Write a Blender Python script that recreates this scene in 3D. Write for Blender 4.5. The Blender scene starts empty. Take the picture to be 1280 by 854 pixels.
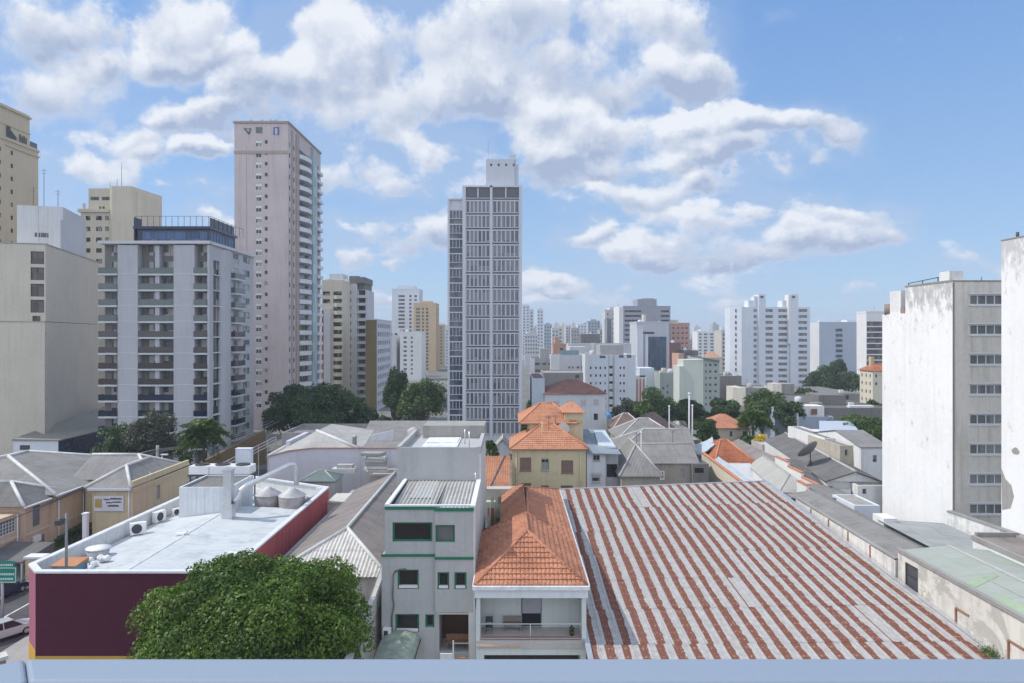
import bpy, math, random
import numpy as np
from mathutils import Vector, Matrix
R=math.radians
random.seed(7)
SC=bpy.context.scene
COL=SC.collection
# ---------------------------------------------------------------- camera, sky, sun, exposure
H=25.0; F=853.33
cd=bpy.data.cameras.new('camera'); cam=bpy.data.objects.new('camera',cd); COL.objects.link(cam)
cam.location=(0,0,H); cam.rotation_euler=(R(90),0,0)
cd.lens=24; cd.sensor_width=36; cd.shift_y=-7/1280; cd.clip_start=.05; cd.clip_end=20000
SC.camera=cam
SUN_DIR=Vector((-1,.10,1.16)).normalized()
EL=math.asin(SUN_DIR.z)
W=bpy.data.worlds.new('World'); SC.world=W; W.use_nodes=True
SKY_STRENGTH=.15
W.cycles.sampling_method='MANUAL'; W.cycles.sample_map_resolution=256
sl=bpy.data.lights.new('sun','SUN'); sl.energy=2.2; sl.angle=R(.5); sl.color=(1,.95,.87)
so=bpy.data.objects.new('sun',sl); COL.objects.link(so); so.location=(-60,0,90)
so.rotation_euler=SUN_DIR.to_track_quat('Z','Y').to_euler()
SC.view_settings.view_transform='Standard'; SC.view_settings.look='None'
SC.view_settings.exposure=.74; SC.view_settings.gamma=1
SC.view_settings.use_curve_mapping=False
SC.cycles.max_bounces=6; SC.cycles.diffuse_bounces=3; SC.cycles.glossy_bounces=3
SC.cycles.transparent_max_bounces=6; SC.cycles.transmission_bounces=3; SC.cycles.volume_bounces=0
SC.cycles.use_denoising=True
# ---------------------------------------------------------------- node helpers
def nd(nt,typ,ins=None,**pr):
    n=nt.nodes.new(typ)
    for k,v in pr.items(): setattr(n,k,v)
    for k,v in (ins or {}).items():
        s=n.inputs[k]
        if isinstance(v,bpy.types.NodeSocket): nt.links.new(v,s)
        elif isinstance(v,bpy.types.Node): nt.links.new(v.outputs[0],s)
        else: s.default_value=v
    return n
def mth(nt,op,a,b=0.0,c=0.0,cl=False):
    return nd(nt,'ShaderNodeMath',{0:a,1:b,2:c},operation=op,use_clamp=cl).outputs[0]
def vm(nt,op,a,b=(0,0,0)):
    n=nd(nt,'ShaderNodeVectorMath',{0:a,1:b},operation=op)
    return n.outputs['Value'] if op in('DOT_PRODUCT','LENGTH') else n.outputs[0]
def mr(nt,v,a,b,c=0.0,d=1.0,smooth=False):
    return nd(nt,'ShaderNodeMapRange',{0:v,1:a,2:b,3:c,4:d},interpolation_type='SMOOTHSTEP' if smooth else 'LINEAR').outputs[0]
def noise(nt,vec,scale,detail=3.0,rough=.55,dist=0.0):
    return nd(nt,'ShaderNodeTexNoise',{'Vector':vec,'Scale':scale,'Detail':detail,'Roughness':rough,'Distortion':dist}).outputs[0]
def mix(nt,f,a,b,bt='MIX'):
    n=nd(nt,'ShaderNodeMix',data_type='RGBA',blend_type=bt)
    for i,v in ((0,f),(6,a),(7,b)):
        if isinstance(v,bpy.types.NodeSocket): nt.links.new(v,n.inputs[i])
        else: n.inputs[i].default_value=(tuple(v)+(1,))[:4] if i else v
    return n.outputs[2]
def c4(c): return (c[0],c[1],c[2],1)
# ---------------------------------------------------------------- the sky: Nishita plus procedural cumulus, all in directions at infinity
CLOUD_LIT=(3.55,3.68,3.92); CLOUD_SHADE=(1.6,1.95,2.7); SKY_TINT=(.70,.78,.88); SKY_LOW=(1.5,2.25,3.1); SKY_HIGH=(.72,1.48,2.95); SKY_MIX=.78
def build_sky():
    nt=W.node_tree; nt.nodes.clear()
    out=nd(nt,'ShaderNodeOutputWorld'); bg=nd(nt,'ShaderNodeBackground',{'Strength':SKY_STRENGTH}); nt.links.new(bg.outputs[0],out.inputs[0])
    sky=nd(nt,'ShaderNodeTexSky',sky_type='NISHITA'); sky.sun_disc=False; sky.sun_elevation=EL
    sky.sun_rotation=math.atan2(SUN_DIR.x,SUN_DIR.y); sky.altitude=760; sky.air_density=1.0; sky.dust_density=1.2; sky.ozone_density=1.4
    g=nd(nt,'ShaderNodeTexCoord').outputs['Generated']
    sp=nd(nt,'ShaderNodeSeparateXYZ',{0:g}); x,y,z=sp.outputs
    ys=mth(nt,'MAXIMUM',y,.08)
    u=mth(nt,'DIVIDE',x,ys); v=mth(nt,'DIVIDE',z,ys)
    uv=nd(nt,'ShaderNodeCombineXYZ',{0:u,1:v,2:0.0}).outputs[0]
    # cloud texture space: directions, flattened towards the horizon like a cloud deck seen from below
    zc=mth(nt,'MAXIMUM',z,0.0); zd=mth(nt,'DIVIDE',mth(nt,'MULTIPLY',zc,1.35),mth(nt,'ADD',zc,.42))
    deck=nd(nt,'ShaderNodeCombineXYZ',{0:x,1:y,2:zd}).outputs[0]
    wn=nd(nt,'ShaderNodeTexNoise',{'Vector':uv,'Scale':8.5,'Detail':6.0,'Roughness':.55})
    warp=nd(nt,'ShaderNodeVectorMath',{0:vm(nt,'SUBTRACT',wn.outputs['Color'],(.5,.5,.5)),1:(.19,.125,0)},operation='MULTIPLY').outputs[0]
    uvw=vm(nt,'ADD',uv,warp)
    def P(px,py): return ((px-640)/F,(420-py)/F,0)
    blobs=[ # px,py, half width, half height, amount
     (40,40,75,34,1.0),(110,75,52,22,.9),(15,25,60,36,.9),(70,105,85,38,.62),
     (232,30,44,40,1.0),(228,70,50,24,.9),(300,60,34,30,.8),(325,98,42,34,.9),(290,105,30,14,.7),
     (400,30,70,36,1.0),(375,90,48,44,.9),(450,75,75,48,1.0),(540,35,90,44,1.0),(600,90,80,44,.95),(520,120,70,34,.9),(640,30,95,46,1.0),(735,20,95,44,1.0),(720,75,90,40,.95),(815,30,50,36,.8),
     (430,135,55,26,.85),(395,180,40,26,.7),(470,160,60,30,.8),(460,205,60,24,.8),(500,232,44,20,.8),(550,190,46,30,.9),(530,215,50,22,.7),(585,230,36,30,.8),
     (655,120,30,20,.95),(700,140,60,26,1.0),(845,85,44,32,1.0),(790,95,60,30,.85),(735,175,70,34,1.0),(780,160,50,22,.8),(680,190,24,20,.8),
     (860,165,60,18,.95),(985,155,66,17,1.0),(945,148,30,15,.95),(900,190,90,20,.95),(800,205,80,17,.8),(972,212,27,17,1.0),
     (800,243,60,19,1.0),(870,228,70,17,.9),(930,262,38,15,1.0),(900,285,60,18,.9),(850,268,60,15,.7),(805,322,48,20,1.0),(850,300,62,20,1.0),(900,310,60,13,.7),
     (1050,268,70,18,.95),(1020,298,68,19,1.0),(1085,290,44,18,.8),(1115,258,26,8,.6),(960,320,110,14,.55),(729,297,26,17,1.0),(850,352,110,13,.6),(700,352,70,14,.65),(760,368,60,12,.6),(680,375,40,12,.6),(900,368,60,9,.5),
     (235,138,44,17,.9),(190,140,30,10,.5),(135,170,60,16,.62),(170,182,38,8,.6),(95,205,44,22,.95),(60,240,50,22,.7),(135,215,26,12,.6),(248,182,20,10,.85),(265,232,28,11,.75),(262,268,38,15,.95),(40,200,40,14,.55),(205,235,20,7,.4),
     (455,293,46,13,.9),(430,320,36,12,.85),(525,298,40,20,.95),(560,285,30,22,.8),(500,326,30,6,.6),(480,372,40,12,.85),(600,270,30,30,.6),(470,395,50,8,.5),
     (1215,322,38,14,.62),(1075,370,22,7,.5),(985,25,30,10,.30)]
    acc=rel=den=None
    for px,py,a,b,w in blobs:
        d=nd(nt,'ShaderNodeVectorMath',{0:vm(nt,'SUBTRACT',uvw,P(px,py)),1:(F/a*.68,F/b*.66,0)},operation='MULTIPLY').outputs[0]
        dy=vm(nt,'DOT_PRODUCT',d,(-.30,1,0))
        e=mth(nt,'MULTIPLY',mth(nt,'POWER',.3679,vm(nt,'DOT_PRODUCT',d,d)),w)
        e4=mth(nt,'POWER',e,4.5)
        den=mth(nt,'ADD',e4,den if acc else 1e-5); rel=mth(nt,'MULTIPLY_ADD',e4,dy,rel if acc else 0.0)
        acc=mth(nt,'SMOOTH_MAX',e,acc,.12) if acc else e
    rel=mth(nt,'DIVIDE',rel,den)
    low=mr(nt,rel,.32,-.50)   # 1 at the underside of a cloud, 0 on its sunlit top
    # cumulus for the unseen rest of the sky, thickened to light the front walls
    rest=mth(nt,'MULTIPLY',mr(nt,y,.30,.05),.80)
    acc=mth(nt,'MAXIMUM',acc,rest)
    det=noise(nt,deck,9.5,9.0,.60,.10)
    det2=noise(nt,vm(nt,'ADD',deck,(-.016,0,.026)),9.5,5.0,.58,.10)
    big=noise(nt,deck,4.5,3.0,.5)
    nz=mth(nt,'SUBTRACT',mth(nt,'MULTIPLY_ADD',big,.35,mth(nt,'MULTIPLY',det,.65)),.5)
    dens=mth(nt,'MULTIPLY_ADD',nz,3.7,acc)
    cover=mth(nt,'MULTIPLY',mr(nt,dens,.42,.84,smooth=True),.96)
    thick=mr(nt,dens,.40,1.0,.30,1.0,smooth=True)
    lit=mr(nt,mth(nt,'SUBTRACT',det,det2),-.075,.085)
    # undersides are grey, tops toward the sun white
    sh=mth(nt,'MULTIPLY_ADD',low,1.10,mth(nt,'MULTIPLY_ADD',lit,-.50,.26))
    shade=mth(nt,'MULTIPLY',thick,sh,cl=True)
    cloud=mix(nt,shade,CLOUD_LIT,CLOUD_SHADE)
    # the unseen cumulus behind the camera is brightened to lift the shaded front walls
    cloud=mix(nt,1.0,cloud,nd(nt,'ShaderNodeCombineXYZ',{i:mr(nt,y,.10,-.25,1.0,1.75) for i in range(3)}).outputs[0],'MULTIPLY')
    base=mix(nt,1.0,sky.outputs[0],SKY_TINT,'MULTIPLY')
    base=mix(nt,SKY_MIX,base,mix(nt,mr(nt,z,0.0,.40),SKY_LOW,SKY_HIGH))
    veil=mth(nt,'MULTIPLY',mr(nt,acc,.02,.60,smooth=True),.45)
    base=mix(nt,veil,base,(1.95,2.4,3.2))
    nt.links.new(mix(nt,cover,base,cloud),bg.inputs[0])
build_sky()
# ---------------------------------------------------------------- measuring helpers: a picture direction and a distance give a point of the place
def X(px,Y): return (px-640)*Y/F
def Z(py,Y): return H-(py-420)*Y/F
# ---------------------------------------------------------------- materials
MC={}
def newmat(name):
    m=bpy.data.materials.new(name); m.use_nodes=True; nt=m.node_tree; nt.nodes.clear()
    o=nd(nt,'ShaderNodeOutputMaterial'); b=nd(nt,'ShaderNodeBsdfPrincipled'); nt.links.new(b.outputs[0],o.inputs[0])
    return m,nt,b
def bump(nt,b,h,strength=.3,dist=.02):
    n=nd(nt,'ShaderNodeBump',{'Height':h,'Strength':strength,'Distance':dist}); nt.links.new(n.outputs[0],b.inputs['Normal'])
def paint(name,col,dirt=.35,streak=.35,rough=.85,dirtcol=None,patch=0,spec=.25,soot=None):
    """wall paint with stains, rain streaks below ledges and fine grain, laid out in metres"""
    if name in MC: return MC[name]
    m,nt,b=newmat(name)
    p=nd(nt,'ShaderNodeNewGeometry').outputs['Position']
    n1=noise(nt,p,.16,5.0,.6); n3=noise(nt,p,2.2,5.0,.65)
    st=noise(nt,vm(nt,'MULTIPLY',p,(1.7,1.7,.10)),1.0,4.0,.6)
    dc=dirtcol or tuple(c*.52 for c in col)
    f1=mth(nt,'MULTIPLY',mr(nt,mth(nt,'MULTIPLY_ADD',n3,.45,mth(nt,'MULTIPLY',n1,.55)),.44,.70),dirt)
    f2=mth(nt,'MULTIPLY',mr(nt,st,.50,.78),streak)
    f=mth(nt,'ADD',f1,f2,cl=True)
    if soot:   # black growth along the weathered top of the wall
        z=nd(nt,'ShaderNodeSeparateXYZ',{0:p}).outputs[2]; sn=noise(nt,vm(nt,'MULTIPLY',p,(1,1,.55)),1.1,6.0,.7)
        f=mth(nt,'ADD',f,mth(nt,'MULTIPLY',mr(nt,mth(nt,'MULTIPLY_ADD',mr(nt,z,soot-5.5,soot),.26,sn),.60,.76),.85),cl=True)
    base=c4(col)
    if patch:
        pn=noise(nt,p,.33,6.0,.68,.6)
        base=mix(nt,mth(nt,'MULTIPLY',mr(nt,pn,.52,.56),patch),col,tuple(c*.62 for c in col))
    nt.links.new(mix(nt,f,base,dc),b.inputs['Base Color'])
    b.inputs['Roughness'].default_value=rough; b.inputs['Specular IOR Level'].default_value=spec
    bump(nt,b,n3,.15,.01)
    MC[name]=m; return m
def plain(name,col,rough=.5,metal=0.0,var=.12,spec=.5,scale=1.5):
    if name in MC: return MC[name]
    m,nt,b=newmat(name)
    p=nd(nt,'ShaderNodeNewGeometry').outputs['Position']
    n=noise(nt,p,scale,4.0,.6)
    nt.links.new(mix(nt,mth(nt,'MULTIPLY',mr(nt,n,.4,.7),var*3,cl=True),col,tuple(c*.6 for c in col)),b.inputs['Base Color'])
    b.inputs['Roughness'].default_value=rough; b.inputs['Metallic'].default_value=metal; b.inputs['Specular IOR Level'].default_value=spec
    MC[name]=m; return m
def glass(name,dark,lightc,rough=.08,curtain=.35,spec=.5):
    """window pane: some rooms dark, some with a blind or curtain"""
    if name in MC: return MC[name]
    m,nt,b=newmat(name)
    oi=nd(nt,'ShaderNodeObjectInfo').outputs['Random']
    p=nd(nt,'ShaderNodeNewGeometry').outputs['Position']
    cell=nd(nt,'ShaderNodeVectorMath',{0:vm(nt,'MULTIPLY',p,(1/.93,1/.93,1/2.9))},operation='FLOOR').outputs[0]
    w=nd(nt,'ShaderNodeTexWhiteNoise',{'Vector':cell},noise_dimensions='3D').outputs[0]
    r=mth(nt,'FRACT',mth(nt,'MULTIPLY_ADD',w,1.0,mth(nt,'MULTIPLY',oi,7.3)))
    cur=mth(nt,'GREATER_THAN',r,1-curtain)
    c1=mix(nt,mth(nt,'FRACT',mth(nt,'MULTIPLY',r,5.0)),dark,tuple(a*1.9+.01 for a in dark))
    nt.links.new(mix(nt,cur,c1,lightc),b.inputs['Base Color'])
    b.inputs['Roughness'].default_value=rough; b.inputs['Specular IOR Level'].default_value=spec
    MC[name]=m; return m
def uvs(nt):
    u=nd(nt,'ShaderNodeUVMap').outputs[0]; s=nd(nt,'ShaderNodeSeparateXYZ',{0:u}); return u,s.outputs[0],s.outputs[1]
def fibre(name,col,pitch=.177,stain=.5,h=.05,joint=1.5,dirtcol=None):
    """corrugated fibre cement sheets: waves down the slope, sheet joints, lichen and soot"""
    if name in MC: return MC[name]
    m,nt,b=newmat(name)
    uvv,u,v=uvs(nt)
    p=nd(nt,'ShaderNodeNewGeometry').outputs['Position']
    n1=noise(nt,p,.35,6.0,.65); n2=noise(nt,vm(nt,'MULTIPLY',uvv,(3.0,.25,1)),1.0,4.0,.6)
    sheet=nd(nt,'ShaderNodeTexWhiteNoise',{'Vector':nd(nt,'ShaderNodeCombineXYZ',{0:mth(nt,'FLOOR',mth(nt,'DIVIDE',u,1.05)),1:mth(nt,'FLOOR',mth(nt,'DIVIDE',v,joint)),2:0.0}).outputs[0]},noise_dimensions='2D').outputs[0]
    dc=dirtcol or tuple(c*.42 for c in col)
    f=mth(nt,'MULTIPLY',mr(nt,mth(nt,'MULTIPLY_ADD',n2,.45,mth(nt,'MULTIPLY',n1,.55)),.38,.66),stain)
    f=mth(nt,'MULTIPLY_ADD',sheet,.16,f,cl=True)
    jl=mth(nt,'LESS_THAN',mth(nt,'FRACT',mth(nt,'DIVIDE',v,joint)),.035)
    f=mth(nt,'MULTIPLY_ADD',jl,.30,f,cl=True)
    nt.links.new(mix(nt,f,col,dc),b.inputs['Base Color'])
    b.inputs['Roughness'].default_value=.85; b.inputs['Specular IOR Level'].default_value=.2
    w=mth(nt,'SINE',mth(nt,'MULTIPLY',u,2*math.pi/pitch))
    bump(nt,b,w,.9,h*.5)
    MC[name]=m; return m
def tilemat(name,col,pitch=.28,row=.45,dark=.5,patchcol=None,patch=0.0):
    """clay roof tiles: courses, single tiles of different firing, moss"""
    if name in MC: return MC[name]
    m,nt,b=newmat(name)
    uvv,u,v=uvs(nt)
    p=nd(nt,'ShaderNodeNewGeometry').outputs['Position']
    rowi=mth(nt,'FLOOR',mth(nt,'DIVIDE',v,row)); coli=mth(nt,'FLOOR',mth(nt,'DIVIDE',u,pitch))
    wn=nd(nt,'ShaderNodeTexWhiteNoise',{'Vector':nd(nt,'ShaderNodeCombineXYZ',{0:coli,1:rowi,2:0.0}).outputs[0]},noise_dimensions='2D').outputs[0]
    fv=mth(nt,'FRACT',mth(nt,'DIVIDE',v,row))
    n1=noise(nt,p,.5,6.0,.65)
    f=mth(nt,'MULTIPLY_ADD',wn,.30,mth(nt,'MULTIPLY',mr(nt,n1,.42,.72),dark),cl=True)
    base=mix(nt,f,col,(col[0]*.42,col[1]*.36,col[2]*.36))
    edge=mth(nt,'MULTIPLY',mth(nt,'LESS_THAN',fv,.10),.45)
    base=mix(nt,edge,base,(col[0]*.30,col[1]*.25,col[2]*.25))
    if patch:
        base=mix(nt,mth(nt,'MULTIPLY',mr(nt,noise(nt,p,.8,4.0,.6),.55,.62),patch),base,patchcol)
    nt.links.new(base,b.inputs['Base Color']); b.inputs['Roughness'].default_value=.8; b.inputs['Specular IOR Level'].default_value=.25
    hh=mth(nt,'MULTIPLY_ADD',mth(nt,'SINE',mth(nt,'MULTIPLY',u,2*math.pi/pitch)),.5,mth(nt,'MULTIPLY',fv,-.7))
    bump(nt,b,hh,.9,.035)
    MC[name]=m; return m
def leafmat(name,a,bcol,trans=.35):
    if name in MC: return MC[name]
    m=bpy.data.materials.new(name); m.use_nodes=True; nt=m.node_tree; nt.nodes.clear()
    o=nd(nt,'ShaderNodeOutputMaterial')
    at=nd(nt,'ShaderNodeVertexColor',layer_name='tint').outputs[0]
    s=nd(nt,'ShaderNodeSeparateColor',{0:at}).outputs[0]
    col=mix(nt,s,a,bcol)
    d=nd(nt,'ShaderNodeBsdfPrincipled',{'Base Color':col,'Roughness':.5,'Specular IOR Level':.35})
    t=nd(nt,'ShaderNodeBsdfTranslucent',{'Color':mix(nt,1.0,col,(1.2,1.35,.6),'MULTIPLY')})
    x=nd(nt,'ShaderNodeMixShader',{0:trans,1:d.outputs[0],2:t.outputs[0]}); nt.links.new(x.outputs[0],o.inputs[0])
    MC[name]=m; return m
# ---------------------------------------------------------------- mesh builder
class MB:
    def __init__(s): s.v=[]; s.f=[]; s.m=[]; s.s=[]
    def face(s,pts,m=0,sm=False):
        k=len(s.v); s.v+= [tuple(p) for p in pts]; s.f.append(tuple(range(k,k+len(pts)))); s.m.append(m); s.s.append(sm); return s
    def box(s,x0,y0,z0,x1,y1,z1,m=0,mt=None):
        k=len(s.v)
        s.v+=[(x0,y0,z0),(x1,y0,z0),(x1,y1,z0),(x0,y1,z0),(x0,y0,z1),(x1,y0,z1),(x1,y1,z1),(x0,y1,z1)]
        for i,f in enumerate(((0,3,2,1),(4,5,6,7),(0,1,5,4),(1,2,6,5),(2,3,7,6),(3,0,4,7))):
            s.f.append(tuple(k+a for a in f)); s.m.append(mt if (i==1 and mt is not None) else m); s.s.append(False)
        return s
    def prism(s,poly,z0,z1,m=0,mt=None):
        """poly counter-clockwise; z1 may be a list of heights, one per corner"""
        n=len(poly); k=len(s.v); zt=z1 if isinstance(z1,(list,tuple)) else [z1]*n
        s.v+=[(p[0],p[1],z0) for p in poly]+[(p[0],p[1],zt[i]) for i,p in enumerate(poly)]
        ms=m if isinstance(m,(list,tuple)) else [m]*n
        for i in range(n):
            j=(i+1)%n; s.f.append((k+i,k+j,k+n+j,k+n+i)); s.m.append(ms[i]); s.s.append(False)
        s.f.append(tuple(k+n+i for i in range(n))); s.m.append(mt if mt is not None else ms[0]); s.s.append(False)
        s.f.append(tuple(k+i for i in reversed(range(n)))); s.m.append(ms[0]); s.s.append(False)
        return s
    def xprism(s,prof,x0,x1,m=0):
        """profile in (y,z), counter-clockwise seen from +x, run along x"""
        n=len(prof); k=len(s.v)
        s.v+=[(x0,p[0],p[1]) for p in prof]+[(x1,p[0],p[1]) for p in prof]
        for i in range(n):
            j=(i+1)%n; s.f.append((k+i,k+j,k+n+j,k+n+i)[::-1]); s.m.append(m); s.s.append(False)
        s.f.append(tuple(k+n+i for i in range(n))); s.f.append(tuple(k+i for i in reversed(range(n)))); s.m+=[m,m]; s.s+=[False,False]
        return s
    def tube(s,path,r,n=8,m=0,cap=True):
        P=[Vector(p) for p in path]; rs=r if isinstance(r,(list,tuple)) else [r]*len(P); k=len(s.v)
        for i,p in enumerate(P):
            t=(P[min(i+1,len(P)-1)]-P[max(i-1,0)]).normalized()
            a=t.cross(Vector((0,0,1)) if abs(t.z)<.95 else Vector((1,0,0))).normalized(); b=t.cross(a)
            for j in range(n):
                q=p+(a*math.cos(2*math.pi*j/n)+b*math.sin(2*math.pi*j/n))*rs[i]; s.v.append(tuple(q))
        for i in range(len(P)-1):
            for j in range(n):
                j2=(j+1)%n; s.f.append((k+i*n+j,k+(i+1)*n+j,k+(i+1)*n+j2,k+i*n+j2)); s.m.append(m); s.s.append(True)
        if cap:
            s.f.append(tuple(k+j for j in range(n))); s.f.append(tuple(k+(len(P)-1)*n+j for j in reversed(range(n)))); s.m+=[m,m]; s.s+=[False,False]
        return s
    def lathe(s,cx,cy,prof,n=20,m=0,ms=None):
        k=len(s.v)
        for r,z in prof:
            for j in range(n): s.v.append((cx+r*math.cos(2*math.pi*j/n),cy+r*math.sin(2*math.pi*j/n),z))
        for i in range(len(prof)-1):
            for j in range(n):
                j2=(j+1)%n; s.f.append((k+i*n+j,k+i*n+j2,k+(i+1)*n+j2,k+(i+1)*n+j)); s.m.append(ms[i] if ms else m); s.s.append(True)
        s.f.append(tuple(k+j for j in reversed(range(n)))); s.f.append(tuple(k+(len(prof)-1)*n+j for j in range(n))); s.m+=[m,ms[-1] if ms else m]; s.s+=[False,False]
        return s
    def beam(s,a,b,w,h,m=0):
        a=Vector(a); b=Vector(b); t=(b-a).normalized(); sd=t.cross(Vector((0,0,1)))
        if sd.length<.01: sd=Vector((1,0,0))
        sd=sd.normalized()*w/2; up=sd.cross(t).normalized()*h/2; k=len(s.v)
        for p in (a,b):
            for q in (-sd-up,sd-up,sd+up,-sd+up): s.v.append(tuple(p+q))
        for f in ((0,1,2,3),(7,6,5,4),(0,4,5,1),(1,5,6,2),(2,6,7,3),(3,7,4,0)): s.f.append(tuple(k+i for i in f)); s.m.append(m); s.s.append(False)
        return s
    def sliced(s,poly,m=0,ub=None,vb=None,prof=None,lip=0.0):
        """a sloping polygon cut into ribs (ub = list of (u,height)) and courses (vb = course length, each lifted by lip at its lower edge)"""
        P=[Vector(p) for p in poly]; n=(P[1]-P[0]).cross(P[2]-P[0]).normalized()
        if n.z<0: P.reverse(); n=-n
        U=Vector((0,0,1)).cross(n)
        U=U.normalized() if U.length>1e-4 else Vector((1,0,0)); V=n.cross(U)
        if V.z<0: U=-U; V=-V
        o=P[0]; q=[((p-o).dot(U),(p-o).dot(V)) for p in P]
        def clip(pl,ax,val,keep):
            r=[]
            for i in range(len(pl)):
                a,b=pl[i],pl[(i+1)%len(pl)]; da=(a[ax]-val)*keep; db=(b[ax]-val)*keep
                if da>=0: r.append(a)
                if (da>0 and db<0) or (da<0 and db>0):
                    t=da/(da-db); r.append((a[0]+(b[0]-a[0])*t,a[1]+(b[1]-a[1])*t))
            return r
        vs=[p[1] for p in q]; us=[p[0] for p in q]; v0,v1=min(vs),max(vs); u0,u1=min(us),max(us)
        rows=[(v0,v1)] if not vb else [(v0+i*vb,min(v0+(i+1)*vb,v1)) for i in range(int(math.ceil((v1-v0)/vb-1e-6)))]
        if prof:
            per=prof[-1][0]; bp=[]; k=math.floor(u0/per)
            while k*per<u1+per:
                bp+=[(k*per+a,h) for a,h in prof[:-1]]; k+=1
            cols=[(bp[i][0],bp[i+1][0],bp[i][1],bp[i+1][1]) for i in range(len(bp)-1) if bp[i+1][0]>u0 and bp[i][0]<u1]
        else: cols=[(u0,u1,0,0)]
        for ra,rb in rows:
            pr=clip(clip(q,1,ra,1),1,rb,-1) if vb else q
            if len(pr)<3: continue
            for ca,cb,ha,hb in cols:
                pc=clip(clip(pr,0,ca,1),0,cb,-1) if prof else pr
                if len(pc)<3: continue
                def lift(a):
                    h=ha+(hb-ha)*(a[0]-ca)/(cb-ca) if prof else 0
                    if vb: h+=lip*(1-(a[1]-ra)/vb)
                    return o+U*a[0]+V*a[1]+n*h
                s.face([lift(a) for a in pc],m)
                if lip:
                    lo=sorted([a for a in pc if abs(a[1]-ra)<1e-5])
                    if len(lo)>=2:
                        a,b=lo[0],lo[-1]; A,B=lift(a),lift(b); s.face([A-n*lip,B-n*lip,B,A],m)
        return s
    def mesh(s,name,mats):
        me=bpy.data.meshes.new(name); me.from_pydata(s.v,[],s.f)
        for m in mats: me.materials.append(m)
        me.polygons.foreach_set('material_index',s.m); me.polygons.foreach_set('use_smooth',s.s)
        uv=np.zeros((len(me.loops),2),dtype=np.float32); i=0
        for f in s.f:
            a,b,c=(Vector(s.v[f[0]]),Vector(s.v[f[1]]),Vector(s.v[f[2]]))
            n=(b-a).cross(c-a)
            if n.length<1e-9 and len(f)>3: n=(c-a).cross(Vector(s.v[f[3]])-a)
            if n.length>1e-12: n.normalize()
            if abs(n.z)>.9995 or n.length<.5: U=Vector((1,0,0)); V=Vector((0,1,0))
            else:
                U=Vector((0,0,1)).cross(n).normalized(); V=n.cross(U)
                if V.z<0: U=-U; V=-V
            for k in f:
                p=Vector(s.v[k]); uv[i]=(p.dot(U),p.dot(V)); i+=1
        l=me.uv_layers.new(name='UVMap'); l.data.foreach_set('uv',uv.ravel())
        me.update(); return me
def link(name,me,parent=None,loc=(0,0,0),rz=0):
    o=bpy.data.objects.new(name,me); COL.objects.link(o); o.location=loc; o.rotation_euler=(0,0,rz)
    if parent: o.parent=parent
    return o
def tag(o,label=None,cat=None,group=None,kind=None):
    if label: o['label']=label
    if cat: o['category']=cat
    if group: o['group']=group
    if kind: o['kind']=kind
    return o
def struct(name,mb,mats):
    return tag(link(name,mb.mesh(name,mats)),kind='structure')
# ---------------------------------------------------------------- windows
WC={}
def winmesh(w,h,st):
    """frame, mullions and pane(s); x along the wall, y into the wall, z up"""
    t,nx,ny,dep,fm,pm,sill,blind=st['t'],st.get('nx',1),st.get('ny',1),st.get('dep',.15),st['f'],st['p'],st.get('sill',0),st.get('blind')
    key=(round(w,2),round(h,2),t,nx,ny,dep,fm.name,pm.name,sill,blind)
    if key in WC: return WC[key]
    fr=MB(); y0,y1=dep-.06,dep+.04
    if t:
        e=.002
        fr.box(e,y0,e,t,y1,h-e).box(w-t,y0,e,w-e,y1,h-e).box(t,y0,e,w-t,y1,t).box(t,y0,h-t,w-t,y1,h-e)
        for i in range(1,nx): fr.box(w*i/nx-t*.35,y0+.01,t,w*i/nx+t*.35,y1,h-t)
        for i in range(1,ny): fr.box(t,y0+.012,h*i/ny-t*.35,w-t,y1-.002,h*i/ny+t*.35)
    if sill: fr.box(-.06,-.09,-.10,w+.06,dep,-.003)
    pa=MB(); ti=t*.5
    pa.face([(ti,dep,ti),(w-ti,dep,ti),(w-ti,dep,h-ti),(ti,dep,h-ti)])
    if blind: fr.box(t,dep-.05,h*(1-blind),w-t,dep-.02,h-t)
    fm_,pm_=fr.mesh('frame',[fm]) if fr.f else None,pa.mesh('pane',[pm])
    al=MB(); al.v=fr.v+pa.v; k=len(fr.v); al.f=fr.f+[tuple(i+k for i in f) for f in pa.f]; al.m=[0]*len(fr.f)+[1]*len(pa.f); al.s=[False]*len(al.f)
    WC[key]=(fm_,pm_,al.mesh('window',[fm,pm]),al); return WC[key]
FACES={'front':0,'right':R(90),'back':R(180),'left':R(-90)}
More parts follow.
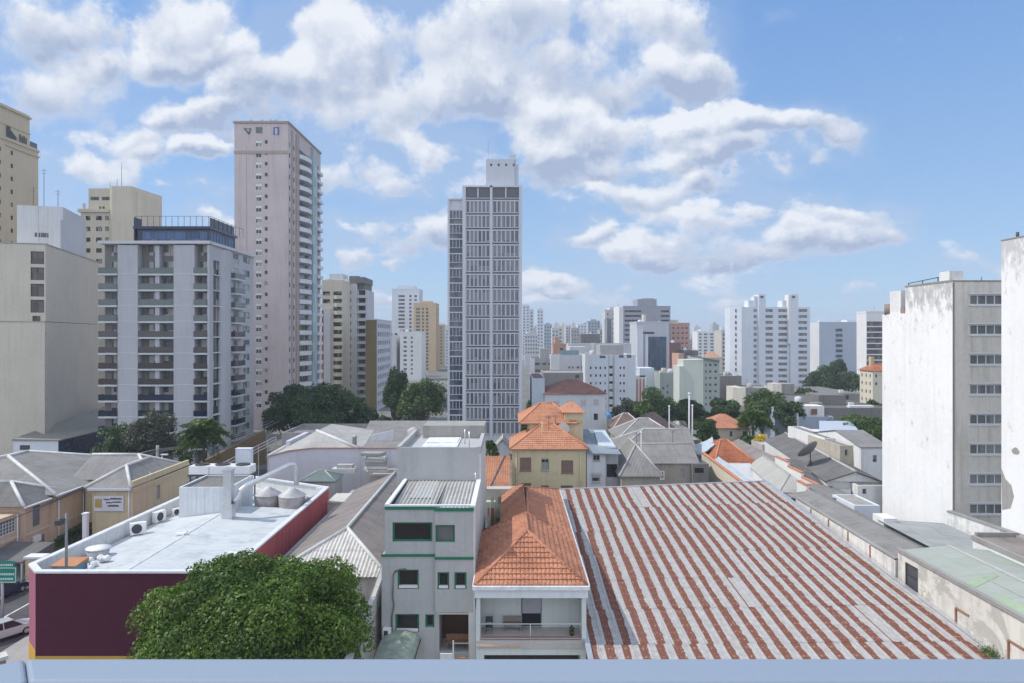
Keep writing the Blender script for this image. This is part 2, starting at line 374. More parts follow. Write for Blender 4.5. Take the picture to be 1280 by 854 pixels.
class Thing:
    def __init__(s,name,label,cat,x,y,z=0,rz=0,group=None):
        s.o=bpy.data.objects.new(name,None); COL.objects.link(s.o); s.o.location=(x,y,z); s.o.rotation_euler=(0,0,rz); s.o.empty_display_size=.5
        tag(s.o,label,cat,group,'thing'); s.wins=[]; s.x,s.y,s.rz=x,y,rz
    def part(s,name,mb,mats,parent=None,label=None):
        o=link(name,mb.mesh(name,mats if isinstance(mats,(list,tuple)) else [mats]),parent or s.o)
        if label: o['label']=label
        return o
    def copy(s,name,me,loc,rz=0,label=None,parent=None):
        o=link(name,me,parent or s.o,loc,rz)
        if label: o['label']=label
        return o
    def block(s,x0,y0,x1,y1,z0,z1,holes=None,mb=None,m=0,mt=None,reveal=None,top=True,name='window'):
        """walls of one box with real openings; holes[face]=[(u0,z0,u1,z1,style)]"""
        mb=mb or MB(); holes=holes or {}
        for fc,(ox,oy,ux,uy,L) in {'front':(x0,y0,1,0,x1-x0),'right':(x1,y0,0,1,y1-y0),'back':(x1,y1,-1,0,x1-x0),'left':(x0,y1,0,-1,y1-y0)}.items():
            hs=[h for h in holes.get(fc,[]) if h[2]-h[0]>.02 and h[3]-h[1]>.02]; nx_,ny_=uy,-ux
            us=sorted({0,L}|{round(min(max(q,0),L),3) for h in hs for q in (h[0],h[2])}); vs=sorted({z0,z1}|{round(min(max(q,z0),z1),3) for h in hs for q in (h[1],h[3])})
            def pt(u,v,d=0): return (ox+ux*u-nx_*d,oy+uy*u-ny_*d,v)
            # merge cells of a row to keep the mesh small
            for a in range(len(vs)-1):
                vc=(vs[a]+vs[a+1])/2; start=None
                row=[h for h in hs if h[1]<vc<h[3]]
                for b in range(len(us)-1):
                    uc=(us[b]+us[b+1])/2; inside=any(h[0]<uc<h[2] for h in row)
                    if not inside and start is None: start=us[b]
                    if inside and start is not None:
                        mb.face([pt(start,vs[a]),pt(us[b],vs[a]),pt(us[b],vs[a+1]),pt(start,vs[a+1])],m); start=None
                if start is not None: mb.face([pt(start,vs[a]),pt(L,vs[a]),pt(L,vs[a+1]),pt(start,vs[a+1])],m)
            for h in hs:
                u0,v0,u1,v1,st=h[:5]; d=(st.get('dep',.15)+.03) if st else .3; r=m if reveal is None else reveal
                mb.face([pt(u0,v0),pt(u1,v0),pt(u1,v0,d),pt(u0,v0,d)],r); mb.face([pt(u0,v1,d),pt(u1,v1,d),pt(u1,v1),pt(u0,v1)],r)
                mb.face([pt(u0,v0,d),pt(u0,v1,d),pt(u0,v1),pt(u0,v0)],r); mb.face([pt(u1,v0),pt(u1,v1),pt(u1,v1,d),pt(u1,v0,d)],r)
                if st: s.wins.append((st.get('name',name),u1-u0,v1-v0,st,pt(u0,v0),FACES[fc]))
        if top: mb.face([(x0,y0,z1),(x1,y0,z1),(x1,y1,z1),(x0,y1,z1)],m if mt is None else mt)
        return mb
    def done(s,sub=False):
        by={}
        for w in s.wins: by.setdefault(w[0],[]).append(w)
        for nm,ws in by.items():
            def size(w):
                d=math.hypot(s.x+w[4][0],s.y+w[4][1]); return w[1]*w[2]/d**2*(1 if w[5]==0 else .3)
            ws.sort(key=size,reverse=True)
            for w in ws[:100]:
                fm,pm,al,_=winmesh(w[1],w[2],w[3])
                if sub and fm:
                    o=s.copy(nm,fm,w[4],w[5]); link('pane',pm,o)
                else: s.copy(nm,al,w[4],w[5])
            if len(ws)>100:
                mb=MB()
                for w in ws[100:]:
                    al=winmesh(w[1],w[2],w[3])[3]; k=len(mb.v); c,sn=math.cos(w[5]),math.sin(w[5])
                    mb.v+=[(w[4][0]+c*p[0]-sn*p[1],w[4][1]+sn*p[0]+c*p[1],w[4][2]+p[2]) for p in al.v]
                    mb.f+=[tuple(i+k for i in f) for f in al.f]; mb.m+=al.m; mb.s+=al.s
                o=s.part(nm,mb,[ws[100][3]['f'],ws[100][3]['p']]); o['kind']='stuff'
        s.wins=[]; return s.o
def grid(cols,rows,st): return [(a,z0,b,z1,st) for a,b in cols for z0,z1 in rows]
# ---------------------------------------------------------------- pitched roofs
def hip(x0,y0,x1,y1,ze,rise,axis='y',hips=(1,1),run=None):
    """slope polygons and ridge lines of a hipped or gabled roof; hips = which ends are hipped (low end first)"""
    if axis=='y':
        c=(x0+x1)/2; r=min(run or (x1-x0)/2,(y1-y0)*.42); a=y0+(r if hips[0] else 0); b=y1-(r if hips[1] else 0)
        A=(c,a,ze+rise); B=(c,b,ze+rise); p=[(x0,y0,ze),(x1,y0,ze),(x1,y1,ze),(x0,y1,ze)]
        polys=[[p[1],p[2],B,A],[p[3],p[0],A,B]]; lines=[(A,B)]
        if hips[0]: polys.append([p[0],p[1],A]); lines+=[(p[0],A),(p[1],A)]
        if hips[1]: polys.append([p[2],p[3],B]); lines+=[(p[2],B),(p[3],B)]
        gab=([] if hips[0] else [[p[0],p[1],A]])+([] if hips[1] else [[p[2],p[3],B]])
    else:
        c=(y0+y1)/2; r=min(run or (y1-y0)/2,(x1-x0)*.42); a=x0+(r if hips[0] else 0); b=x1-(r if hips[1] else 0)
        A=(a,c,ze+rise); B=(b,c,ze+rise); p=[(x0,y0,ze),(x1,y0,ze),(x1,y1,ze),(x0,y1,ze)]
        polys=[[p[0],p[1],B,A],[p[2],p[3],A,B]]; lines=[(A,B)]
        if hips[0]: polys.append([p[3],p[0],A]); lines+=[(p[3],A),(p[0],A)]
        if hips[1]: polys.append([p[1],p[2],B]); lines+=[(p[1],B),(p[2],B)]
        gab=([] if hips[0] else [[p[3],p[0],A]])+([] if hips[1] else [[p[1],p[2],B]])
    return polys,lines,gab
def roofmesh(polys,th=.10,tiles=None):
    mb=MB()
    for pl in polys:
        if tiles: mb.sliced(pl,0,vb=tiles,lip=.05)
        else: mb.face(pl)
        mb.face([(p[0],p[1],p[2]-th) for p in reversed(pl)])
        for i in range(len(pl)):
            a,b=pl[i],pl[(i+1)%len(pl)]
            if abs(a[2]-b[2])<.01: mb.face([(a[0],a[1],a[2]-th),(b[0],b[1],b[2]-th),b,a])
    return mb
def capmesh(lines,r=.12,up=.03):
    mb=MB()
    for a,b in lines: mb.tube([(a[0],a[1],a[2]+up),(b[0],b[1],b[2]+up)],r,6)
    return mb
# ---------------------------------------------------------------- palette
WHITE=paint('white_wall',(.70,.70,.69),.25,.3)
STAINED=paint('stained_white_wall',(.72,.72,.71),.38,.5,dirtcol=(.40,.40,.39))
BEIGE=paint('beige_wall',(.57,.53,.45),.25,.25)
CREAM=paint('cream_wall',(.62,.57,.46),.25,.25)
PEACH=paint('peach_wall',(.56,.42,.31),.35,.3)
YELLOW=paint('yellow_wall',(.58,.50,.33),.35,.4)
GREY=paint('grey_wall',(.40,.40,.40),.35,.4)
PALE=paint('pale_grey_wall',(.55,.56,.58),.25,.3)
BLUISH=paint('bluish_white_wall',(.62,.66,.72),.2,.25)
LILAC=paint('lilac_grey_wall',(.58,.58,.63),.25,.3)
PINK=paint('pinkish_stone_wall',(.56,.485,.475),.35,.35)
CONC=paint('raw_concrete',(.33,.32,.30),.5,.5)
DKCONC=paint('dark_concrete',(.20,.19,.18),.6,.5)
OLIVE=paint('olive_brown_wall',(.20,.16,.07),.3,.3)
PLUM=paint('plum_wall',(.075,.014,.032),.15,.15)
PLUMLIT=paint('sunlit_plum_wall',(.34,.12,.17),.2,.2)  # plum wall's sunlit left side, its light put into the colour
BRICKRED=paint('brick_red_wall',(.50,.115,.12),.45,.4,dirtcol=(.13,.04,.05))
GREENGREY=paint('green_grey_wall',(.36,.41,.38),.35,.35)
SALMON=paint('salmon_wall',(.55,.33,.26),.25,.3)
TAN=paint('tan_wall',(.56,.42,.26),.25,.3)
TRIM=paint('white_trim',(.68,.69,.70),.15,.15)
GREENTRIM=plain('green_trim',(.012,.16,.085),.4)
STEEL=plain('galvanised_steel',(.60,.61,.63),.35,.6,.1)
DARKMETAL=plain('dark_metal',(.06,.06,.065),.5,.2)
ALU=plain('white_aluminium',(.78,.78,.78),.4,.0,.05)
BLACK=plain('black_plastic',(.015,.015,.017),.4)
WOOD=plain('brown_wood',(.20,.10,.05),.6)
FIBRE=fibre('grey_fibre_cement',(.30,.29,.28),.177,.55)
FIBREDK=fibre('dark_fibre_cement',(.20,.195,.19),.177,.6)
FIBREBR=fibre('brown_grey_fibre_cement',(.30,.27,.255),.177,.6)
FIBRELT=fibre('light_fibre_cement',(.47,.46,.44),.177,.45)
FIBRERED=fibre('reddish_fibre_cement',(.23,.155,.135),.177,.5)
FIBREPL=fibre('plain_grey_sheet',(.36,.38,.38),.5,.45,h=.02,joint=2.4)
TILE=tilemat('orange_clay_tile',(.50,.23,.14))
TILEOLD=tilemat('weathered_clay_tile',(.44,.165,.085),dark=.6)
TILEPALE=tilemat('pale_orange_tile',(.56,.27,.16),dark=.35)
TARP=plain('blue_white_sheeting',(.44,.49,.55),.5,0,.15,scale=3)
CAPW=plain('white_ridge_cap',(.56,.56,.55),.7,0,.15)
CAPT=plain('clay_ridge_cap',(.52,.21,.11),.8,0,.15)
CAPG=plain('grey_ridge_cap',(.42,.41,.40),.8,0,.15)
G_DARK=glass('dark_pane',(.020,.024,.030),(.30,.28,.25),curtain=.18)
G_ROOM=glass('apartment_pane',(.035,.040,.045),(.36,.34,.31),curtain=.42,rough=.15)
G_BLUE=glass('blue_grey_pane',(.055,.07,.095),(.16,.17,.19),curtain=.25,rough=.06)
G_OFFICE=glass('office_pane',(.10,.11,.145),(.24,.24,.26),curtain=.50,rough=.12)
G_FAR=glass('far_pane',(.05,.055,.065),(.14,.14,.15),curtain=.3,rough=.3)
G_GREEN=plain('greenish_guard_glass',(.105,.135,.13),.08)
G_BROWN=plain('brown_guard_glass',(.062,.053,.053),.08)
G_NAVY=plain('navy_guard_glass',(.012,.022,.045),.06)
NAVY=plain('navy_panel',(.012,.022,.055),.25)
FRAMEW=plain('white_frame',(.74,.74,.74),.5,0,.05); FRAMEG=plain('grey_frame',(.30,.31,.32),.5); FRAMED=plain('dark_frame',(.05,.05,.055),.5)
def ST(t=.06,nx=1,ny=1,f=None,p=None,**k): return dict(t=t,nx=nx,ny=ny,f=f or FRAMEG,p=p or G_DARK,**k)
S_FAR=ST(.0,p=G_FAR,dep=.25); S_SMALL=ST(.05,p=G_DARK,f=FRAMED); S_DOOR=ST(.07,2,1,f=FRAMEW,p=G_ROOM,dep=.08)
S_WIN=ST(.07,2,1,f=FRAMEG,p=G_ROOM); S_BAND=ST(.07,4,1,f=FRAMEW,p=G_ROOM,dep=.12)
# ---------------------------------------------------------------- the ground
def build_ground():
    m,nt,b=newmat('city_ground')
    p=nd(nt,'ShaderNodeNewGeometry').outputs['Position']
    n=noise(nt,p,.05,6.0,.7); n2=noise(nt,p,.6,5.0,.6)
    c=mix(nt,mr(nt,n,.42,.6),(.16,.15,.14),(.075,.085,.05)); c=mix(nt,mr(nt,n2,.4,.7),c,(.22,.21,.20))
    nt.links.new(c,b.inputs['Base Color']); b.inputs['Roughness'].default_value=.95
    mb=MB(); S=6000; xs=[-S,-800,-200,0,200,800,S]; ys=[-800,0,100,250,600,1500,9000]
    for i in range(6):
        for j in range(6): mb.face([(xs[i],ys[j],0),(xs[i+1],ys[j],0),(xs[i+1],ys[j+1],0),(xs[i],ys[j+1],0)])
    struct('ground',mb,[m])
    m,nt,b=newmat('asphalt')
    p=nd(nt,'ShaderNodeNewGeometry').outputs['Position']
    nt.links.new(mix(nt,mr(nt,noise(nt,p,.5,6.0,.65),.4,.7),(.075,.074,.078),(.045,.045,.047)),b.inputs['Base Color']); b.inputs['Roughness'].default_value=.9
    bump(nt,b,noise(nt,p,30.0,3.0),.2,.01)
    struct('road',MB().box(-50,20,-.2,-40.2,118,.004).box(-70,117.5,-.2,-26,128,.005),[m])
    pv=paint('pavement_concrete',(.34,.33,.32),.5,0)
    struct('pavement',MB().box(-40.2,20,-.2,-36.6,116.5,.13).box(-53.4,66,-.2,-50,116,.13),[pv])
    struct('lane_markings',MB().box(-45.2,20,-.1,-45.05,116,.009).box(-49.7,20,-.1,-49.58,116,.0085).box(-47.6,50,-.1,-47.4,54,.0088),[plain('road_paint',(.75,.75,.72),.7,0,.3)])
    struct('forecourt',MB().box(-60,44,-.2,-50.01,66,.12),[paint('red_paving',(.24,.10,.085),.5,0)])
build_ground()
# ---------------------------------------------------------------- trees
def leafmesh(name,pts,nrm,size,tint,mat,rng,aspect=.55):
    n=len(pts); t=rng.normal(size=(n,3)); t-= (t*nrm).sum(1)[:,None]*nrm; t/=np.linalg.norm(t,axis=1)[:,None]+1e-9
    b=np.cross(nrm,t); s=size[:,None]
    v=np.empty((n,4,3),dtype=np.float32)
    v[:,0]=pts-t*s*.5; v[:,1]=pts+b*s*aspect*.5+nrm*s*.10; v[:,2]=pts+t*s*.5; v[:,3]=pts-b*s*aspect*.5+nrm*s*.10
    me=bpy.data.meshes.new(name); me.vertices.add(n*4); me.vertices.foreach_set('co',v.ravel())
    me.loops.add(n*4); me.loops.foreach_set('vertex_index',np.arange(n*4,dtype=np.int32))
    me.polygons.add(n); me.polygons.foreach_set('loop_start',np.arange(0,n*4,4,dtype=np.int32)); me.polygons.foreach_set('loop_total',np.full(n,4,dtype=np.int32))
    at=me.color_attributes.new('tint','FLOAT_COLOR','POINT'); c=np.repeat(tint.astype(np.float32),4)
    at.data.foreach_set('color',np.stack([c,c,c,np.ones_like(c)],1).ravel())
    me.materials.append(mat); me.update(); me.validate(); return me
BARK=plain('bark',(.10,.075,.055),.9,0,.3,scale=4)
def tree(label,x,y,zt,r,zb=None,n=5000,ls=.35,mat=None,lobes=26,seed=1,ry=None,name='tree',group=None,lr=.34,fill=.30):
    """trunk with limbs to each leaf clump; crown of loose leaf faces on uneven clumps"""
    rng=np.random.default_rng(seed); zb=zt*.3 if zb is None else zb; ry=ry or r
    cz=(zt+zb)/2; hz=(zt-zb)/2
    T=Thing(name,label,'tree',x,y,group=group)
    C=[]; k=0
    while len(C)<lobes:
        d=rng.normal(size=3); d/=np.linalg.norm(d); q=rng.uniform(.35,1)**.5
        if d[2]<-.55: continue
        C.append((d[0]*r*q*(1-lr*.55),d[1]*ry*q*(1-lr*.55),cz+d[2]*hz*q*(1-lr*.5)))
    C=np.array(C); Rl=rng.uniform(lr*.55,lr*1.22,size=lobes)
    tb=MB(); tr=max(.12,.028*zt+.012*r)
    fork=(rng.uniform(-.3,.3),rng.uniform(-.3,.3),zb+hz*.25)
    tb.tube([(0,0,-.2),(0,0,zb*.5),(fork[0]*.6,fork[1]*.6,zb),fork],[tr*1.25,tr,tr*.85,tr*.6],8)
    for i in range(min(lobes,14)):
        c=C[i]; mid=(np.array(fork)*.45+c*.55)+rng.normal(size=3)*.05*r; mid[2]-=.06*hz
        tb.tube([fork,tuple(mid),tuple(c)],[tr*.45,tr*.28,tr*.09],5,cap=False)
    T.part('trunk',tb,BARK)
    w=Rl**2; idx=rng.choice(lobes,size=n,p=w/w.sum()); d=rng.normal(size=(n,3)); d/=np.linalg.norm(d,axis=1)[:,None]
    d[:,2]=np.where(d[:,2]<-.35,-d[:,2],d[:,2])
    q=np.where(rng.random(n)<fill,rng.uniform(.2,.8,n),rng.uniform(.82,1.08,n))
    rad=np.stack([Rl[idx]*r,Rl[idx]*ry,Rl[idx]*hz*1.15],1)
    wob=1+.16*np.sin(d[:,0]*7+idx)*np.cos(d[:,1]*6+idx*2.1)
    pts=C[idx]+d*rad*(q*wob)[:,None]
    nr=d*.75+rng.normal(size=(n,3))*.55+np.array([0,0,.25]); nr/=np.linalg.norm(nr,axis=1)[:,None]
    tint=np.clip(rng.random(lobes)[idx]*.65+rng.random(n)*.45-.05,0,1)
    me=leafmesh('crown',pts,nr,ls*rng.uniform(.6,1.3,n),tint,mat,rng)
    link('crown',me,T.o); return T
def palm(label,x,y,zt,r,mat,seed=1,n=22,group=None,droop=1.0,name='palm_tree'):
    rng=np.random.default_rng(seed); T=Thing(name,label,'palm tree',x,y,group=group)
    hz=zt-r*.35; tb=MB(); tb.tube([(0,0,-.2),(.1,.05,hz*.5),(0,0,hz)],[.30,.22,.20],9); T.part('trunk',tb,BARK)
    P=[];N=[];S=[];Ti=[]
    for i in range(n):
        a=i*2.39996+rng.uniform(-.2,.2); el=rng.uniform(-.5,1.35); L=r*rng.uniform(.85,1.1); ph=rng.random()
        for s in np.linspace(.12,1,22):
            hx=math.cos(el)*L*s; zz=math.sin(el)*L*s-droop*.62*L*s*s
            for sd in (-1,1):
                w=.16*r*math.sin(math.pi*min(1,s*.85+.12))
                P.append((hx*math.cos(a)-sd*w*math.sin(a),hx*math.sin(a)+sd*w*math.cos(a),hz+zz-.25*w)); N.append((-.3*math.cos(a)+sd*.45*math.sin(a)*-1,-.3*math.sin(a)+sd*.45*math.cos(a),.8)); S.append(.40*r*max(.35,1-s*.5)); Ti.append(ph*.6+rng.random()*.4)
    N=np.array(N)+rng.normal(size=(len(N),3))*.2; N/=np.linalg.norm(N,axis=1)[:,None]
    me=leafmesh('frond_crown',np.array(P),N,np.array(S),np.array(Ti),mat,rng,.30); link('crown',me,T.o); return T
L_FRESH=leafmat('fresh_green_leaf',(.024,.062,.010),(.125,.21,.020),.25)
L_DARK=leafmat('dark_green_leaf',(.026,.062,.022),(.075,.125,.038),.28)
L_MID=leafmat('mid_green_leaf',(.040,.085,.024),(.105,.16,.042),.25)
L_GREY=leafmat('grey_green_leaf',(.050,.060,.040),(.095,.105,.070),.25)
L_YEL=leafmat('yellow_flower_leaf',(.55,.36,.02),(.65,.50,.05),.25)
L_PALM=leafmat('palm_leaf',(.045,.095,.020),(.115,.17,.045),.25)
# ---------------------------------------------------------------- balcony railing close to the camera
def build_rail():
    T=Thing('balcony_railing','pale blue grey metal handrail of the balcony, running across the foot of the picture','railing',0,1.25,0)
    m=plain('powder_coated_rail',(.235,.285,.355),.55,.0,.03,.4,scale=.8)
    zt=H-402*1.33/F
    yb,yf=.08,-.012; cx=X(31,1.33); cf=X(35,1.238)
    def rail(name,poly):
        o=T.part(name,MB().prism(poly,zt-.05,zt),m); bv=o.modifiers.new('rounded','BEVEL'); bv.width=.009; bv.segments=3; bv.limit_method='ANGLE'
        for q in o.data.polygons: q.use_smooth=False
    rail('handrail',[(cf+.0003,yf),(2.2,yf),(2.2,yb),(cx+.0003,yb)])
    rail('side_rail',[(cx-.0003,yb),(cx-.50,-.30),(cx-.43,-.40),(cf-.0003,yf)])
    mb=MB().box(cx+.04,.03,zt-1.0,2.2,.042,zt-.051); gl=plain('railing_glass',(.55,.62,.66),.05); T.part('glass_panel',mb,gl)
    mb=MB()
    for xx in (cx+.04,.75,2.1): mb=MB().box(xx-.02,.015,zt-1.1,xx+.02,.057,zt-.0515); T.part('post',mb,m)
build_rail()
# ---------------------------------------------------------------- plum building with the white roof
def build_plum():
    T=Thing('commercial_building','low plum painted building with white metal roof and red side wall','building',-28,50)
    ox,oy=28,-50
    P=[(-34.9,50),(-20.7,50),(-20.95,78),(-35.3,86),(-36.5,51.6)]
    zt=7.77
    def seg(mb,a,b,z0,z1,t,m,inner=None):
        a=Vector((a[0]+ox,a[1]+oy,0)); b=Vector((b[0]+ox,b[1]+oy,0)); d=(b-a).normalized(); n=Vector((-d.y,d.x,0))*t
        A,B,C,D=a,b,b+n,a+n
        mb.face([(A.x,A.y,z0),(B.x,B.y,z0),(B.x,B.y,z1),(A.x,A.y,z1)],m); mb.face([(C.x,C.y,z0),(D.x,D.y,z0),(D.x,D.y,z1),(C.x,C.y,z1)],3)
        mb.face([(A.x,A.y,z1),(B.x,B.y,z1),(C.x,C.y,z1),(D.x,D.y,z1)],3); mb.face([(D.x,D.y,z0),(A.x,A.y,z0),(A.x,A.y,z1),(D.x,D.y,z1)],m); mb.face([(B.x,B.y,z0),(C.x,C.y,z0),(C.x,C.y,z1),(B.x,B.y,z1)],m)
    mb=MB()
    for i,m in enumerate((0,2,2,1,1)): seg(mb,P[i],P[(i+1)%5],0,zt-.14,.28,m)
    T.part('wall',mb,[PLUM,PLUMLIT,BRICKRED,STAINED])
    mb=MB(); 
    for i in range(5):
        a=Vector(P[i]+(0,)); b=Vector(P[(i+1)%5]+(0,)); d=(b-a).normalized(); n=Vector((-d.y,d.x,0)); a2=a-n*.06; b2=b-n*.06; a3=a+n*.42; b3=b+n*.42
        z=zt+i*.002
        mb.prism([(q.x+ox,q.y+oy) for q in (a2,b2,b3,a3)],zt-.15,z,0)
    T.part('parapet_cap',mb,plain('white_cap_metal',(.72,.74,.76),.45,.1,.15))
    mb=MB()
    for i in (0,4):
        a=Vector(P[i]+(0,)); b=Vector(P[(i+1)%5]+(0,)); d=(b-a).normalized(); n=Vector((-d.y,d.x,0)); a2=a-n*.03; b2=b-n*.03
        mb.prism([(q.x+ox,q.y+oy) for q in (a2,b2,b,a)],0,1.55 if i==0 else 1.9)
    T.part('base_band',mb,paint('ochre_band',(.55,.33,.05),.2,.2))
    m,nt,b=newmat('white_coated_roof')
    p=nd(nt,'ShaderNodeNewGeometry').outputs['Position']; _,u,v=uvs(nt)
    n=noise(nt,p,.5,6.0,.65); n2=noise(nt,vm(nt,'MULTIPLY',p,(.5,4,1)),1.0,4.0,.6)
    dash=mth(nt,'MULTIPLY',mth(nt,'LESS_THAN',mth(nt,'FRACT',mth(nt,'DIVIDE',v,2.3)),.05),mr(nt,noise(nt,p,1.6,3.0),.48,.56))
    f=mth(nt,'ADD',mth(nt,'MULTIPLY',mr(nt,n,.46,.66),.42),mth(nt,'MULTIPLY',mr(nt,n2,.48,.70),.32)); pond=noise(nt,p,.28,4.0,.5,.8); f=mth(nt,'MULTIPLY_ADD',mth(nt,'MULTIPLY',mr(nt,pond,.56,.575),mr(nt,pond,.68,.58)),.22,f); f=mth(nt,'MULTIPLY_ADD',dash,.35,f,cl=True)
    nt.links.new(mix(nt,f,(.53,.555,.565),(.30,.33,.34)),b.inputs['Base Color']); b.inputs['Roughness'].default_value=.6
    bump(nt,b,mth(nt,'SINE',mth(nt,'MULTIPLY',u,2*math.pi/.5)),.35,.03)
    rx=-28.9
    mb=MB()
    a0,a1,b0,b1,c0,c1=(-36.2,51.8),(-35.1,80),(rx,50.1),(rx,71),(-20.95,50.1),(-21.2,71)
    g=lambda q,z:(q[0]+ox,q[1]+oy,z)
    mb.face([g((-34.7,50.2),6.55),g(b0,7.35),g(b1,7.35),g((-35.1,71),6.5),g((-36.2,51.9),6.45)]); mb.face([g(b0,7.35),g(c0,7.0),g(c1,7.0),g(b1,7.35)])
    mb.face([g((-35.1,71.0),6.5),g(c1,6.5),g((-21.2,78),6.5),g((-35.1,85.5),6.5)])
    mb.face([g((-35.1,71),6.5),g(b1,6.5),g(b1,7.35)]); mb.face([g(b1,6.5),g(c1,6.5),g(c1,7.0),g(b1,7.35)])
    T.part('roof',mb,m)
    mb=MB().tube([g((rx,50.3),7.36),g((rx,70.9),7.35)],.045,6); T.part('ridge_flashing',mb,plain('grey_flashing',(.62,.64,.65),.6,0,.3))
    # the white tank room and plant at the back
    T=Thing('tank_room','low white panelled box room standing on the white roof under the fan units','plant room',-33.4,68.5,6.45)
    mb=MB(); T.block(0,0,5.1,6,0,3.3,mb=mb,top=False); mb.face([(.15,.15,3.1),(4.95,.15,3.1),(4.95,5.85,3.1),(.15,5.85,3.1)],1); mb.box(0,0,3.3,.16,6,3.36).box(4.94,0,3.3,5.1,6,3.36).box(.16,0,3.3,4.94,.16,3.361).box(.16,5.84,3.3,4.94,6,3.361)
    for i in range(1,6): mb.box(.85*i-.02,-.03,0,.85*i+.02,-.002,3.3)
    T.part('wall',mb,[paint('ribbed_white_panel',(.66,.69,.71),.35,.5),DKCONC])
    T=Thing('fan_unit_rack','long row of white roof fan units on a raised steel rack','air conditioner',-35.8,75.6,6.45)
    mb=MB().box(-.1,-.1,3.0,6.9,1.9,3.18)
    for xx in (.1,2.3,4.5,6.6):
        for yy in (0,1.7): mb.box(xx,yy,0,xx+.12,yy+.12,3.0)
    T.part('rack',mb,DARKMETAL)
    for i in range(3):
        x0=i*2.28; mb=MB().box(x0,0,3.2,x0+2.2,1.8,4.1); o=T.part('fan_unit',mb,ALU)
        fb=MB().lathe(x0+1.1,.9,[(.78,4.102),(.78,4.22),(.68,4.24),(.62,4.16)],20); fb.box(x0+.4,.86,4.2,x0+1.8,.94,4.23); T.part('fan_ring',fb,DARKMETAL,parent=o)
    T=Thing('control_cabinet','plain pale cabinet rising behind the row of fan units','cabinet',-32.0,79,6.5)
    T.part('box',MB().box(0,0,0,1.75,.8,5.4).box(-.05,-.05,5.4,1.8,.85,5.46),paint('cabinet_paint',(.60,.63,.68),.2,.2))
    T=Thing('exhaust_duct','shiny galvanised exhaust duct rising from the white roof and bending right','duct',-27.6,66.5,6.9)
    T.part('base_box',MB().box(-.5,-.5,0,.5,.5,1.7).box(-.56,-.56,1.7,.56,.56,1.78),STEEL)
    T.part('riser',MB().box(-.38,-.38,1.78,.38,.38,5.0).box(-.44,-.44,3.2,.44,.44,3.28).box(-.48,-.48,5.0,.48,.48,5.12),STEEL)
    T.part('pipe',MB().tube([(.38,.1,2.0),(.75,.3,2.2),(.95,.5,2.9),(1.3,1.0,3.25),(4.6,4.2,4.75),(5.0,4.5,4.7),(5.15,4.6,4.2),(5.15,4.6,2.6)],.27,12),STEEL)
    for i,(xx,yy,lb) in enumerate(((-25.9,72.5,'grey conical topped water tank, left of the two behind the white roof'),(-23.2,72.0,'grey conical topped water tank beside the red wall parapet'))):
        T=Thing('water_tank',lb,'water tank',xx,yy,6.45,group='water tanks on the white roof')
        T.part('tank',MB().lathe(0,0,[(1.2,0),(1.32,.3),(1.37,1.6),(1.3,1.72)],24),plain('grey_tank_plastic',(.33,.30,.30),.6,0,.25))
        T.part('lid',MB().lathe(0,0,[(1.39,1.7),(1.39,1.78),(.4,2.4),(.35,2.52),(.02,2.54)],24),plain('pale_tank_lid',(.56,.55,.55),.6,0,.25))
    T=Thing('roof_parapet_screen','crumpled white sheeting over the raised corner of the white roof','sheeting',-21.4,70.5,6.5)
    mb=MB(); rr=random.Random(3)
    for i in range(7):
        for j in range(2):
            f=lambda a,b:(-.9+b*.45+math.sin(a*1.7+b)*.12,a*1.05,(.25+.75*b*(1-.1*a)+.15*math.sin(a*2.1)))
            mb.face([f(i,j),f(i+1,j),f(i+1,j+1),f(i,j+1)])
    mb.box(-1.0,7.35,0,.1,7.6,1.15); T.part('sheet',mb,plain('white_sheeting',(.74,.76,.77),.6,0,.2,scale=3))
    # split air conditioners along the left parapet
    def ac(lb,x,y,z,rz,s=1.0):
        T=Thing('air_conditioner',lb,'air conditioner',x,y,z,rz,group='air conditioners on the white roof')
        T.part('casing',MB().box(0,0,.12*s,1.05*s,.42*s,.95*s).box(.1*s,.02,0,.16*s,.40*s,.12*s).box(.88*s,.02,0,.94*s,.40*s,.12*s),ALU)
        k=MB(); 
        for r in (.34,.24,.14): 
            for q in range(18):
                a0=2*math.pi*q/18;a1=2*math.pi*(q+1)/18; k.beam((.42*s+r*s*math.cos(a0),-.015,.53*s+r*s*math.sin(a0)),(.42*s+r*s*math.cos(a1),-.015,.53*s+r*s*math.sin(a1)),.02,.02)
        T.part('fan_grille',k,FRAMED)
        T.part('fan',MB().lathe(0,0,[(.35*s,0),(.35*s,.01)],18),FRAMED).matrix_local=Matrix.Translation((.42*s,-.004,.53*s))@Matrix.Rotation(R(90),4,'X')
    ac('white air conditioner with round fan, nearest along the left parapet',-35.0,62.6,6.55,R(35),1.25)
    ac('white air conditioner lying low, middle of those along the left parapet',-34.9,67.0,6.5,R(75),1.2)
    ac('small white air conditioner beside the box room on the white roof',-34.6,69.8,6.5,R(60),.8)
    ac('small grey air conditioner at the right edge of the white roof by the tree',-22.6,54.2,7.05,R(-20),.8)
    T=Thing('roof_vent','small tilted white vent lying near the middle of the white roof','vent',-29.4,60.6,7.33); T.part('cowl',MB().box(-.45,-.15,.0,.35,.2,.18).tube([(.35,.0,.1),(.55,.0,.32)],.12,8),ALU)
    # clutter at the near left corner
    T=Thing('water_tub','round grey tub with white lid at the near corner of the white roof','tub',-34.3,56.6,6.5)
    T.part('tub',MB().lathe(0,0,[(.75,0),(.85,.9)],22),plain('tub_grey',(.42,.43,.44),.6)); T.part('lid',MB().lathe(0,0,[(.93,.9),(.93,.97),(.1,1.06)],22),ALU)
    T=Thing('storage_crate','blue crate with rusty orange lid in the near corner of the white roof','crate',-35.2,52.2,6.5)
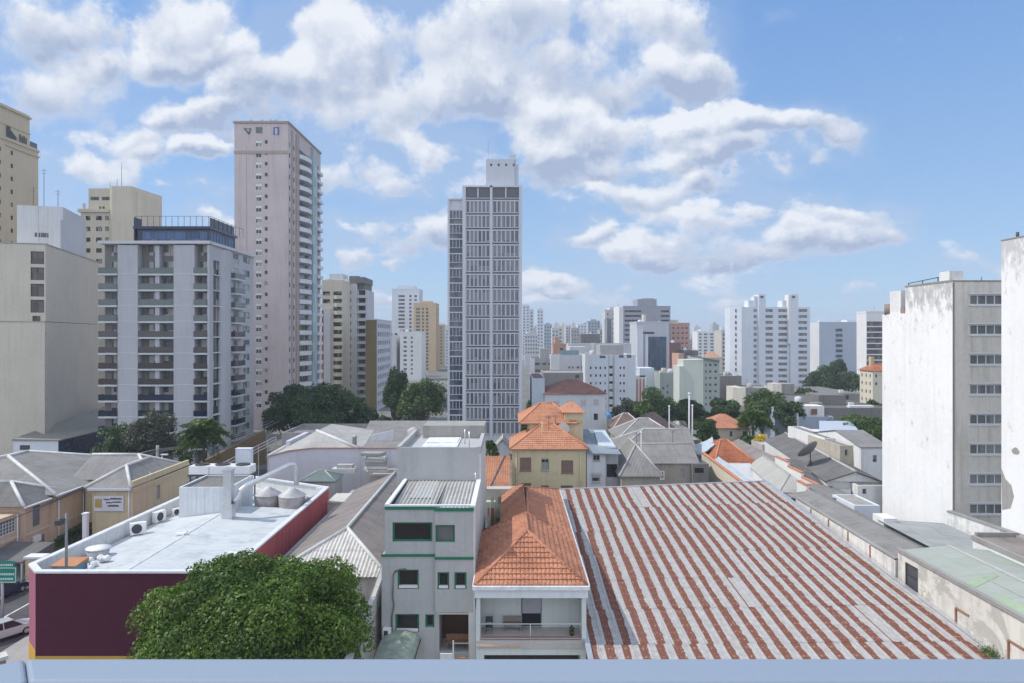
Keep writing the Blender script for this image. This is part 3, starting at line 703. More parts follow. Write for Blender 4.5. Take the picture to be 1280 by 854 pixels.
    T.part('crate',MB().box(0,0,0,1.8,1.5,.85),paint('faded_blue',(.18,.32,.42),.3,.3)); T.part('lid',MB().prism([(-.08,-.08),(1.88,-.08),(1.88,1.58),(-.08,1.58)],.85,[.93,.93,1.1,1.1]),paint('rusty_lid',(.46,.22,.12),.5,0))
    T=Thing('paint_rags','heap of white sacks beside the blue crate on the roof','sacks',-32.9,53.6,6.7)
    mb=MB(); rr=random.Random(5)
    for i in range(7):
        a,b,c=rr.uniform(-.5,.6),rr.uniform(-.5,1.5),rr.uniform(0,.45); mb.lathe(a,b,[(.12,c-.1),(.30,c),(.28,c+.22),(.10,c+.36)],7)
    T.part('sack',mb,plain('white_sack',(.72,.73,.74),.8,0,.3,scale=4))
    T=Thing('lamp_mast','thin grey floodlight mast standing on the near corner of the white roof','mast',X(83,51.5),51.5,6.4)
    T.part('pole',MB().tube([(0,0,0),(0,0,5.2)],[.11,.09],8),plain('mast_grey',(.20,.20,.21),.6)); T.part('floodlight',MB().box(-.4,-.15,4.7,-.02,.2,4.85).box(-.75,-.22,4.35,-.3,.25,4.7),FRAMED)
build_plum()
tree('large fresh green round tree in front of the plum wall',-15.9,43.2,10.5,7.2,zb=2.2,n=120000,ls=.24,mat=L_FRESH,lobes=80,seed=11,ry=6.0,lr=.27,fill=.12)
# ---------------------------------------------------------------- generic houses
CR=random.Random(77)
def clutter(T,w,D,z,ant=True,flat=False,wall=None):
    """what stands on roofs: television aerials, and on flat ones tanks and fan boxes"""
    if ant and CR.random()<.75:
        for k in range(CR.choice((1,1,2))):
            x,y,hh=w*CR.uniform(.25,.75),D*CR.uniform(.3,.6),CR.uniform(1.6,3.2); mb=MB().tube([(x,y,z-.6),(x,y,z+hh)],.035,5)
            for q in (0,.25,.5): mb.beam((x-.45+q*.3,y,z+hh-.1-q*.6),(x+.45-q*.3,y,z+hh-.1-q*.6),.03,.03)
            T.part('antenna',mb,FRAMED)
    if flat and w>5:
        x,y=w*CR.uniform(.15,.6),D*CR.uniform(.25,.5); r=CR.uniform(.7,1.1)
        if CR.random()<.6: T.part('roof_tank',MB().lathe(x,y,[(r,z),(r*1.08,z+.2),(r*1.05,z+1.3),(r*.6,z+1.6),(.05,z+1.65)],12),CR.choice((GREY,PALE,BLUISH)))
        if CR.random()<.7: T.part('fan_box',MB().box(w*.72,D*.2,z,w*.72+1.2,D*.2+.7,z+.9),ALU)
def house(label,px0,px1,ye,Y,D,rise,axis='x',hips=(1,1),wall=None,roof=None,cap=None,wins=(),rwins=(),lwins=(),cat='house',name='house',over=.35,run=None,group=None,tiles=None,gy=0,capr=.12,rz=0,ze=None,x0=None,x1=None,extra=None):
    """house whose front eave runs from px0 to px1 at picture height ye and distance Y"""
    xa=X(px0,Y) if x0 is None else x0; xb=X(px1,Y) if x1 is None else x1; ze=Z(ye,Y) if ze is None else ze
    T=Thing(name,label,cat,xa,Y,0,rz,group); w=xb-xa
    holes={'front':[(X(a,Y)-xa,Z(d,Y),X(b,Y)-xa,Z(c,Y),st) for a,c,b,d,st in wins],'right':list(rwins),'left':list(lwins)}
    mb=MB(); T.block(0,0,w,D,gy,ze-.03,holes,mb,top=False)
    polys,lines,gab=hip(-over,-over,w+over,D+over,ze,rise,axis,hips,run)
    for g in gab:
        s=over if axis=='y' else 0; q=over if axis=='x' else 0
        mb.face([(p[0]+(q if p[0]<w/2 else -q),p[1]+(s if p[1]<D/2 else -s),p[2]-.06) for p in g])
    T.part('wall',mb,wall or WHITE)
    T.part('roof',roofmesh(polys,.12,tiles),roof or FIBRE)
    if cap: T.part('ridge_caps',capmesh(lines,capr),cap)
    clutter(T,w,D,ze+rise*.6,cat in('house',) and D<14)
    if extra: extra(T,w,D,ze)
    T.done(); return T
def flatb(label,px0,px1,yt,Y,D,wall,wins=(),rwins=(),lwins=(),cat='building',name='building',par=.5,roof=None,group=None,extra=None,x0=None,x1=None,rz=0,yb=None):
    """flat roofed building with a parapet"""
    xa=X(px0,Y) if x0 is None else x0; xb=X(px1,Y) if x1 is None else x1; h=Z(yt,Y); w=xb-xa
    T=Thing(name,label,cat,xa,Y,0,rz,group)
    holes={'front':[(X(a,Y)-xa,Z(d,Y),X(b,Y)-xa,Z(c,Y),st) for a,c,b,d,st in wins],'right':list(rwins),'left':list(lwins)}
    mb=MB(); T.block(0,0,w,D,0,h,holes,mb,top=False); t=min(.25,w*.1)
    mb.face([(t,t,h),(t,D-t,h),(t,D-t,h-par),(t,t,h-par)]); mb.face([(w-t,t,h),(w-t,D-t,h),(w-t,D-t,h-par),(w-t,t,h-par)]); mb.face([(t,D-t,h),(w-t,D-t,h),(w-t,D-t,h-par),(t,D-t,h-par)])
    for a in ([(0,0,h),(w,0,h),(w-t,t,h),(t,t,h)],[(w,0,h),(w,D,h),(w-t,D-t,h),(w-t,t,h)],[(w,D,h),(0,D,h),(t,D-t,h),(w-t,D-t,h)],[(0,D,h),(0,0,h),(t,t,h),(t,D-t,h)]): mb.face(a)
    T.part('wall',mb,wall)
    T.part('roof',MB().face([(t,t,h-par),(w-t,t,h-par),(w-t,D-t,h-par),(t,D-t,h-par)]),roof or CONC)
    if cat in('building','apartment block') and Y>100: clutter(T,w,D,h-par,True,True,wall)
    if extra: extra(T,w,D,h)
    T.done(); return T
def tower(label,px0,px1,yt,Y,D,wall,cols=(),pitch=5.0,y0=None,y1=470,wh=.5,st=S_FAR,rcols=(),lcols=(),rst=None,top=(),cat='tower',name='apartment_tower',rpitch=None,group=None,extra=None,bals=(),balmat=None):
    """tall building: window columns given by picture x, storeys by picture pitch"""
    xa=X(px0,Y); xb=X(px1,Y); h=Z(yt,Y); w=xb-xa; T=Thing(name,label,cat,xa,Y,0,0,group)
    fl=pitch*Y/F; z1=Z(y0 if y0 else yt+pitch*.5,Y); rows=[]
    z=z1
    while z-fl*wh>max(1,Z(y1,Y)): rows.append((z-fl*wh,z)); z-=fl
    holes={'front':grid([(X(a,Y)-xa,X(b,Y)-xa) for a,b in cols],rows,st),'right':grid(rcols,rows,rst or st),'left':grid(lcols,rows,rst or st)}
    mb=MB(); T.block(0,0,w,D,0,h,holes,mb)
    T.part('wall',mb,wall)
    T.part('parapet',MB().box(-.12,-.12,h+.002,w+.12,.2,h+.7).box(-.12,D-.2,h+.002,w+.12,D+.12,h+.7).box(-.12,.2,h+.002,.2,D-.2,h+.699).box(w-.2,.2,h+.002,w+.12,D-.2,h+.699),wall)
    for a,b,yy,d0,d1,mt in top:
        T.part('roof_house',MB().box(X(a,Y)-xa,d0,h+.01,X(b,Y)-xa,d1,Z(yy,Y)),mt or wall)
    if Y<900: clutter(T,w,D,h+.02,True,True,wall)
    for a,b,dep in bals:
        bm=MB().box(X(a,Y)-xa,-dep,0,X(b,Y)-xa,-.005,.16).box(X(a,Y)-xa,-dep,.16,X(b,Y)-xa,-dep+.08,1.05).mesh('balcony',[balmat or wall])
        for z0,zz in rows: T.copy('balcony',bm,(0,0,z0-.18))
    if extra: extra(T,w,D,h)
    T.done(); return T
# ---------------------------------------------------------------- left edge: hotel tower, blank walled block
def build_left_high():
    T=Thing('hotel_tower','tall beige tower at the left edge with dark lettering under its cornice','tower',-150,160)
    holes={'right':[]}
    for yy in (169.8,173.9):
        for k in range(9): z=71.6-3.3*k; holes['right'].append((yy-160-.4,z-.55,yy-160+.4,z+.55,S_SMALL))
    mb=MB(); T.block(0,0,22.6,23.6,0,75.2,holes,mb); T.block(0,0,22.4,20.6,75.3,83.2,{},mb)
    T.part('wall',mb,paint('sand_wall',(.53,.455,.335),.2,.25))
    T.part('cornice',MB().box(-.2,-.2,82.3,22.9,20.9,82.7).box(-.1,-.1,78.2,22.6,20.75,78.5).box(-.1,-.1,74.3,22.9,23.8,74.8).box(21,11.6,72.9,22.9,23.9,73.25),paint('sand_trim',(.52,.45,.33),.2,.2))
    T.part('terrace_rail',MB().box(22.3,20.8,75.2,22.36,23.5,76.6).box(20,23.4,75.2,22.3,23.46,76.6),G_GREEN)
    mb=MB(); x=22.62 # letters: a dark emblem and a short word
    mb.box(x,12.1,75.25,x+.06,13.3,78.0); mb.prism([(x,13.3),(x+.06,13.3),(x+.06,15.5),(x,15.5)],75.25,[77.4,77.4,75.9,75.9])
    for k,(a,b) in enumerate(((16.6,.35),(17.35,.35),(18.05,.4),(18.85,.35))): mb.box(x,a,75.25,x+.06,a+b,77.2 if k%2==0 else 76.9)
    T.part('lettering',mb,FRAMED); T.done()
    # beige blank walled block, turned about sixteen degrees
    rz=R(16.4); w=14.0; cx,cy=-93.6,137.0
    T=Thing('apartment_block','beige block with a blank side wall and four stacked dark windows at its corner','building',cx-w*math.cos(rz),cy-w*math.sin(rz),0,rz)
    st=ST(.08,2,2,f=FRAMED,p=glass('brownish_pane',(.06,.05,.05),(.13,.11,.10),.4,.3),dep=.2)
    hs=[(w-2.6,Z(b,137),w-.25,Z(a,137),st) for a,b in ((314.6,330.4),(334.6,350.4),(355,371),(375,391))]+[(w-2.3,Z(402,137),w-.9,Z(395,137),st)]
    low=[]
    for k in range(8):
        z=Z(415+20*k,136); low+=[(w-9.2,z-1.5,w-8.0,z,ST(.08,1,1,f=FRAMEW,p=G_ROOM)),(w-12.2,z-1.5,w-11.0,z,ST(.08,1,1,f=FRAMEW,p=G_ROOM))]
    slots={'right':[(.4,Z(419+20*k,137),.95,Z(416.8+20*k,137),ST(0,p=G_DARK,dep=.15)) for k in range(7)]}
    mb=MB(); T.block(0,0,w,36,27.9,43.3,{'front':hs},mb); T.block(0,-.45,w+.0,36,0,27.8,{'front':low,'right':slots['right']},mb)
    T.part('wall',mb,BEIGE); T.part('coping',MB().box(-.1,-.1,43.31,w+.1,.2,43.55).box(w-.2,.2,43.31,w+.1,36,43.55).box(-.1,-.55,27.78,w+.05,-.005,27.93),paint('grey_coping',(.36,.35,.32),.4,.3))
    mb=MB(); T.block(w-9.2,12,w-.6,28,43.4,53,{'front':[(3.2,46.2,6.6,47.3,ST(.06,3,1,f=FRAMEW,p=G_BLUE))]},mb); mb.box(w-5.4,11.9,43.4,w-5.2,12,53); mb.box(w-2.5,9.5,43.4,w-.3,12,50)
    T.part('penthouse',mb,PALE)
    mb=MB()
    for a,h in ((1.5,5),(3.5,9),(6.2,4.5)):
        x=w-9+a; mb.tube([(x,16,53),(x,16,53+h)],.06,5); mb.beam((x-.6,16,52.5+h),(x+.6,16,52.5+h),.05,.05); mb.beam((x-.4,16,51.9+h),(x+.4,16,51.9+h),.05,.05)
    T.part('antenna',mb,FRAMED); T.done()
    # podium with the sloping grey roof
    T=Thing('podium_annex','low annex with a sloping grey roof, white front and navy glass side','building',-95,130)
    w,D=8.6,42
    mb=MB().prism([(0,0),(w,0),(w,D),(0,D)],0,[5.2,5.0,5.0,9.5],[0,1,0,0],2); T.part('wall',mb,[BLUISH,NAVY,FIBREBR])
    T.part('roof',MB().prism([(-.1,-.2),(w+.3,-.2),(w+.3,D),(-.1,D)],5.02,[5.4,5.22,5.3,9.9]),paint('grey_slab_roof',(.25,.24,.22),.4,0))
    T.part('base_panel',MB().box(.3,-.06,.8,w-.6,-.003,1.9),TAN); T.part('window',MB().box(1.3,-.05,3.3,3.2,-.002,4.2),FRAMED); T.done()
    # cream block with stacked windows
    Y=190; xo=X(101,Y)
    T=Thing('apartment_block','cream apartment block with a stepped top and a tall blank wing','building',xo,Y)
    r=[(Z(y+5.5,Y),Z(y,Y)) for y in (270,283.5,297,310.5,324,337)]
    S=ST(.08,2,1,f=FRAMED,p=G_ROOM)
    x=lambda p:X(p,Y)-xo
    h={'front':grid([(x(107),x(113)),(x(120),x(127.5)),(x(131.5),x(136))],r,S)+[(x(124),Z(261,Y),x(126),Z(258,Y),S_SMALL),(x(128.5),Z(261,Y),x(130.5),Z(258,Y),S_SMALL)]}
    mb=MB(); T.block(0,0,x(138),14,0,60.4,h,mb)
    T.block(x(109),.6,x(141),14,60.5,Z(235,Y),{'front':[(x(111)-x(109),Z(250,Y),x(122)-x(109),Z(245.5,Y),ST(.1,3,1,f=FRAMEG,p=G_BLUE)),(x(125.5)-x(109),Z(250,Y),x(137)-x(109),Z(245.5,Y),ST(.1,3,1,f=FRAMEG,p=G_BLUE))]},mb)
    mb.prism([(x(138)+.02,-.4),(x(142),-.8),(x(165),-.8),(x(165)+.3,0),(x(168)+1.0,13),(x(138)+.02,13)],0,Z(233.5,Y))
    mb.box(x(165)+.1,1.5,0,x(165)+1.6,10.5,Z(240,Y)); T.part('wall',mb,CREAM)
    T.part('cornice',MB().box(-.6,-.5,59.4,x(138)-.1,-.003,60.3).box(-.6,-.002,59.4,-.003,14,60.3).box(.4,.2,60.42,1.0,.8,61.9),CREAM)
    mb=MB(); 
    for a,hh in ((4,2.5),(6,3.5),(7.3,8)): mb.tube([(x(109)+a,4,Z(235,Y)),(x(109)+a,4,Z(235,Y)+hh)],.06,5)
    T.part('antenna',mb,FRAMED); T.done()
build_left_high()
# ---------------------------------------------------------------- grey apartment block with glass guarded balconies
def build_apartments():
    Y=126.0; xo=X(125,Y); T=Thing('apartment_block','grey apartment block with glass balconies and a navy glass penthouse','apartment block',xo,Y)
    x=lambda p:X(p,Y)-xo; Wd=x(260); D=22.2; h=42.0; fl=2.93; k0=36.5
    B1,B2,B3=(0,x(147)),(x(172),x(217)),(x(243),x(259))
    doors={'front':[],'right':[]}; r=1.5
    dg=ST(.06,2,1,f=FRAMEG,p=G_ROOM,dep=.06); dn=ST(.06,1,1,f=FRAMED,p=G_ROOM,dep=.06)
    zs=[k0-fl*k for k in range(12)]; rows=[k0+fl]+zs
    for i,z in enumerate(rows):
        a=z+.05; b=z+2.45
        if i==0: a=z+.5; b=z+2.6
        doors['front']+=[(x(133),a,x(146.6),b,dg),(x(180.5),a,x(192.3),b,dn),(x(199.5),a,x(215.5),b,dg),(x(246),a,x(258),b,dn)]
    sd=[]
    for i,z in enumerate(rows):
        sd+=[(11.2-r,z+.18,14.0-r,z+2.3,dg),(16.4-r,z+.9,20.0-r,z+2.3,ST(.08,3,1,f=FRAMEG,p=G_ROOM))]
        if i>0: sd.append((2.2-r,z+.12,5.0-r,z+2.75,ST(.05,2,1,f=FRAMED,p=G_DARK,dep=.3)))
    doors['right']=sd
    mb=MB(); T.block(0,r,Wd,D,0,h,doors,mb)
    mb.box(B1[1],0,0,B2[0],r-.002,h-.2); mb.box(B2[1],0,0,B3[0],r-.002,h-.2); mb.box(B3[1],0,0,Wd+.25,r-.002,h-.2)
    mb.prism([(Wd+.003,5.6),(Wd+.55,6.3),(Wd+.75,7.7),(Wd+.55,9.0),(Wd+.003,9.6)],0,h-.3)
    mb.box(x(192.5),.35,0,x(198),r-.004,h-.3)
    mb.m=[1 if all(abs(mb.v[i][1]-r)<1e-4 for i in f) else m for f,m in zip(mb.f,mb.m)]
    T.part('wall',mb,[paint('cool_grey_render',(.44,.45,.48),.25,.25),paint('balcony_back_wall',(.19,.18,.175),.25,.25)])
    mb=MB()
    for z in zs[:]:
        for a,b in ((B1[1],B2[0]),(B2[1],B3[0])): mb.box(a+.05,-.035,z+.0,b-.05,-.003,z+.06)
    T.part('joint_strip',mb,TRIM)
    T.part('roof_slab',MB().box(-.3,-.3,h+.003,Wd+.4,D+.2,h+.55),paint('roof_slab_paint',(.56,.56,.57),.25,.3))
    tr=paint('slab_edge',(.55,.57,.60),.25,.3)
    gm={'a':G_GREEN,'b':G_BROWN,'c':G_NAVY}
    def bal(w_,d,key,side=False):
        sl=MB().box(0,-d,-.32,w_,-.003,.0).mesh('balcony',[tr])
        g=MB(); e=.05
        g.box(e,-d+.02,.03,w_-e,-d+.05,1.1); g.box(e,-d+.05,.03,e+.03,-.01,1.1)
        return sl,g.mesh('guard',[gm[key]])
    cache={}
    for i,z in enumerate(zs):
        key='a' if i<4 else ('b' if i<8 else 'c')
        for n,(a,b,d) in enumerate(((B1[0]-.25,B1[1]-.02,1.75),(B2[0]+.02,B2[1]-.02,1.45),(B3[0]-.15,B3[1]+.02,1.7))):
            if (n,key) not in cache: cache[(n,key)]=bal(b-a,d,key)
            sl,g=cache[(n,key)]; o=T.copy('balcony',sl,(a,r,z)); link('guard',g,o)
        kk=('s','a' if i<3 else key)
        if kk not in cache: cache[kk]=bal(5.2,1.0,kk[1])
        sl,g=cache[kk]; o=T.copy('balcony',sl,(Wd,10.0,z),R(90)); link('guard',g,o)
        T.part('fin_slab',MB().box(Wd+.003,2.1,z-.1,Wd+.28,5.2,z+.02),TRIM) if i<12 else None
    # the navy glass penthouse
    px=lambda p,YY:X(p,YY)-xo
    mb=MB(); yb=4.0; x0,x1=px(171,130),px(262,130); st=ST(.06,8,1,f=FRAMED,p=glass('navy_pane',(.03,.06,.13),(.08,.12,.2),.4,.05),dep=.1)
    T.block(x0,yb,x1,16,h+.56,h+3.3,{'front':[(.9,h+.8,x1-x0-.4,h+3.0,st)],'right':[(.4,h+.8,11.6,h+3.0,st)]},mb); T.part('penthouse',mb,NAVY)
    T.part('penthouse_roof',MB().box(x0-.4,yb-.6,h+3.31,x1+.3,16.5,h+3.8),NAVY)
    mb=MB(); zt=h+3.8
    for i in range(13):
        xx=x0+(x1-x0)*i/12; mb.box(xx-.03,yb-.5,zt,xx+.03,yb-.44,zt+1.9)
    mb.beam((x0,yb-.47,zt+1.9),(x1,yb-.47,zt+1.9),.06,.06)
    for i in range(1,9):
        yy=yb-.4+i*2; mb.box(x1+.2,yy-.03,zt,x1+.26,yy+.03,zt+1.9)
    mb.beam((x1+.23,yb-.4,zt+1.9),(x1+.23,yb+16,zt+1.9),.06,.06); mb.beam((x1-.03,yb-.47,zt+1.87),(x1+.26,yb-.4,zt+1.87),.06,.06)
    T.part('roof_railing',mb,FRAMED); T.part('roof_screen',MB().box(x1+.18,yb-.4,zt,x1+.2,15,zt+1.7),NAVY); T.part('roof_screen',MB().box(x0-.3,yb-.5,h+.6,x0-.1,yb+2,zt+1.7),NAVY)
    T.done()
    T=Thing('brown_garden_wall','brown boundary wall below the grey apartment block','wall',X(250,118),118)
    L=X(345,135)-X(250,118); mb=MB().prism([(0,0),(.4,-.3),(X(332,134)-X(250,118),16),(X(332,134)-X(250,118)-.5,16.3)],0,[3.2,3.2,6.5,6.5]); T.part('wall',mb,paint('brown_wall',(.20,.14,.075),.4,.3))
build_apartments()
# ---------------------------------------------------------------- tall pink tower
def build_pink():
    Y=182.0; xo=X(293,Y); T=Thing('apartment_tower','tallest pinkish stone tower with white bowed balconies on its right side','tower',xo,Y)
    x=lambda p:X(p,Y)-xo; Wd=x(360); D=31; h=Z(154,Y); fl=13.6*Y/F; fr=[];sd=[]
    w1=ST(.09,2,1,f=FRAMEW,p=G_DARK,blind=.4); w2=ST(.05,1,1,f=FRAMED,p=G_DARK)
    rows=[Z(180,Y)-fl*k for k in range(25)]
    for z in rows:
        fr+=[(x(319.5),z-.75,x(327),z+1.0,w1),(x(331),z+.05,x(334.5),z+1.0,w2)]
        sd+=[(1.0,z-.4,1.9,z+.8,w2),(4.6,z-.4,5.5,z+.8,w2),(25.2,z-1.1,29.2,z+1.3,ST(.07,3,1,f=FRAMEW,p=G_BLUE))]
        sd+=[(9.6,z-1.1,18.6,z+1.25,ST(.08,4,1,f=FRAMEW,p=G_DARK,dep=.5))]
    mb=MB(); T.block(0,0,Wd,D,0,h,{'front':fr,'right':sd},mb); T.part('wall',mb,PINK)
    tr=paint('pink_trim',(.40,.34,.31),.3,.3)
    T.part('cornice',MB().box(-.3,-.3,h+.003,Wd+.3,D+.2,h+.5).box(-.12,-.12,Z(190.5,Y)-.4,Wd+.06,-.003,Z(190.5,Y)+.4),tr)
    T.part('vertical_joint',MB().box(x(308),-.04,0,x(308.8),-.003,h-6).box(Wd+.003,6.3,0,Wd+.35,8.6,h-1).box(Wd+.003,2.6,0,Wd+.2,3.9,h-1),tr)
    bw=paint('balcony_white',(.66,.68,.70),.2,.25)
    mb=MB(); P=[(0,0)]+[(10.5*t,-(.5+1.3*math.sin(math.pi*t))) for t in [i/8 for i in range(9)]]+[(10.5,0)]
    mb.prism(P[::1],-.25,0.95); bm=mb.mesh('balcony',[bw])
    gm=MB(); 
    for i in range(1,9): a,b=P[i],P[i+1]; gm.face([(a[0],a[1]-.01,.96),(b[0],b[1]-.01,.96),(b[0],b[1]-.01,1.25),(a[0],a[1]-.01,1.25)])
    gmm=gm.mesh('guard',[G_GREEN])
    em=MB().box(0,-.9,-.2,5.4,0,.75).mesh('end_balcony',[bw])
    for i,z in enumerate(rows):
        o=T.copy('balcony',bm,(Wd+.004,8.9,z-1.3),R(90)); link('guard',gmm,o); T.copy('end_balcony',em,(Wd+.004,25.2,z-1.5),R(90))
    T.part('glazed_strip',MB().box(Wd+.003,20.2,0,Wd+.8,24.6,h-1.0),glass('pale_glazing',(.25,.31,.33),(.40,.44,.45),.5,.1))
    T.part('roof_sign',MB().box(x(342),-.14,Z(168.5,Y),x(349),-.005,Z(159,Y)),plain('violet_panel',(.12,.10,.30),.5)); T.part('sign_panel',MB().box(x(344),-.18,Z(168.5,Y),x(347),-.142,Z(160.5,Y)),plain('pale_panel',(.5,.5,.6),.5))
    T.part('reflection_panel',MB().prism([(x(305),-.1),(x(314),-.1),(x(314),-.003),(x(305),-.003)],Z(160.5,Y)-.1,Z(160.5,Y)).box(x(320),-.1,Z(166.5,Y),x(328),-.004,Z(159,Y)).beam((x(305.5),-.05,Z(160.5,Y)),(x(311.5),-.05,Z(167.5,Y)),.1,.5).beam((x(313.5),-.05,Z(160.5,Y)),(x(311.5),-.05,Z(167.5,Y)),.1,.5),G_GREEN)  # triangular reflections near the tower top, built as thin panels
    mb=MB()
    for a in (2.5,5.6,8,9.2): mb.tube([(a,5,h),(a,5,h+2.6)],.06,5); mb.beam((a-.5,5,h+2.3),(a+.5,5,h+2.3),.06,.06)
    T.part('antenna',mb,FRAMED); T.done()
build_pink()
# ---------------------------------------------------------------- towers left of the glass one
def build_left_towers():
    Y=250.0; xo=X(402,Y); x=lambda p:X(p,Y)-xo; fl=9.65*Y/F
    T=Thing('apartment_tower','cream tower with rounded dark balcony bands, beside the pinkish tower','tower',xo,Y)
    Wd=x(428); h=Z(350,Y); rows=[Z(368,Y)-fl*k for k in range(17)]; st=ST(0,p=G_DARK,dep=.9)
    fr=grid([(x(416.5),Wd-.25)],[(z-.4,z+1.05) for z in rows],st)+grid([(.4,x(412.5))],[(z-.4,z+1.05) for z in rows[:2]],st)
    mb=MB(); T.block(0,0,Wd,14,0,h,{'front':fr},mb); T.part('wall',mb,CREAM)
    P=[(x(416.3),-.003)]+[(x(416.3)+(Wd-x(416.3))*i/8,-.9*math.sin(math.pi*(i/8)*.9)-.05) for i in range(9)]+[(Wd+.2,-.003)]
    bm=MB().prism(P,0,1.35).mesh('balcony',[CREAM])
    for z in rows: T.copy('balcony',bm,(0,0,z-1.75))
    T.part('pilaster',MB().box(x(405.5),-.9,0,x(414),-.003,Z(386,Y)),PALE); T.part('red_strip',MB().box(x(402.4),-.6,0,x(405),-.003,Z(388,Y)),paint('rust_red_wall',(.34,.13,.09),.3,.3)); T.done()
    Y=262.0; xo=X(408,Y); x=lambda p:X(p,Y)-xo; fl=9.6*Y/F
    T=Thing('apartment_tower','pale grey tower with corner balconies and a dark roof crown','tower',xo,Y)
    Wd=x(446); h=Z(349,Y); rows=[Z(366,Y)-fl*k for k in range(16)]
    fr=grid([(x(430),x(432.5)),(x(436.5),x(439))],[(z-.6,z+.8) for z in rows],ST(0,p=G_FAR,dep=.2))
    mb=MB(); T.block(0,0,Wd,16,0,h,{'front':fr},mb); T.block(Wd+.01,1.6,x(457),16,0,Z(362,Y),{'front':grid([(.4,2.9)],[(z-.8,z+1.1) for z in rows],ST(0,p=G_DARK,dep=.3))},mb); T.part('wall',mb,PALE)
    bm=MB().box(0,0,0,x(457)-Wd+.3,1.55,.9).mesh('balcony',[PALE])
    for z in rows: T.copy('balcony',bm,(Wd+.02,0,z-2.0))
    T.part('crown',MB().box(x(437),-.3,Z(354,Y),x(456),15,Z(346.5,Y)).box(x(436),.5,h+.01,x(448),10,Z(345,Y)).box(Wd+.3,1.7,Z(362,Y)+.01,x(456)-.4,15,Z(354,Y)-.01),DKCONC)
    T.part('tank_house',MB().box(x(410),2,h+.01,x(427),10,Z(342,Y)),PALE); T.done()
    # olive slab
    Y=228.0; xo=X(457,Y); T=Thing('apartment_block','olive brown slab building with a blank front and grey windowed side','building',xo,Y)
    Wd=X(471,Y)-xo; D=28; h=Z(400,Y); rows=[h-1.2-2.9*k for k in range(10)]
    mb=MB(); T.block(0,0,Wd,D,0,h,{'right':grid([(2+4*k,4.6+4*k) for k in range(6)],[(z-1.5,z) for z in rows],S_FAR)},mb,m=0)
    mb.m=[1 if abs(mb.v[f[0]][0]-mb.v[f[1]][0])<1e-6 and abs(mb.v[f[0]][0]-Wd)<.5 else m for f,m in zip(mb.f,mb.m)]
    T.part('wall',mb,[OLIVE,LILAC]); T.part('coping',MB().box(-.1,-.1,h+.003,Wd+.15,.3,h+.3).box(Wd-.2,.3,h+.003,Wd+.15,D,h+.3),LILAC); T.done()
    tower('pale grey tower with balcony stacks, left of the tan tower',490,524,362,500,20,BLUISH,[(498,506),(511.5,514.5),(518,521)],4.8,y0=369,y1=470,top=((496,518,357,2,14,None),),wh=.55,rcols=[(2,5),(9,12)])
    tower('low white block in front of the pale grey tower',500,527,416,385,18,WHITE,[(513.5,516),(504.5,508.5)],5.6,y0=421,y1=478,wh=.45,name='apartment_block',cat='building',extra=lambda T,w,D,h:T.part('side_wing',MB().box(-9.5,1,0,-2.2,D,h-1.5),PALE))
    tower('tan tower with brown balcony columns, left of the glass tower',517,545,380,480,20,TAN,[(520,525),(532.5,535.5),(527.5,530)],4.4,y0=385,y1=478,wh=.6,top=((525,539,376,4,12,None),),rcols=[(2,5),(8,11),(14,17)])
    tower('far beige tower, just left of the glass tower',545,553.5,407,540,16,TAN,[(546.5,549),(550.5,552.5)],4.0,y1=466,wh=.5)
    tower('far pale tower half hidden behind the glass tower',552,566,411,570,16,BLUISH,[(553.5,556),(558,562)],4.0,y1=466,wh=.5)
    tower('slim white tower behind the olive slab',484,500,414,420,12,WHITE,[(486.5,490.5),(493,497)],5.2,y1=472,wh=.5)
build_left_towers()
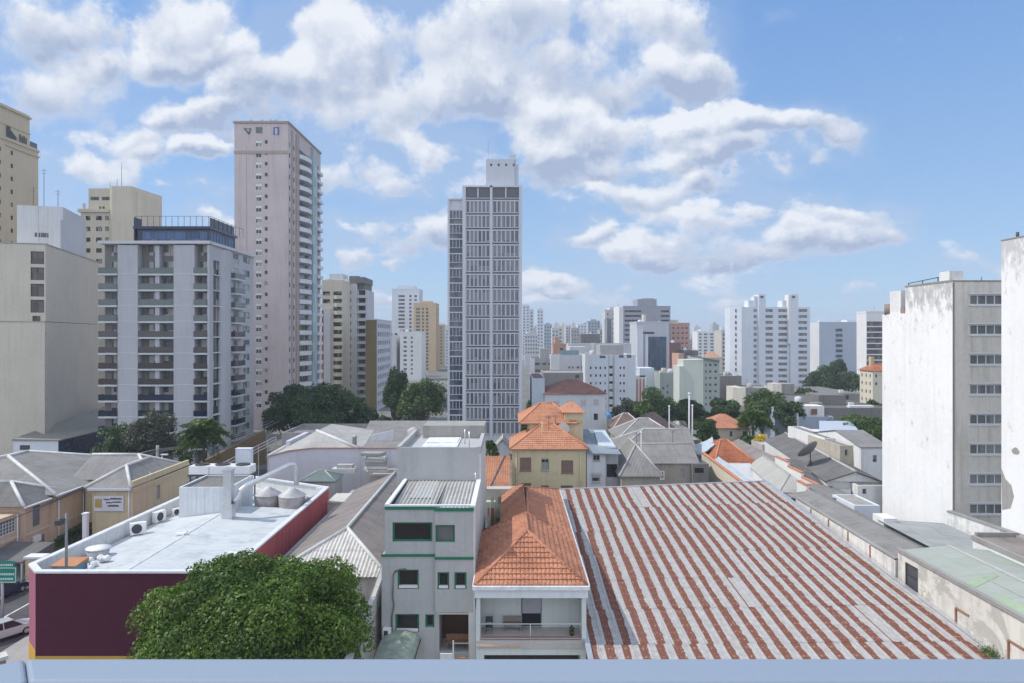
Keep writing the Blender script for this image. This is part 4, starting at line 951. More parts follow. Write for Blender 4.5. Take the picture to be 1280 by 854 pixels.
# ---------------------------------------------------------------- glass office tower
def build_glass():
    Y=152.0; xo=X(578,Y); x=lambda p:X(p,Y)-xo; T=Thing('office_tower','slender grey glass office tower with white frame bands','tower',xo,Y)
    Wd=x(652.5); D=17; h=Z(232,Y); fl=18.45*Y/F; z0=Z(248,Y)
    fr=paint('pale_cladding',(.58,.60,.65),.2,.2); mm=plain('mullion_grey',(.54,.55,.59),.5); dk=plain('spandrel_dark',(.055,.06,.085),.3)
    mb=MB().box(.3,.35,0,Wd-.3,D,h-.4); mb.box(0,0,0,.75,.36,h).box(Wd-.65,0,0,Wd,.36,h).box(x(612.5),0,0,x(615.5),.352,h).box(0,.36,0,.299,D,h).box(Wd-.299,.36,0,Wd,D,h).box(.75,0,h-.35,Wd-.65,.351,h)
    T.part('frame',mb,[fr])
    bays=((.78,x(612.3)),(x(615.7),Wd-.68))
    def bandm(w,hh,n):
        f=MB(); f.box(0,.14,hh-.36,w,.30,hh-.02); f.box(0,.1,0,w,.3,.18)
        for i in range(1,n): f.box(w*i/n-.12,.06,.18,w*i/n+.12,.3,hh-.36)
        f.box(0,.16,.18,.14,.3,hh-.36).box(w-.14,.16,.18,w,.3,hh-.36)
        p=MB()
        for i in range(n): p.face([(w*i/n,.31,.1),(w*(i+1)/n,.31,.1),(w*(i+1)/n,.31,hh-.3),(w*i/n,.31,hh-.3)])
        s=MB().box(0,.08,hh-.02,w,.28,hh+.24)
        return f.mesh('window_band',[mm]),p.mesh('pane',[G_OFFICE]),s.mesh('spandrel',[dk])
    for a,b in bays:
        f,p,s=bandm(b-a,fl-.28,6)
        for k in range(20):
            z=z0-fl*(k+1)
            if z<.5: break
            o=T.copy('window_band',f,(a,0,z)); link('pane',p,o); link('spandrel',s,o)
        n=2; ff=MB().box((b-a)/2-.15,.1,z0+.15,(b-a)/2+.15,.32,h-.5).mesh('top_band',[mm]); o=T.copy('top_band',ff,(a,0,0)); q=MB().face([(0,.31,z0+.2),(b-a,.31,z0+.2),(b-a,.31,h-.36),(0,.31,h-.36)]).mesh('pane',[plain('dark_louvre',(.12,.12,.135),.5)]); link('pane',q,o)
    # lower stair bay on the left
    xl=x(559); hl=Z(247,Y)
    mb=MB().box(xl+.3,1.2,0,-.02,D,hl-.3); mb.box(xl,.8,0,xl+.45,1.2,hl).box(xl,1.2,0,xl+.299,D,hl).box(xl+.45,.8,hl-.3,-.02,1.19,hl)
    T.part('side_frame',mb,fr)
    w=-.02-(xl+.45); f=MB().box(0,0,0,w,.3,.25).box(0,.02,fl*.42,w,.3,fl*.42+.12); 
    for i in range(5): f.box(w*i/4-.05,.05,fl*.45,w*i/4+.05,.3,fl)
    f=f.mesh('stair_band',[fr]); p=MB().face([(0,.32,0),(w,.32,0),(w,.32,fl),(0,.32,fl)]).mesh('pane',[G_BLUE])
    for k in range(18):
        z=Z(262,Y)-fl*(k+1)
        if z<1: break
        o=T.copy('stair_band',f,(xl+.45,.85,z)); link('pane',p,o)
    xp0,xp1=x(607),x(648.5); zt=Z(199,Y+3)
    mb=MB(); T.block(xp0,3,xp1-.9,13,h+.01,zt,{'front':[(.9+1.7*k,zt-1.6,1.4+1.7*k,zt-1.0,ST(.05,f=FRAMEG,p=G_DARK)) for k in range(4)]},mb); mb.box(xp1-.88,3.6,h+.01,xp1,13,zt-1); mb.box(x(637),3.5,zt+.002,x(644.5),10,Z(194,Y+3.5))
    T.part('penthouse',mb,paint('cladding_penthouse',(.52,.55,.60),.15,.2)); T.part('antenna',MB().tube([(x(609),6,zt),(x(609),6,zt+5)],.03,5),FRAMED)
    T.done()
build_glass()
# ---------------------------------------------------------------- grey house with green window frames
def build_grey():
    Y=47.5; xo=X(477,Y); x=lambda p:X(p,Y)-xo; z=lambda p:Z(p,Y)
    T=Thing('townhouse','grey three storey house with dark green window frames and bands','house',xo,Y)
    Wd=x(592); D=18.5; ht=z(633); W0=paint('grey_render',(.43,.43,.43),.35,.45); W1=paint('side_render',(.60,.60,.58),.35,.4)
    S1=ST(.13,1,1,f=GREENTRIM,p=plain('room_dark',(.018,.016,.016),.1),dep=.22); S2=ST(.13,1,1,f=GREENTRIM,p=plain('blind_grey',(.13,.13,.13),.5),dep=.2)
    S3=ST(.13,1,1,f=GREENTRIM,p=plain('room_dark',(.018,.016,.016),.1),dep=.22)
    por=ST(0,p=plain('porch_back',(.10,.055,.03),.5),dep=2.2,name='porch_opening')
    a=x(544.5)
    def H(l): return [(x(p0)-o,z(p3),x(p1)-o,z(p2),s) for p0,p2,p1,p3,s,o in l]
    mb=MB()
    # upper storey, lower storeys; the right half stands a hand's breadth forward
    T.block(x(481),0,a,8.5,z(695)+.004,ht,{'front':H([(490.5,653,540.5,677.5,S1,x(481))])},mb,m=0,top=False)
    T.block(a,-.28,Wd,8.5,z(697)+.004,ht-.02,{'front':H([(543.2+1.6,655,569,676.5,S2,a)])},mb,top=False)
    T.block(0,-.03,a,8.5,0,z(695),{'front':H([(497,712,523.5,736.5,S3,0),(494,767.5,524,791,S3,0),(531.5,768,543,784.5,S3,0)])},mb,top=True)
    T.block(a,-.31,Wd,8.5,z(763.5),z(697),{'front':H([(547.5,713.5,562,735,S3,a),(568.5,713.5,583.5,735,S3,a)])},mb,top=False)
    T.block(a,.0,Wd,8.5,0,z(763.5)-.002,{'front':[(x(549)-a,z(815),x(587)-a,z(766),por)]},mb,top=False)
    mb.box(Wd+.001,-.3,0,Wd+.12,D,ht-.05,1); mb.box(x(586),-.31,0,Wd,-.01,z(763.5)-.003,1)
    # taller block behind
    hb=Z(560,56); T.block(x(481)-.6,8.5,Wd,D,0,hb-.5,{},mb,m=0,top=False); mb.box(Wd+.001,8.49,ht-.05,Wd+.119,D-.01,hb-.5,1)
    mb.box(x(481)-.29,8.71,hb-.51,Wd-.21,D-.01,hb-.4,0); 
    for b in ((x(481)-.6,8.5,x(481)-.3,D,hb+.12),(Wd-.2,8.5,Wd+.12,D,hb+.1),(x(481)-.3,8.5,Wd-.2,8.7,hb+.04)): mb.box(b[0],b[1],hb-.5,b[2],b[3],b[4],0)
    yb=16.4; T.block(X(529,64)-xo,yb,Wd+.1,D+1.6,hb-.39,Z(532,64),{},mb,m=2)
    T.part('wall',mb,[W0,W1,CONC])
    mb=MB(); rf=[(x(481)+.29,.17,ht-.34),(Wd-.23,.17,ht-.34),(Wd-.23,8.5,ht-.02),(x(481)+.29,8.5,ht-.02)]
    mb.sliced(rf,0,prof=[(0,-.055),(.07,.0),(.14,.055),(.21,.0),(.28,-.055)]); mb2=MB()
    T.part('corrugated_roof',mb,paint('pale_corrugated',(.44,.43,.41),.5,.5))
    T.part('clear_roof_sheet',MB().sliced([(x(481)+1.2,3.2,ht-.19),(x(481)+2.9,3.2,ht-.19),(x(481)+2.9,8.3,ht+.005),(x(481)+1.2,8.3,ht+.005)],0,prof=[(0,-.055),(.07,.0),(.14,.055),(.21,.0),(.28,-.055)]),plain('milky_sheet',(.56,.56,.54),.4))
    T.part('parapet',MB().box(x(481),-.06,ht+.002,x(481)+.28,8.48,ht+.16).box(Wd-.22,-.34,ht+.001,Wd+.13,8.48,ht+.14).box(x(481)+.28,-.06,ht+.003,Wd-.22,.16,ht+.10),TRIM)
    T.part('green_band',MB().box(x(481),-.07,ht-.22,a-.002,-.003,ht-.005),GREENTRIM); T.part('green_band',MB().box(a-.05,-.36,ht-.26,Wd+.02,-.284,ht-.03),GREENTRIM)
    T.part('green_band',MB().box(-.02,-.10,z(695)-.03,a-.002,-.034,z(695)+.14),GREENTRIM); T.part('green_band',MB().box(a-.03,-.38,z(697)-.03,Wd+.02,-.314,z(697)+.14),GREENTRIM)
    mb=MB()
    for p0,p1,pz,yy in ((498.5,522,735,.0),(495.5,522.5,789.5,.0),(549,560.5,733.5,-.28),(570,582,733.5,-.28)): mb=MB().box(x(p0),yy+.03,z(pz)-.02,x(p1),yy+.2,z(pz)+.16); T.part('sill',mb,TRIM)
    mb=MB().box(X(530,60)-xo,11,hb-.39,X(573,60)-xo,D-2.2,hb-.30).box(X(533,60)-xo,13,hb-.3,X(571,60)-xo,D-2.5,hb-.24); T.part('roof_membrane',mb,plain('white_membrane',(.76,.77,.78),.6,0,.25))
    T.part('roof_pipe',MB().tube([(Wd-.9,9.5,hb-.4),(Wd-.9,9.5,hb+1.2)],.05,6).tube([(Wd-1.5,13,hb-.4),(Wd-1.5,13,hb+.9)],.05,6).tube([(Wd-.3,8.1,ht-.2),(Wd-.3,8.1,ht+.7)],.06,6),STEEL)
    T.part('cable',MB().tube([(x(508),-.09,z(711)),(x(500),-.09,z(711.5)),(x(494),-.09,z(714)),(x(491.5),-.09,z(719)),(x(491),-.09,z(745)),(x(492.5),-.09,z(757)),(x(490),-.09,z(770)),(x(490),-.09,z(790))],.06,6),plain('cable_grey',(.12,.12,.12),.7))
    T.part('downpipe',MB().tube([(Wd+.2,-.2,z(760)),(Wd+.2,-.2,0)],.09,8).tube([(Wd+.2,-.2,z(760)),(Wd+.2,.3,z(752))],.09,8),TRIM)
    T.part('porch_ceiling',MB().box(a+.1,-.3,z(766),x(587),-.02,z(764)),paint('porch_trim',(.50,.48,.42),.2,.2))
    T.done(sub=True)
    T2=Thing('air_conditioner','small white air conditioner fixed at the lower left corner of the grey house','air conditioner',x(480)+xo,Y-.48,z(795))
    T2.part('casing',MB().box(0,0,0,.55,.42,.66),ALU); T2.part('grille',MB().box(.06,-.012,.1,.36,-.003,.56),FRAMED)
    T2=Thing('door_canopy','pale green barrel canopy over the passage beside the grey house','canopy',X(494,45),43.2)
    mb=MB(); zt=3.95; w=1.35
    for i in range(10):
        a0,a1=math.pi*i/10,math.pi*(i+1)/10; f=lambda an,yy:(-w*math.cos(an),yy,zt+.65*math.sin(an))
        mb.face([f(a0,0),f(a1,0),f(a1,4.2),f(a0,4.2)],0,True)
    T2.part('cover',mb,plain('translucent_green_cover',(.30,.36,.31),.35,0,.3)); T2.part('edge_tube',MB().tube([(w,0,zt),(w,4.2,zt)],.05,6).tube([(-w,0,zt),(-w,4.2,zt)],.05,6).tube([(w,.1,0),(w,.1,zt)],.05,6).tube([(-w,.1,0),(-w,.1,zt)],.05,6),DARKMETAL)
    T2=Thing('porch_chair','low wooden bench inside the porch of the grey house','bench',X(556,47.0),47.6,z(812)); 
    T2.part('seat',MB().box(0,0,.38,1.6,.5,.45),WOOD); T2.part('backrest',MB().box(0,.44,.45,1.6,.5,.85),WOOD)
    for q in (.05,1.45): T2.part('leg',MB().box(q,.05,0,q+.1,.45,.38),WOOD)
    T2=Thing('porch_rail','white and brown porch railing with an orange crate board below the grey house','railing',X(549,46.6),46.7,z(822))
    T2.part('post',MB().box(.9,0,0,1.0,.08,1.5),TRIM); T2.part('post',MB().box(2.0,0,0,2.08,.08,1.4),STEEL); T2.part('rail',MB().box(1.0,.02,1.3,2.0,.06,1.36),STEEL); T2.part('board',MB().box(.05,.02,0,.88,.12,.62),WHITE); T2.part('board',MB().box(1.25,.0,0,1.8,.1,.35),plain('orange_board',(.5,.22,.08),.6))
    T2=Thing('passage_wall','stained white wall along the passage left of the grey house','wall',-9.75,41)
    T2.part('wall',MB().prism([(-.25,0),(0,0),(.35,11),(.1,11)],0,[5.2,5.2,8.0,8.0]),paint('mouldy_white',(.62,.61,.58),.6,.7)); T2.part('coping',MB().prism([(-.32,0),(.06,0),(.41,11),(.03,11)],5.6,[5.3,5.3,8.1,8.1]),paint('mouldy_cap',(.5,.5,.48),.6,.3))
build_grey()
# ---------------------------------------------------------------- house with the orange tiled roof
def build_orange():
    Y=45.0; xo=-2.35; T=Thing('tiled_house','white house with bright orange hipped tile roof and an open upper balcony','house',xo,Y); z=lambda p:Z(p,Y); x=lambda p:X(p,Y)-xo
    Wd=7.25; ze=8.55; D=28
    wl=paint('pale_green_white',(.56,.60,.58),.25,.3); tr=paint('grey_white_trim',(.66,.69,.72),.2,.25)
    zf=z(800); hb=z(747)
    mb=MB(); T.block(0,0,Wd,D-.5,0,zf-.55,{'front':[(.5,0.2,Wd-.4,zf-1.0,ST(0,p=plain('garage_dark',(.03,.025,.02),.6),dep=1.2,name='garage_opening'))]},mb,top=True)
    yb=2.0; T.block(.22,yb,Wd-.22,D-.5,zf-.5,ze,{'front':[(x(650)-.22+.1,zf-.02,x(677)-.22+.1,z(757)-.15,ST(.06,1,1,f=FRAMEG,p=plain('door_dark',(.02,.02,.025),.2),dep=.15,name='balcony_door'))]},mb,top=False)
    mb.box(0,0,zf-.5,.25,yb,hb); mb.box(Wd-.30,0,zf-.5,Wd,yb,hb); mb.box(0,2,zf-.5,.219,12.5,ze-.1); mb.box(Wd-.219,2,zf-.5,Wd,D-.5,ze-.1)
    T.part('wall',mb,wl)
    T.part('shutter',MB().box(x(650)+.18,yb-.02,zf+.95,x(677)+.04,yb+.05,z(757)-.22),plain('grey_shutter',(.34,.35,.38),.5))
    T.part('beam',MB().box(-.1,-.1,hb,Wd+.1,.35,ze-.22),tr); T.part('balcony_slab',MB().box(0,-.05,zf-.5,Wd,yb-.002,zf-.02).box(0,-.12,zf-.5,Wd,-.052,zf-.30),paint('balcony_floor',(.45,.42,.40),.4,.2))
    T.part('gutter',MB().box(-.25,-.28,ze-.22,Wd+.2,-.06,ze+.02).box(Wd+.02,-.06,ze-.22,Wd+.24,D,ze+.02).box(-.27,-.06,ze-.22,-.05,12.4,ze+.02),plain('white_gutter',(.74,.75,.77),.5,0,.2))
    mb=MB().tube([(.1,.0,zf+1.05),(Wd-.15,.0,zf+1.05)],.03,6).tube([(x(663),.0,zf),(x(663),.0,zf+1.05)],.03,6).tube([(.1,0,zf+.1),(Wd-.15,0,zf+.1)],.02,6)
    T.part('railing',mb,plain('pale_rail',(.55,.56,.58),.5)); T.part('guard_glass',MB().box(.3,.06,zf+.05,Wd-.35,.075,zf+.22),plain('reddish_strip',(.25,.13,.11),.5))
    T.part('brown_board',MB().box(.2,-.16,zf-.42,2.9,-.125,zf-.33),plain('tan_board',(.55,.35,.22),.6))
    # roof
    e=.12; rx=3.45; zr=11.0
    L,Rr=-e,Wd+.05; A=(rx,3.9,zr); B=(rx,9.4,zr-.15); C=(rx+.35,22.5,zr-1.0)
    p0,p1=(L,-.05,ze),(Rr,-.05,ze); p2=(Rr,D,ze); p3=(1.35,D-.4,ze); p4=(1.35,12.4,ze); p5=(L,12.4,ze)
    mb=MB(); lines=[]
    def slope(pl,lip=.075): mb.sliced(pl,0,vb=.45,lip=lip,prof=[(0,0),(.06,.045),(.14,.06),(.22,.045),(.28,0)])
    slope([p0,p1,A]); 
    slope([p1,(Rr,9.4,ze),B,A]); slope([(Rr,9.4,ze),(Rr,22.5,ze),(rx+.35,22.5,zr-1.0),(rx+.18,9.4,zr-.62)]); slope([(Rr,22.5,ze),p2,C])
    slope([p5,p0,A,(rx,6.0,zr)]); slope([p5,(rx,6.0,zr),B]); slope([(1.35,12.0,ze),p5,B,(rx,12.0,zr-.7)])
    slope([p3,(1.35,9.2,ze),(rx+.18,9.2,zr-.64),C]); slope([p2,p3,C])
    T.part('roof',mb,TILE)
    T.part('ridge_caps',capmesh([(p0,A),(p1,A),(A,B),(B,p5),((rx+.18,9.4,zr-.60),C),(p2,C),(p3,C),(B,(rx+1.2,9.6,zr-.85))],.13,.05),TILE)
    T.part('rear_wall',MB().box(1.35,12.5,ze-3,Wd-.25,D-.6,ze-.05),wl)
    T.done(sub=True)
    c=Thing('balcony_chair','dark folding chair at the left end of the balcony under the orange roof','chair',xo+.55,Y+.9,zf); m=plain('chair_black',(.05,.05,.06),.5)
    c.part('seat',MB().box(0,0,.42,.5,.45,.46),m); c.part('backrest',MB().prism([(0,.42),(.5,.42),(.5,.47),(0,.47)],.62,1.0),m)
    for a in (.02,.44):
        for b in (.02,.41): c.part('leg',MB().box(a,b,0,a+.04,b+.04,.42 if b<.2 else .9),m)
    c=Thing('balcony_bench','low brown wooden bench on the balcony beside the shuttered door','bench',xo+1.75,Y+1.3,zf)
    c.part('seat',MB().box(0,0,.42,1.25,.5,.48),plain('grey_wood',(.23,.19,.17),.7)); c.part('backrest',MB().box(0,.42,.5,1.25,.48,.85),plain('grey_wood',(.23,.19,.17),.7))
    for a in (.05,1.12): c.part('leg',MB().box(a,.03,0,a+.08,.45,.42),plain('grey_wood',(.23,.19,.17),.7))
    c=Thing('flower_pot','small dark plant pot at the right end of the balcony under the orange roof','pot',xo+6.35,Y+.7,zf); c.part('pot',MB().lathe(0,0,[(.12,0),(.18,.3)],12),plain('pot_dark',(.08,.05,.04),.7)); c.part('plant',MB().lathe(0,0,[(.05,.3),(.2,.45),(.02,.7)],7),plain('pot_leaf',(.05,.07,.03),.8))
build_orange()
def build_yard():
    T=Thing('rear_annex','small cream annex with a square window between the grey house and the tiled roof','annex',-2.6,66)
    st=ST(.1,1,1,f=FRAMEG,p=G_DARK)
    mb=MB(); T.block(0,4,3.4,5.3,0,9.3,{'front':[(1.15,7.7,1.75,8.5,st)]},mb); mb.box(0,-3,0,2.4,3.9,5.0); mb.box(0,-9,0,1.6,-3.01,6.2); mb.box(.0,3.0,5.0,.9,3.9,8.2)
    T.part('wall',mb,paint('cream_grey_wall',(.50,.49,.43),.4,.4)); T.part('ledge',MB().box(-.1,3.7,6.3,2.6,3.99,6.5).box(-.1,-3.3,4.9,2.5,-3.02,5.05),CONC); T.part('brown_shutter',MB().box(.15,2.94,5.4,.8,2.99,7.6),TILEOLD); T.done()
build_yard()
# ---------------------------------------------------------------- warehouse with the striped rusty roof
def build_striped():
    NL,FL,FR,NR=Vector((4.98,39.5,4.42)),Vector((4.85,76,7.85)),Vector((29.7,80.2,7.9)),Vector((30.7,39.5,4.42))
    T=Thing('warehouse','wide warehouse whose corrugated roof is striped with rust and pale zinc','warehouse',0,0)
    m,nt,b=newmat('rust_striped_zinc'); uvv,u,v=uvs(nt)
    p=nd(nt,'ShaderNodeNewGeometry').outputs['Position']; row=mth(nt,'FLOOR',v)
    wn=noise(nt,p,2.4,6.0,.68)
    # long sheets: neighbouring columns share a phase over a stretch of the roof, so most stripes run on from row to row
    zone=mth(nt,'FLOOR',mth(nt,'MULTIPLY',mth(nt,'ADD',u,mth(nt,'MULTIPLY',row,1.7)),.11))
    rj=nd(nt,'ShaderNodeTexWhiteNoise',{'Vector':nd(nt,'ShaderNodeCombineXYZ',{0:zone,1:row,2:0.0}).outputs[0]},noise_dimensions='2D').outputs[0]
    us=mth(nt,'MULTIPLY_ADD',mth(nt,'SUBTRACT',rj,.5),.20,u); ph=mth(nt,'FRACT',us); si=mth(nt,'FLOOR',us)
    rs=nd(nt,'ShaderNodeTexWhiteNoise',{'Vector':nd(nt,'ShaderNodeCombineXYZ',{0:si,1:row,2:0.0}).outputs[0]},noise_dimensions='2D').outputs[0]
    ragged=noise(nt,vm(nt,'MULTIPLY',p,(2.2,1.1,0)),1.0,6.0,.70)
    wid=mth(nt,'ADD',mth(nt,'MULTIPLY_ADD',rs,.14,.40),mth(nt,'MULTIPLY',mth(nt,'SUBTRACT',ragged,.5),.42))
    wid=mth(nt,'MULTIPLY',wid,mr(nt,mth(nt,'GREATER_THAN',rs,.02),0,1,.25,1.0))
    strip=mr(nt,mth(nt,'SUBTRACT',wid,ph),-.004,.012)
    spk=noise(nt,p,6.0,6.0,.72); spk2=noise(nt,p,.7,4.0,.6)
    keep=mr(nt,noise(nt,p,5.0,5.0,.7),.60,.66)
    rustf=mth(nt,'SUBTRACT',strip,mth(nt,'MULTIPLY',keep,mth(nt,'MULTIPLY',rs,.8)),cl=True)
    fl=noise(nt,vm(nt,'MULTIPLY',p,(5.0,1.6,0)),1.0,5.0,.72)
    sp=mth(nt,'MULTIPLY',mr(nt,fl,.60,.68),mr(nt,spk2,.38,.62))
    rustf=mth(nt,'MAXIMUM',rustf,mth(nt,'MULTIPLY',sp,.9))
    fv=mth(nt,'FRACT',v)
    # fastener rows over the purlins leave fresh orange rings
    fu=mth(nt,'SUBTRACT',mth(nt,'FRACT',mth(nt,'MULTIPLY',u,4.0)),.5); fw=mth(nt,'MULTIPLY',mth(nt,'SUBTRACT',mth(nt,'FRACT',mth(nt,'MULTIPLY',v,5.0)),.5),3.6)
    ring=mr(nt,mth(nt,'SQRT',mth(nt,'ADD',mth(nt,'MULTIPLY',fu,fu),mth(nt,'MULTIPLY',fw,fw))),.46,.22)
    ring=mth(nt,'MULTIPLY',ring,mr(nt,spk,.44,.56))
    rust=mix(nt,mth(nt,'MULTIPLY_ADD',ring,.8,mth(nt,'MULTIPLY',mr(nt,spk,.45,.75),.35),cl=True),(.155,.062,.044),(.36,.185,.115)); zinc=mix(nt,mr(nt,wn,.35,.7),(.43,.415,.40),(.30,.285,.275))
    zinc=mix(nt,mth(nt,'MULTIPLY',mth(nt,'LESS_THAN',mth(nt,'FRACT',mth(nt,'MULTIPLY',u,3.0)),.05),.25),zinc,(.22,.21,.22))
    seam=mth(nt,'MULTIPLY',mth(nt,'LESS_THAN',mth(nt,'FRACT',mth(nt,'ADD',u,.01)),.014),.5)
    zinc=mix(nt,seam,zinc,(.62,.62,.63))
    nt.links.new(mix(nt,rustf,zinc,rust),b.inputs['Base Color'])
    nt.links.new(mr(nt,rustf,0,1,.55,.9),b.inputs['Roughness']); b.inputs['Specular IOR Level'].default_value=.3
    bump(nt,b,spk,.15,.01)
    rows=7; cols=23; mb=MB(); uv=[]
    lens=[0,.135,.26,.385,.52,.66,.82,1.0]
    def P(a,t): 
        A=NL.lerp(NR,a); B=FL.lerp(FR,a); return A.lerp(B,t)
    prof=[(0,0),(.10,.0),(.125,.035),(.20,.035),(.225,0),(.45,0),(.475,.035),(.55,.035),(.575,0),(.80,0),(.825,.035),(.90,.035),(.925,0),(1,0)]
    for r in range(rows):
        t0,t1=lens[r],lens[r+1]; rr=random.Random(r)
        for c in range(cols):
            tilt=rr.choice((-.040,-.038,-.034,-.028,-.02))+rr.uniform(-.004,.004)
            for k in range(len(prof)-1):
                a0,h0=prof[k]; a1,h1=prof[k+1]; u0=(c+a0)/cols; u1=(c+a1)/cols
                lo=.045+tilt; hi=.0
                mb.face([P(u0,t0)+Vector((0,0,h0+lo)),P(u1,t0)+Vector((0,0,h1+lo)),P(u1,t1)+Vector((0,0,h1+hi)),P(u0,t1)+Vector((0,0,h0+hi))],0)
                uv+=[(c+a0,r),(c+a1,r),(c+a1,r+.999),(c+a0,r+.999)]
            mb.face([P(c/cols,t0),P((c+1)/cols,t0),P((c+1)/cols,t0)+Vector((0,0,.045+tilt)),P(c/cols,t0)+Vector((0,0,.045+tilt))],0); uv+=[(c,r),(c+1,r),(c+1,r),(c,r)]
    o=T.part('roof',mb,m); o.data.uv_layers[0].data.foreach_set('uv',np.array(uv,dtype=np.float32).ravel())
    mb=MB(); d=Vector((0,0,-.12))
    q=[NL+d,NR+d,FR+d,FL+d]
    for i in range(4):
        a,b_=q[i],q[(i+1)%4]; mb.face([(a.x,a.y,0),(b_.x,b_.y,0),tuple(b_),tuple(a)])
    T.part('wall',mb,paint('warehouse_wall',(.50,.48,.45),.5,.5))
    mb=MB(); mb.beam(P(0,0)+Vector((-.05,0,.08)),P(0,1)+Vector((-.05,0,.08)),.35,.1); mb.beam(P(1,0)+Vector((.05,0,.10)),P(1,1)+Vector((.05,0,.10)),.3,.1); mb.beam(P(0,1)+Vector((0,.05,.06)),P(1,1)+Vector((0,.05,.06)),.25,.1)
    T.part('flashing',mb,STEEL)
build_striped()
# ---------------------------------------------------------------- long grey roofs between the plum wall and the grey house
def build_longroofs():
    T=Thing('long_roofed_house','long low house with soot grey corrugated roof beside the red wall','house',-19.4,54)
    Wd=9.7;D=31;ze=5.9;ri=2.1
    polys,lines,_=hip(0,0,Wd,D,ze,ri,'y',(1,0),run=6.3)
    mb=MB(); T.block(.3,.3,Wd-.1,D-.3,0,ze-.05,{},mb,top=False); T.part('wall',mb,paint('mouldy_plaster',(.55,.53,.50),.6,.6))
    mb=MB()
    for pl in polys[:2]: mb.sliced(pl,0,vb=7.4,lip=.05)
    T.part('roof',mb,FIBREBR)
    mb=MB(); mb.sliced(polys[2],0,vb=3.4,lip=.04,prof=[(0,-.05),(.08,.0),(.16,.05),(.24,.0),(.32,-.05)]); T.part('front_hip',mb,paint('pale_ribbed_sheet',(.58,.56,.53),.6,.6))
    T.part('ridge_caps',capmesh(lines,.17,.05),CAPW); T.part('side_gutter',MB().box(-.5,0,ze-.2,.0,D,ze-.06).box(Wd+.001,-.1,ze-.3,Wd+.35,9,ze-.02),paint('gutter_grime',(.36,.35,.33),.6,.3))
    T.part('antenna',MB().tube([(7.4,14,6.8),(7.4,14,9.4)],.04,5).tube([(9.2,16.5,6.2),(9.2,16.5,9.0)],.05,5),FRAMED); T.done()
    T=Thing('lean_to_roof','narrow sloping grey roof strip squeezed between the red wall and the long roof','roof',-20.7,54)
    T.part('roof',MB().face([(0,0,4.6),(1.2,0,5.7),(1.2,26,5.7),(0,26,4.6)]).face([(0,0,0),(1.2,0,0),(1.2,0,5.7),(0,0,4.6)]),FIBREDK)
    T=Thing('skylight_roof','small dark green hipped skylight roof in front of the pale warehouse wall','roof',X(374,83),83)
    polys,lines,_=hip(0,0,4.4,4,7.3,.95,'x'); mb=MB().box(.15,.15,0,4.25,3.85,7.25); T.part('wall',mb,GREY); T.part('roof',roofmesh(polys),plain('dark_green_sheet',(.15,.19,.17),.4,0,.2)); T.part('ridge_caps',capmesh(lines,.07),CAPG)
    T=Thing('flat_roof_shed','flat pale terrace between the skylight roof and the long grey roof','roof',X(405,77),77.5); T.part('slab',MB().box(0,0,0,3.2,5,6.0).box(-.1,-.1,6.001,3.3,.1,6.2),paint('pale_terrace',(.56,.54,.50),.5,0))
    T=Thing('service_roof','dirty brownish flat roof behind the long grey roof','roof',X(462,86),86); T.part('slab',MB().box(0,0,0,5.3,5.5,7.3).box(-.1,-.1,7.3,5.3,.12,7.6),paint('brown_slab',(.38,.34,.31),.6,0))
    T=Thing('pallet_stack','untidy stack of grey bundled sheets on the roof by the pale warehouse wall','stack',X(465,88),88.5,7.32)
    rr=random.Random(2)
    for i in range(6): T.part('bundle',MB().prism([(rr.uniform(-1.6,-.6),0),(rr.uniform(.9,2.2),-.2),(rr.uniform(1,2),1.6),(rr.uniform(-1.6,-.8),1.5)],i*.42,i*.42+.36),[CAPG,CAPW,CONC][i%3])
    T.part('bundle',MB().box(-5.2,-.6,0,-2.2,.9,.55),CAPW); T.part('bundle',MB().box(-4.6,-.3,.56,-2.6,.7,1.0),CAPG)
    # pale wall warehouse
    Y=92.0; xo=X(335,Y); x=lambda p:X(p,Y)-xo
    T=Thing('pale_warehouse','warehouse with a broad pale lilac front wall and stained grey roofs','warehouse',xo,Y); Wd=x(528); zr=Z(560.5,Y); zl=Z(571,Y)
    mb=MB(); mb.face([(0,0,0),(Wd,0,0),(Wd,0,zr),(x(391),0,zr),(x(360),0,Z(564,Y)),(0,0,zl)]); mb.face([(0,22,0),(0,0,0),(0,0,zl),(0,22,zl)]); mb.face([(Wd,0,0),(Wd,22,0),(Wd,22,zr),(Wd,0,zr)])
    T.part('wall',mb,LILAC)
    T.part('coping',MB().beam((0,-.05,zl+.05),(x(360),-.05,Z(564,Y)+.05),.25,.12).beam((x(360),-.05,Z(564,Y)+.05),(x(391),-.05,zr+.05),.25,.12).beam((x(391),-.05,zr+.05),(Wd,-.05,zr+.05),.25,.12),paint('terracotta_coping',(.42,.24,.18),.5,.2))
    zp=Z(541,97)+.1
    mb=MB(); a=x(380)
    mb.face([(0,.1,zl-.1),(a,.1,zr-.1),(a,6,zp),(x(341),14,zl+.5)]); mb.face([(a,.1,zr-.1),(x(445),.1,zr-.15),(a,6,zp)]); mb.face([(x(445),.1,zr-.15),(x(470),14,zr+.1),(a,14,zp),(a,6,zp)]); mb.face([(x(341),14,zl+.5),(a,6,zp),(a,14,zp)])
    T.part('roof',mb,FIBRELT)
    mb=MB().face([(x(445),.1,zr-.25),(Wd,.1,zr-.25),(Wd,22,zr+1.0),(x(420),22,zr+1.0)]); T.part('rear_roof',mb,FIBRE)
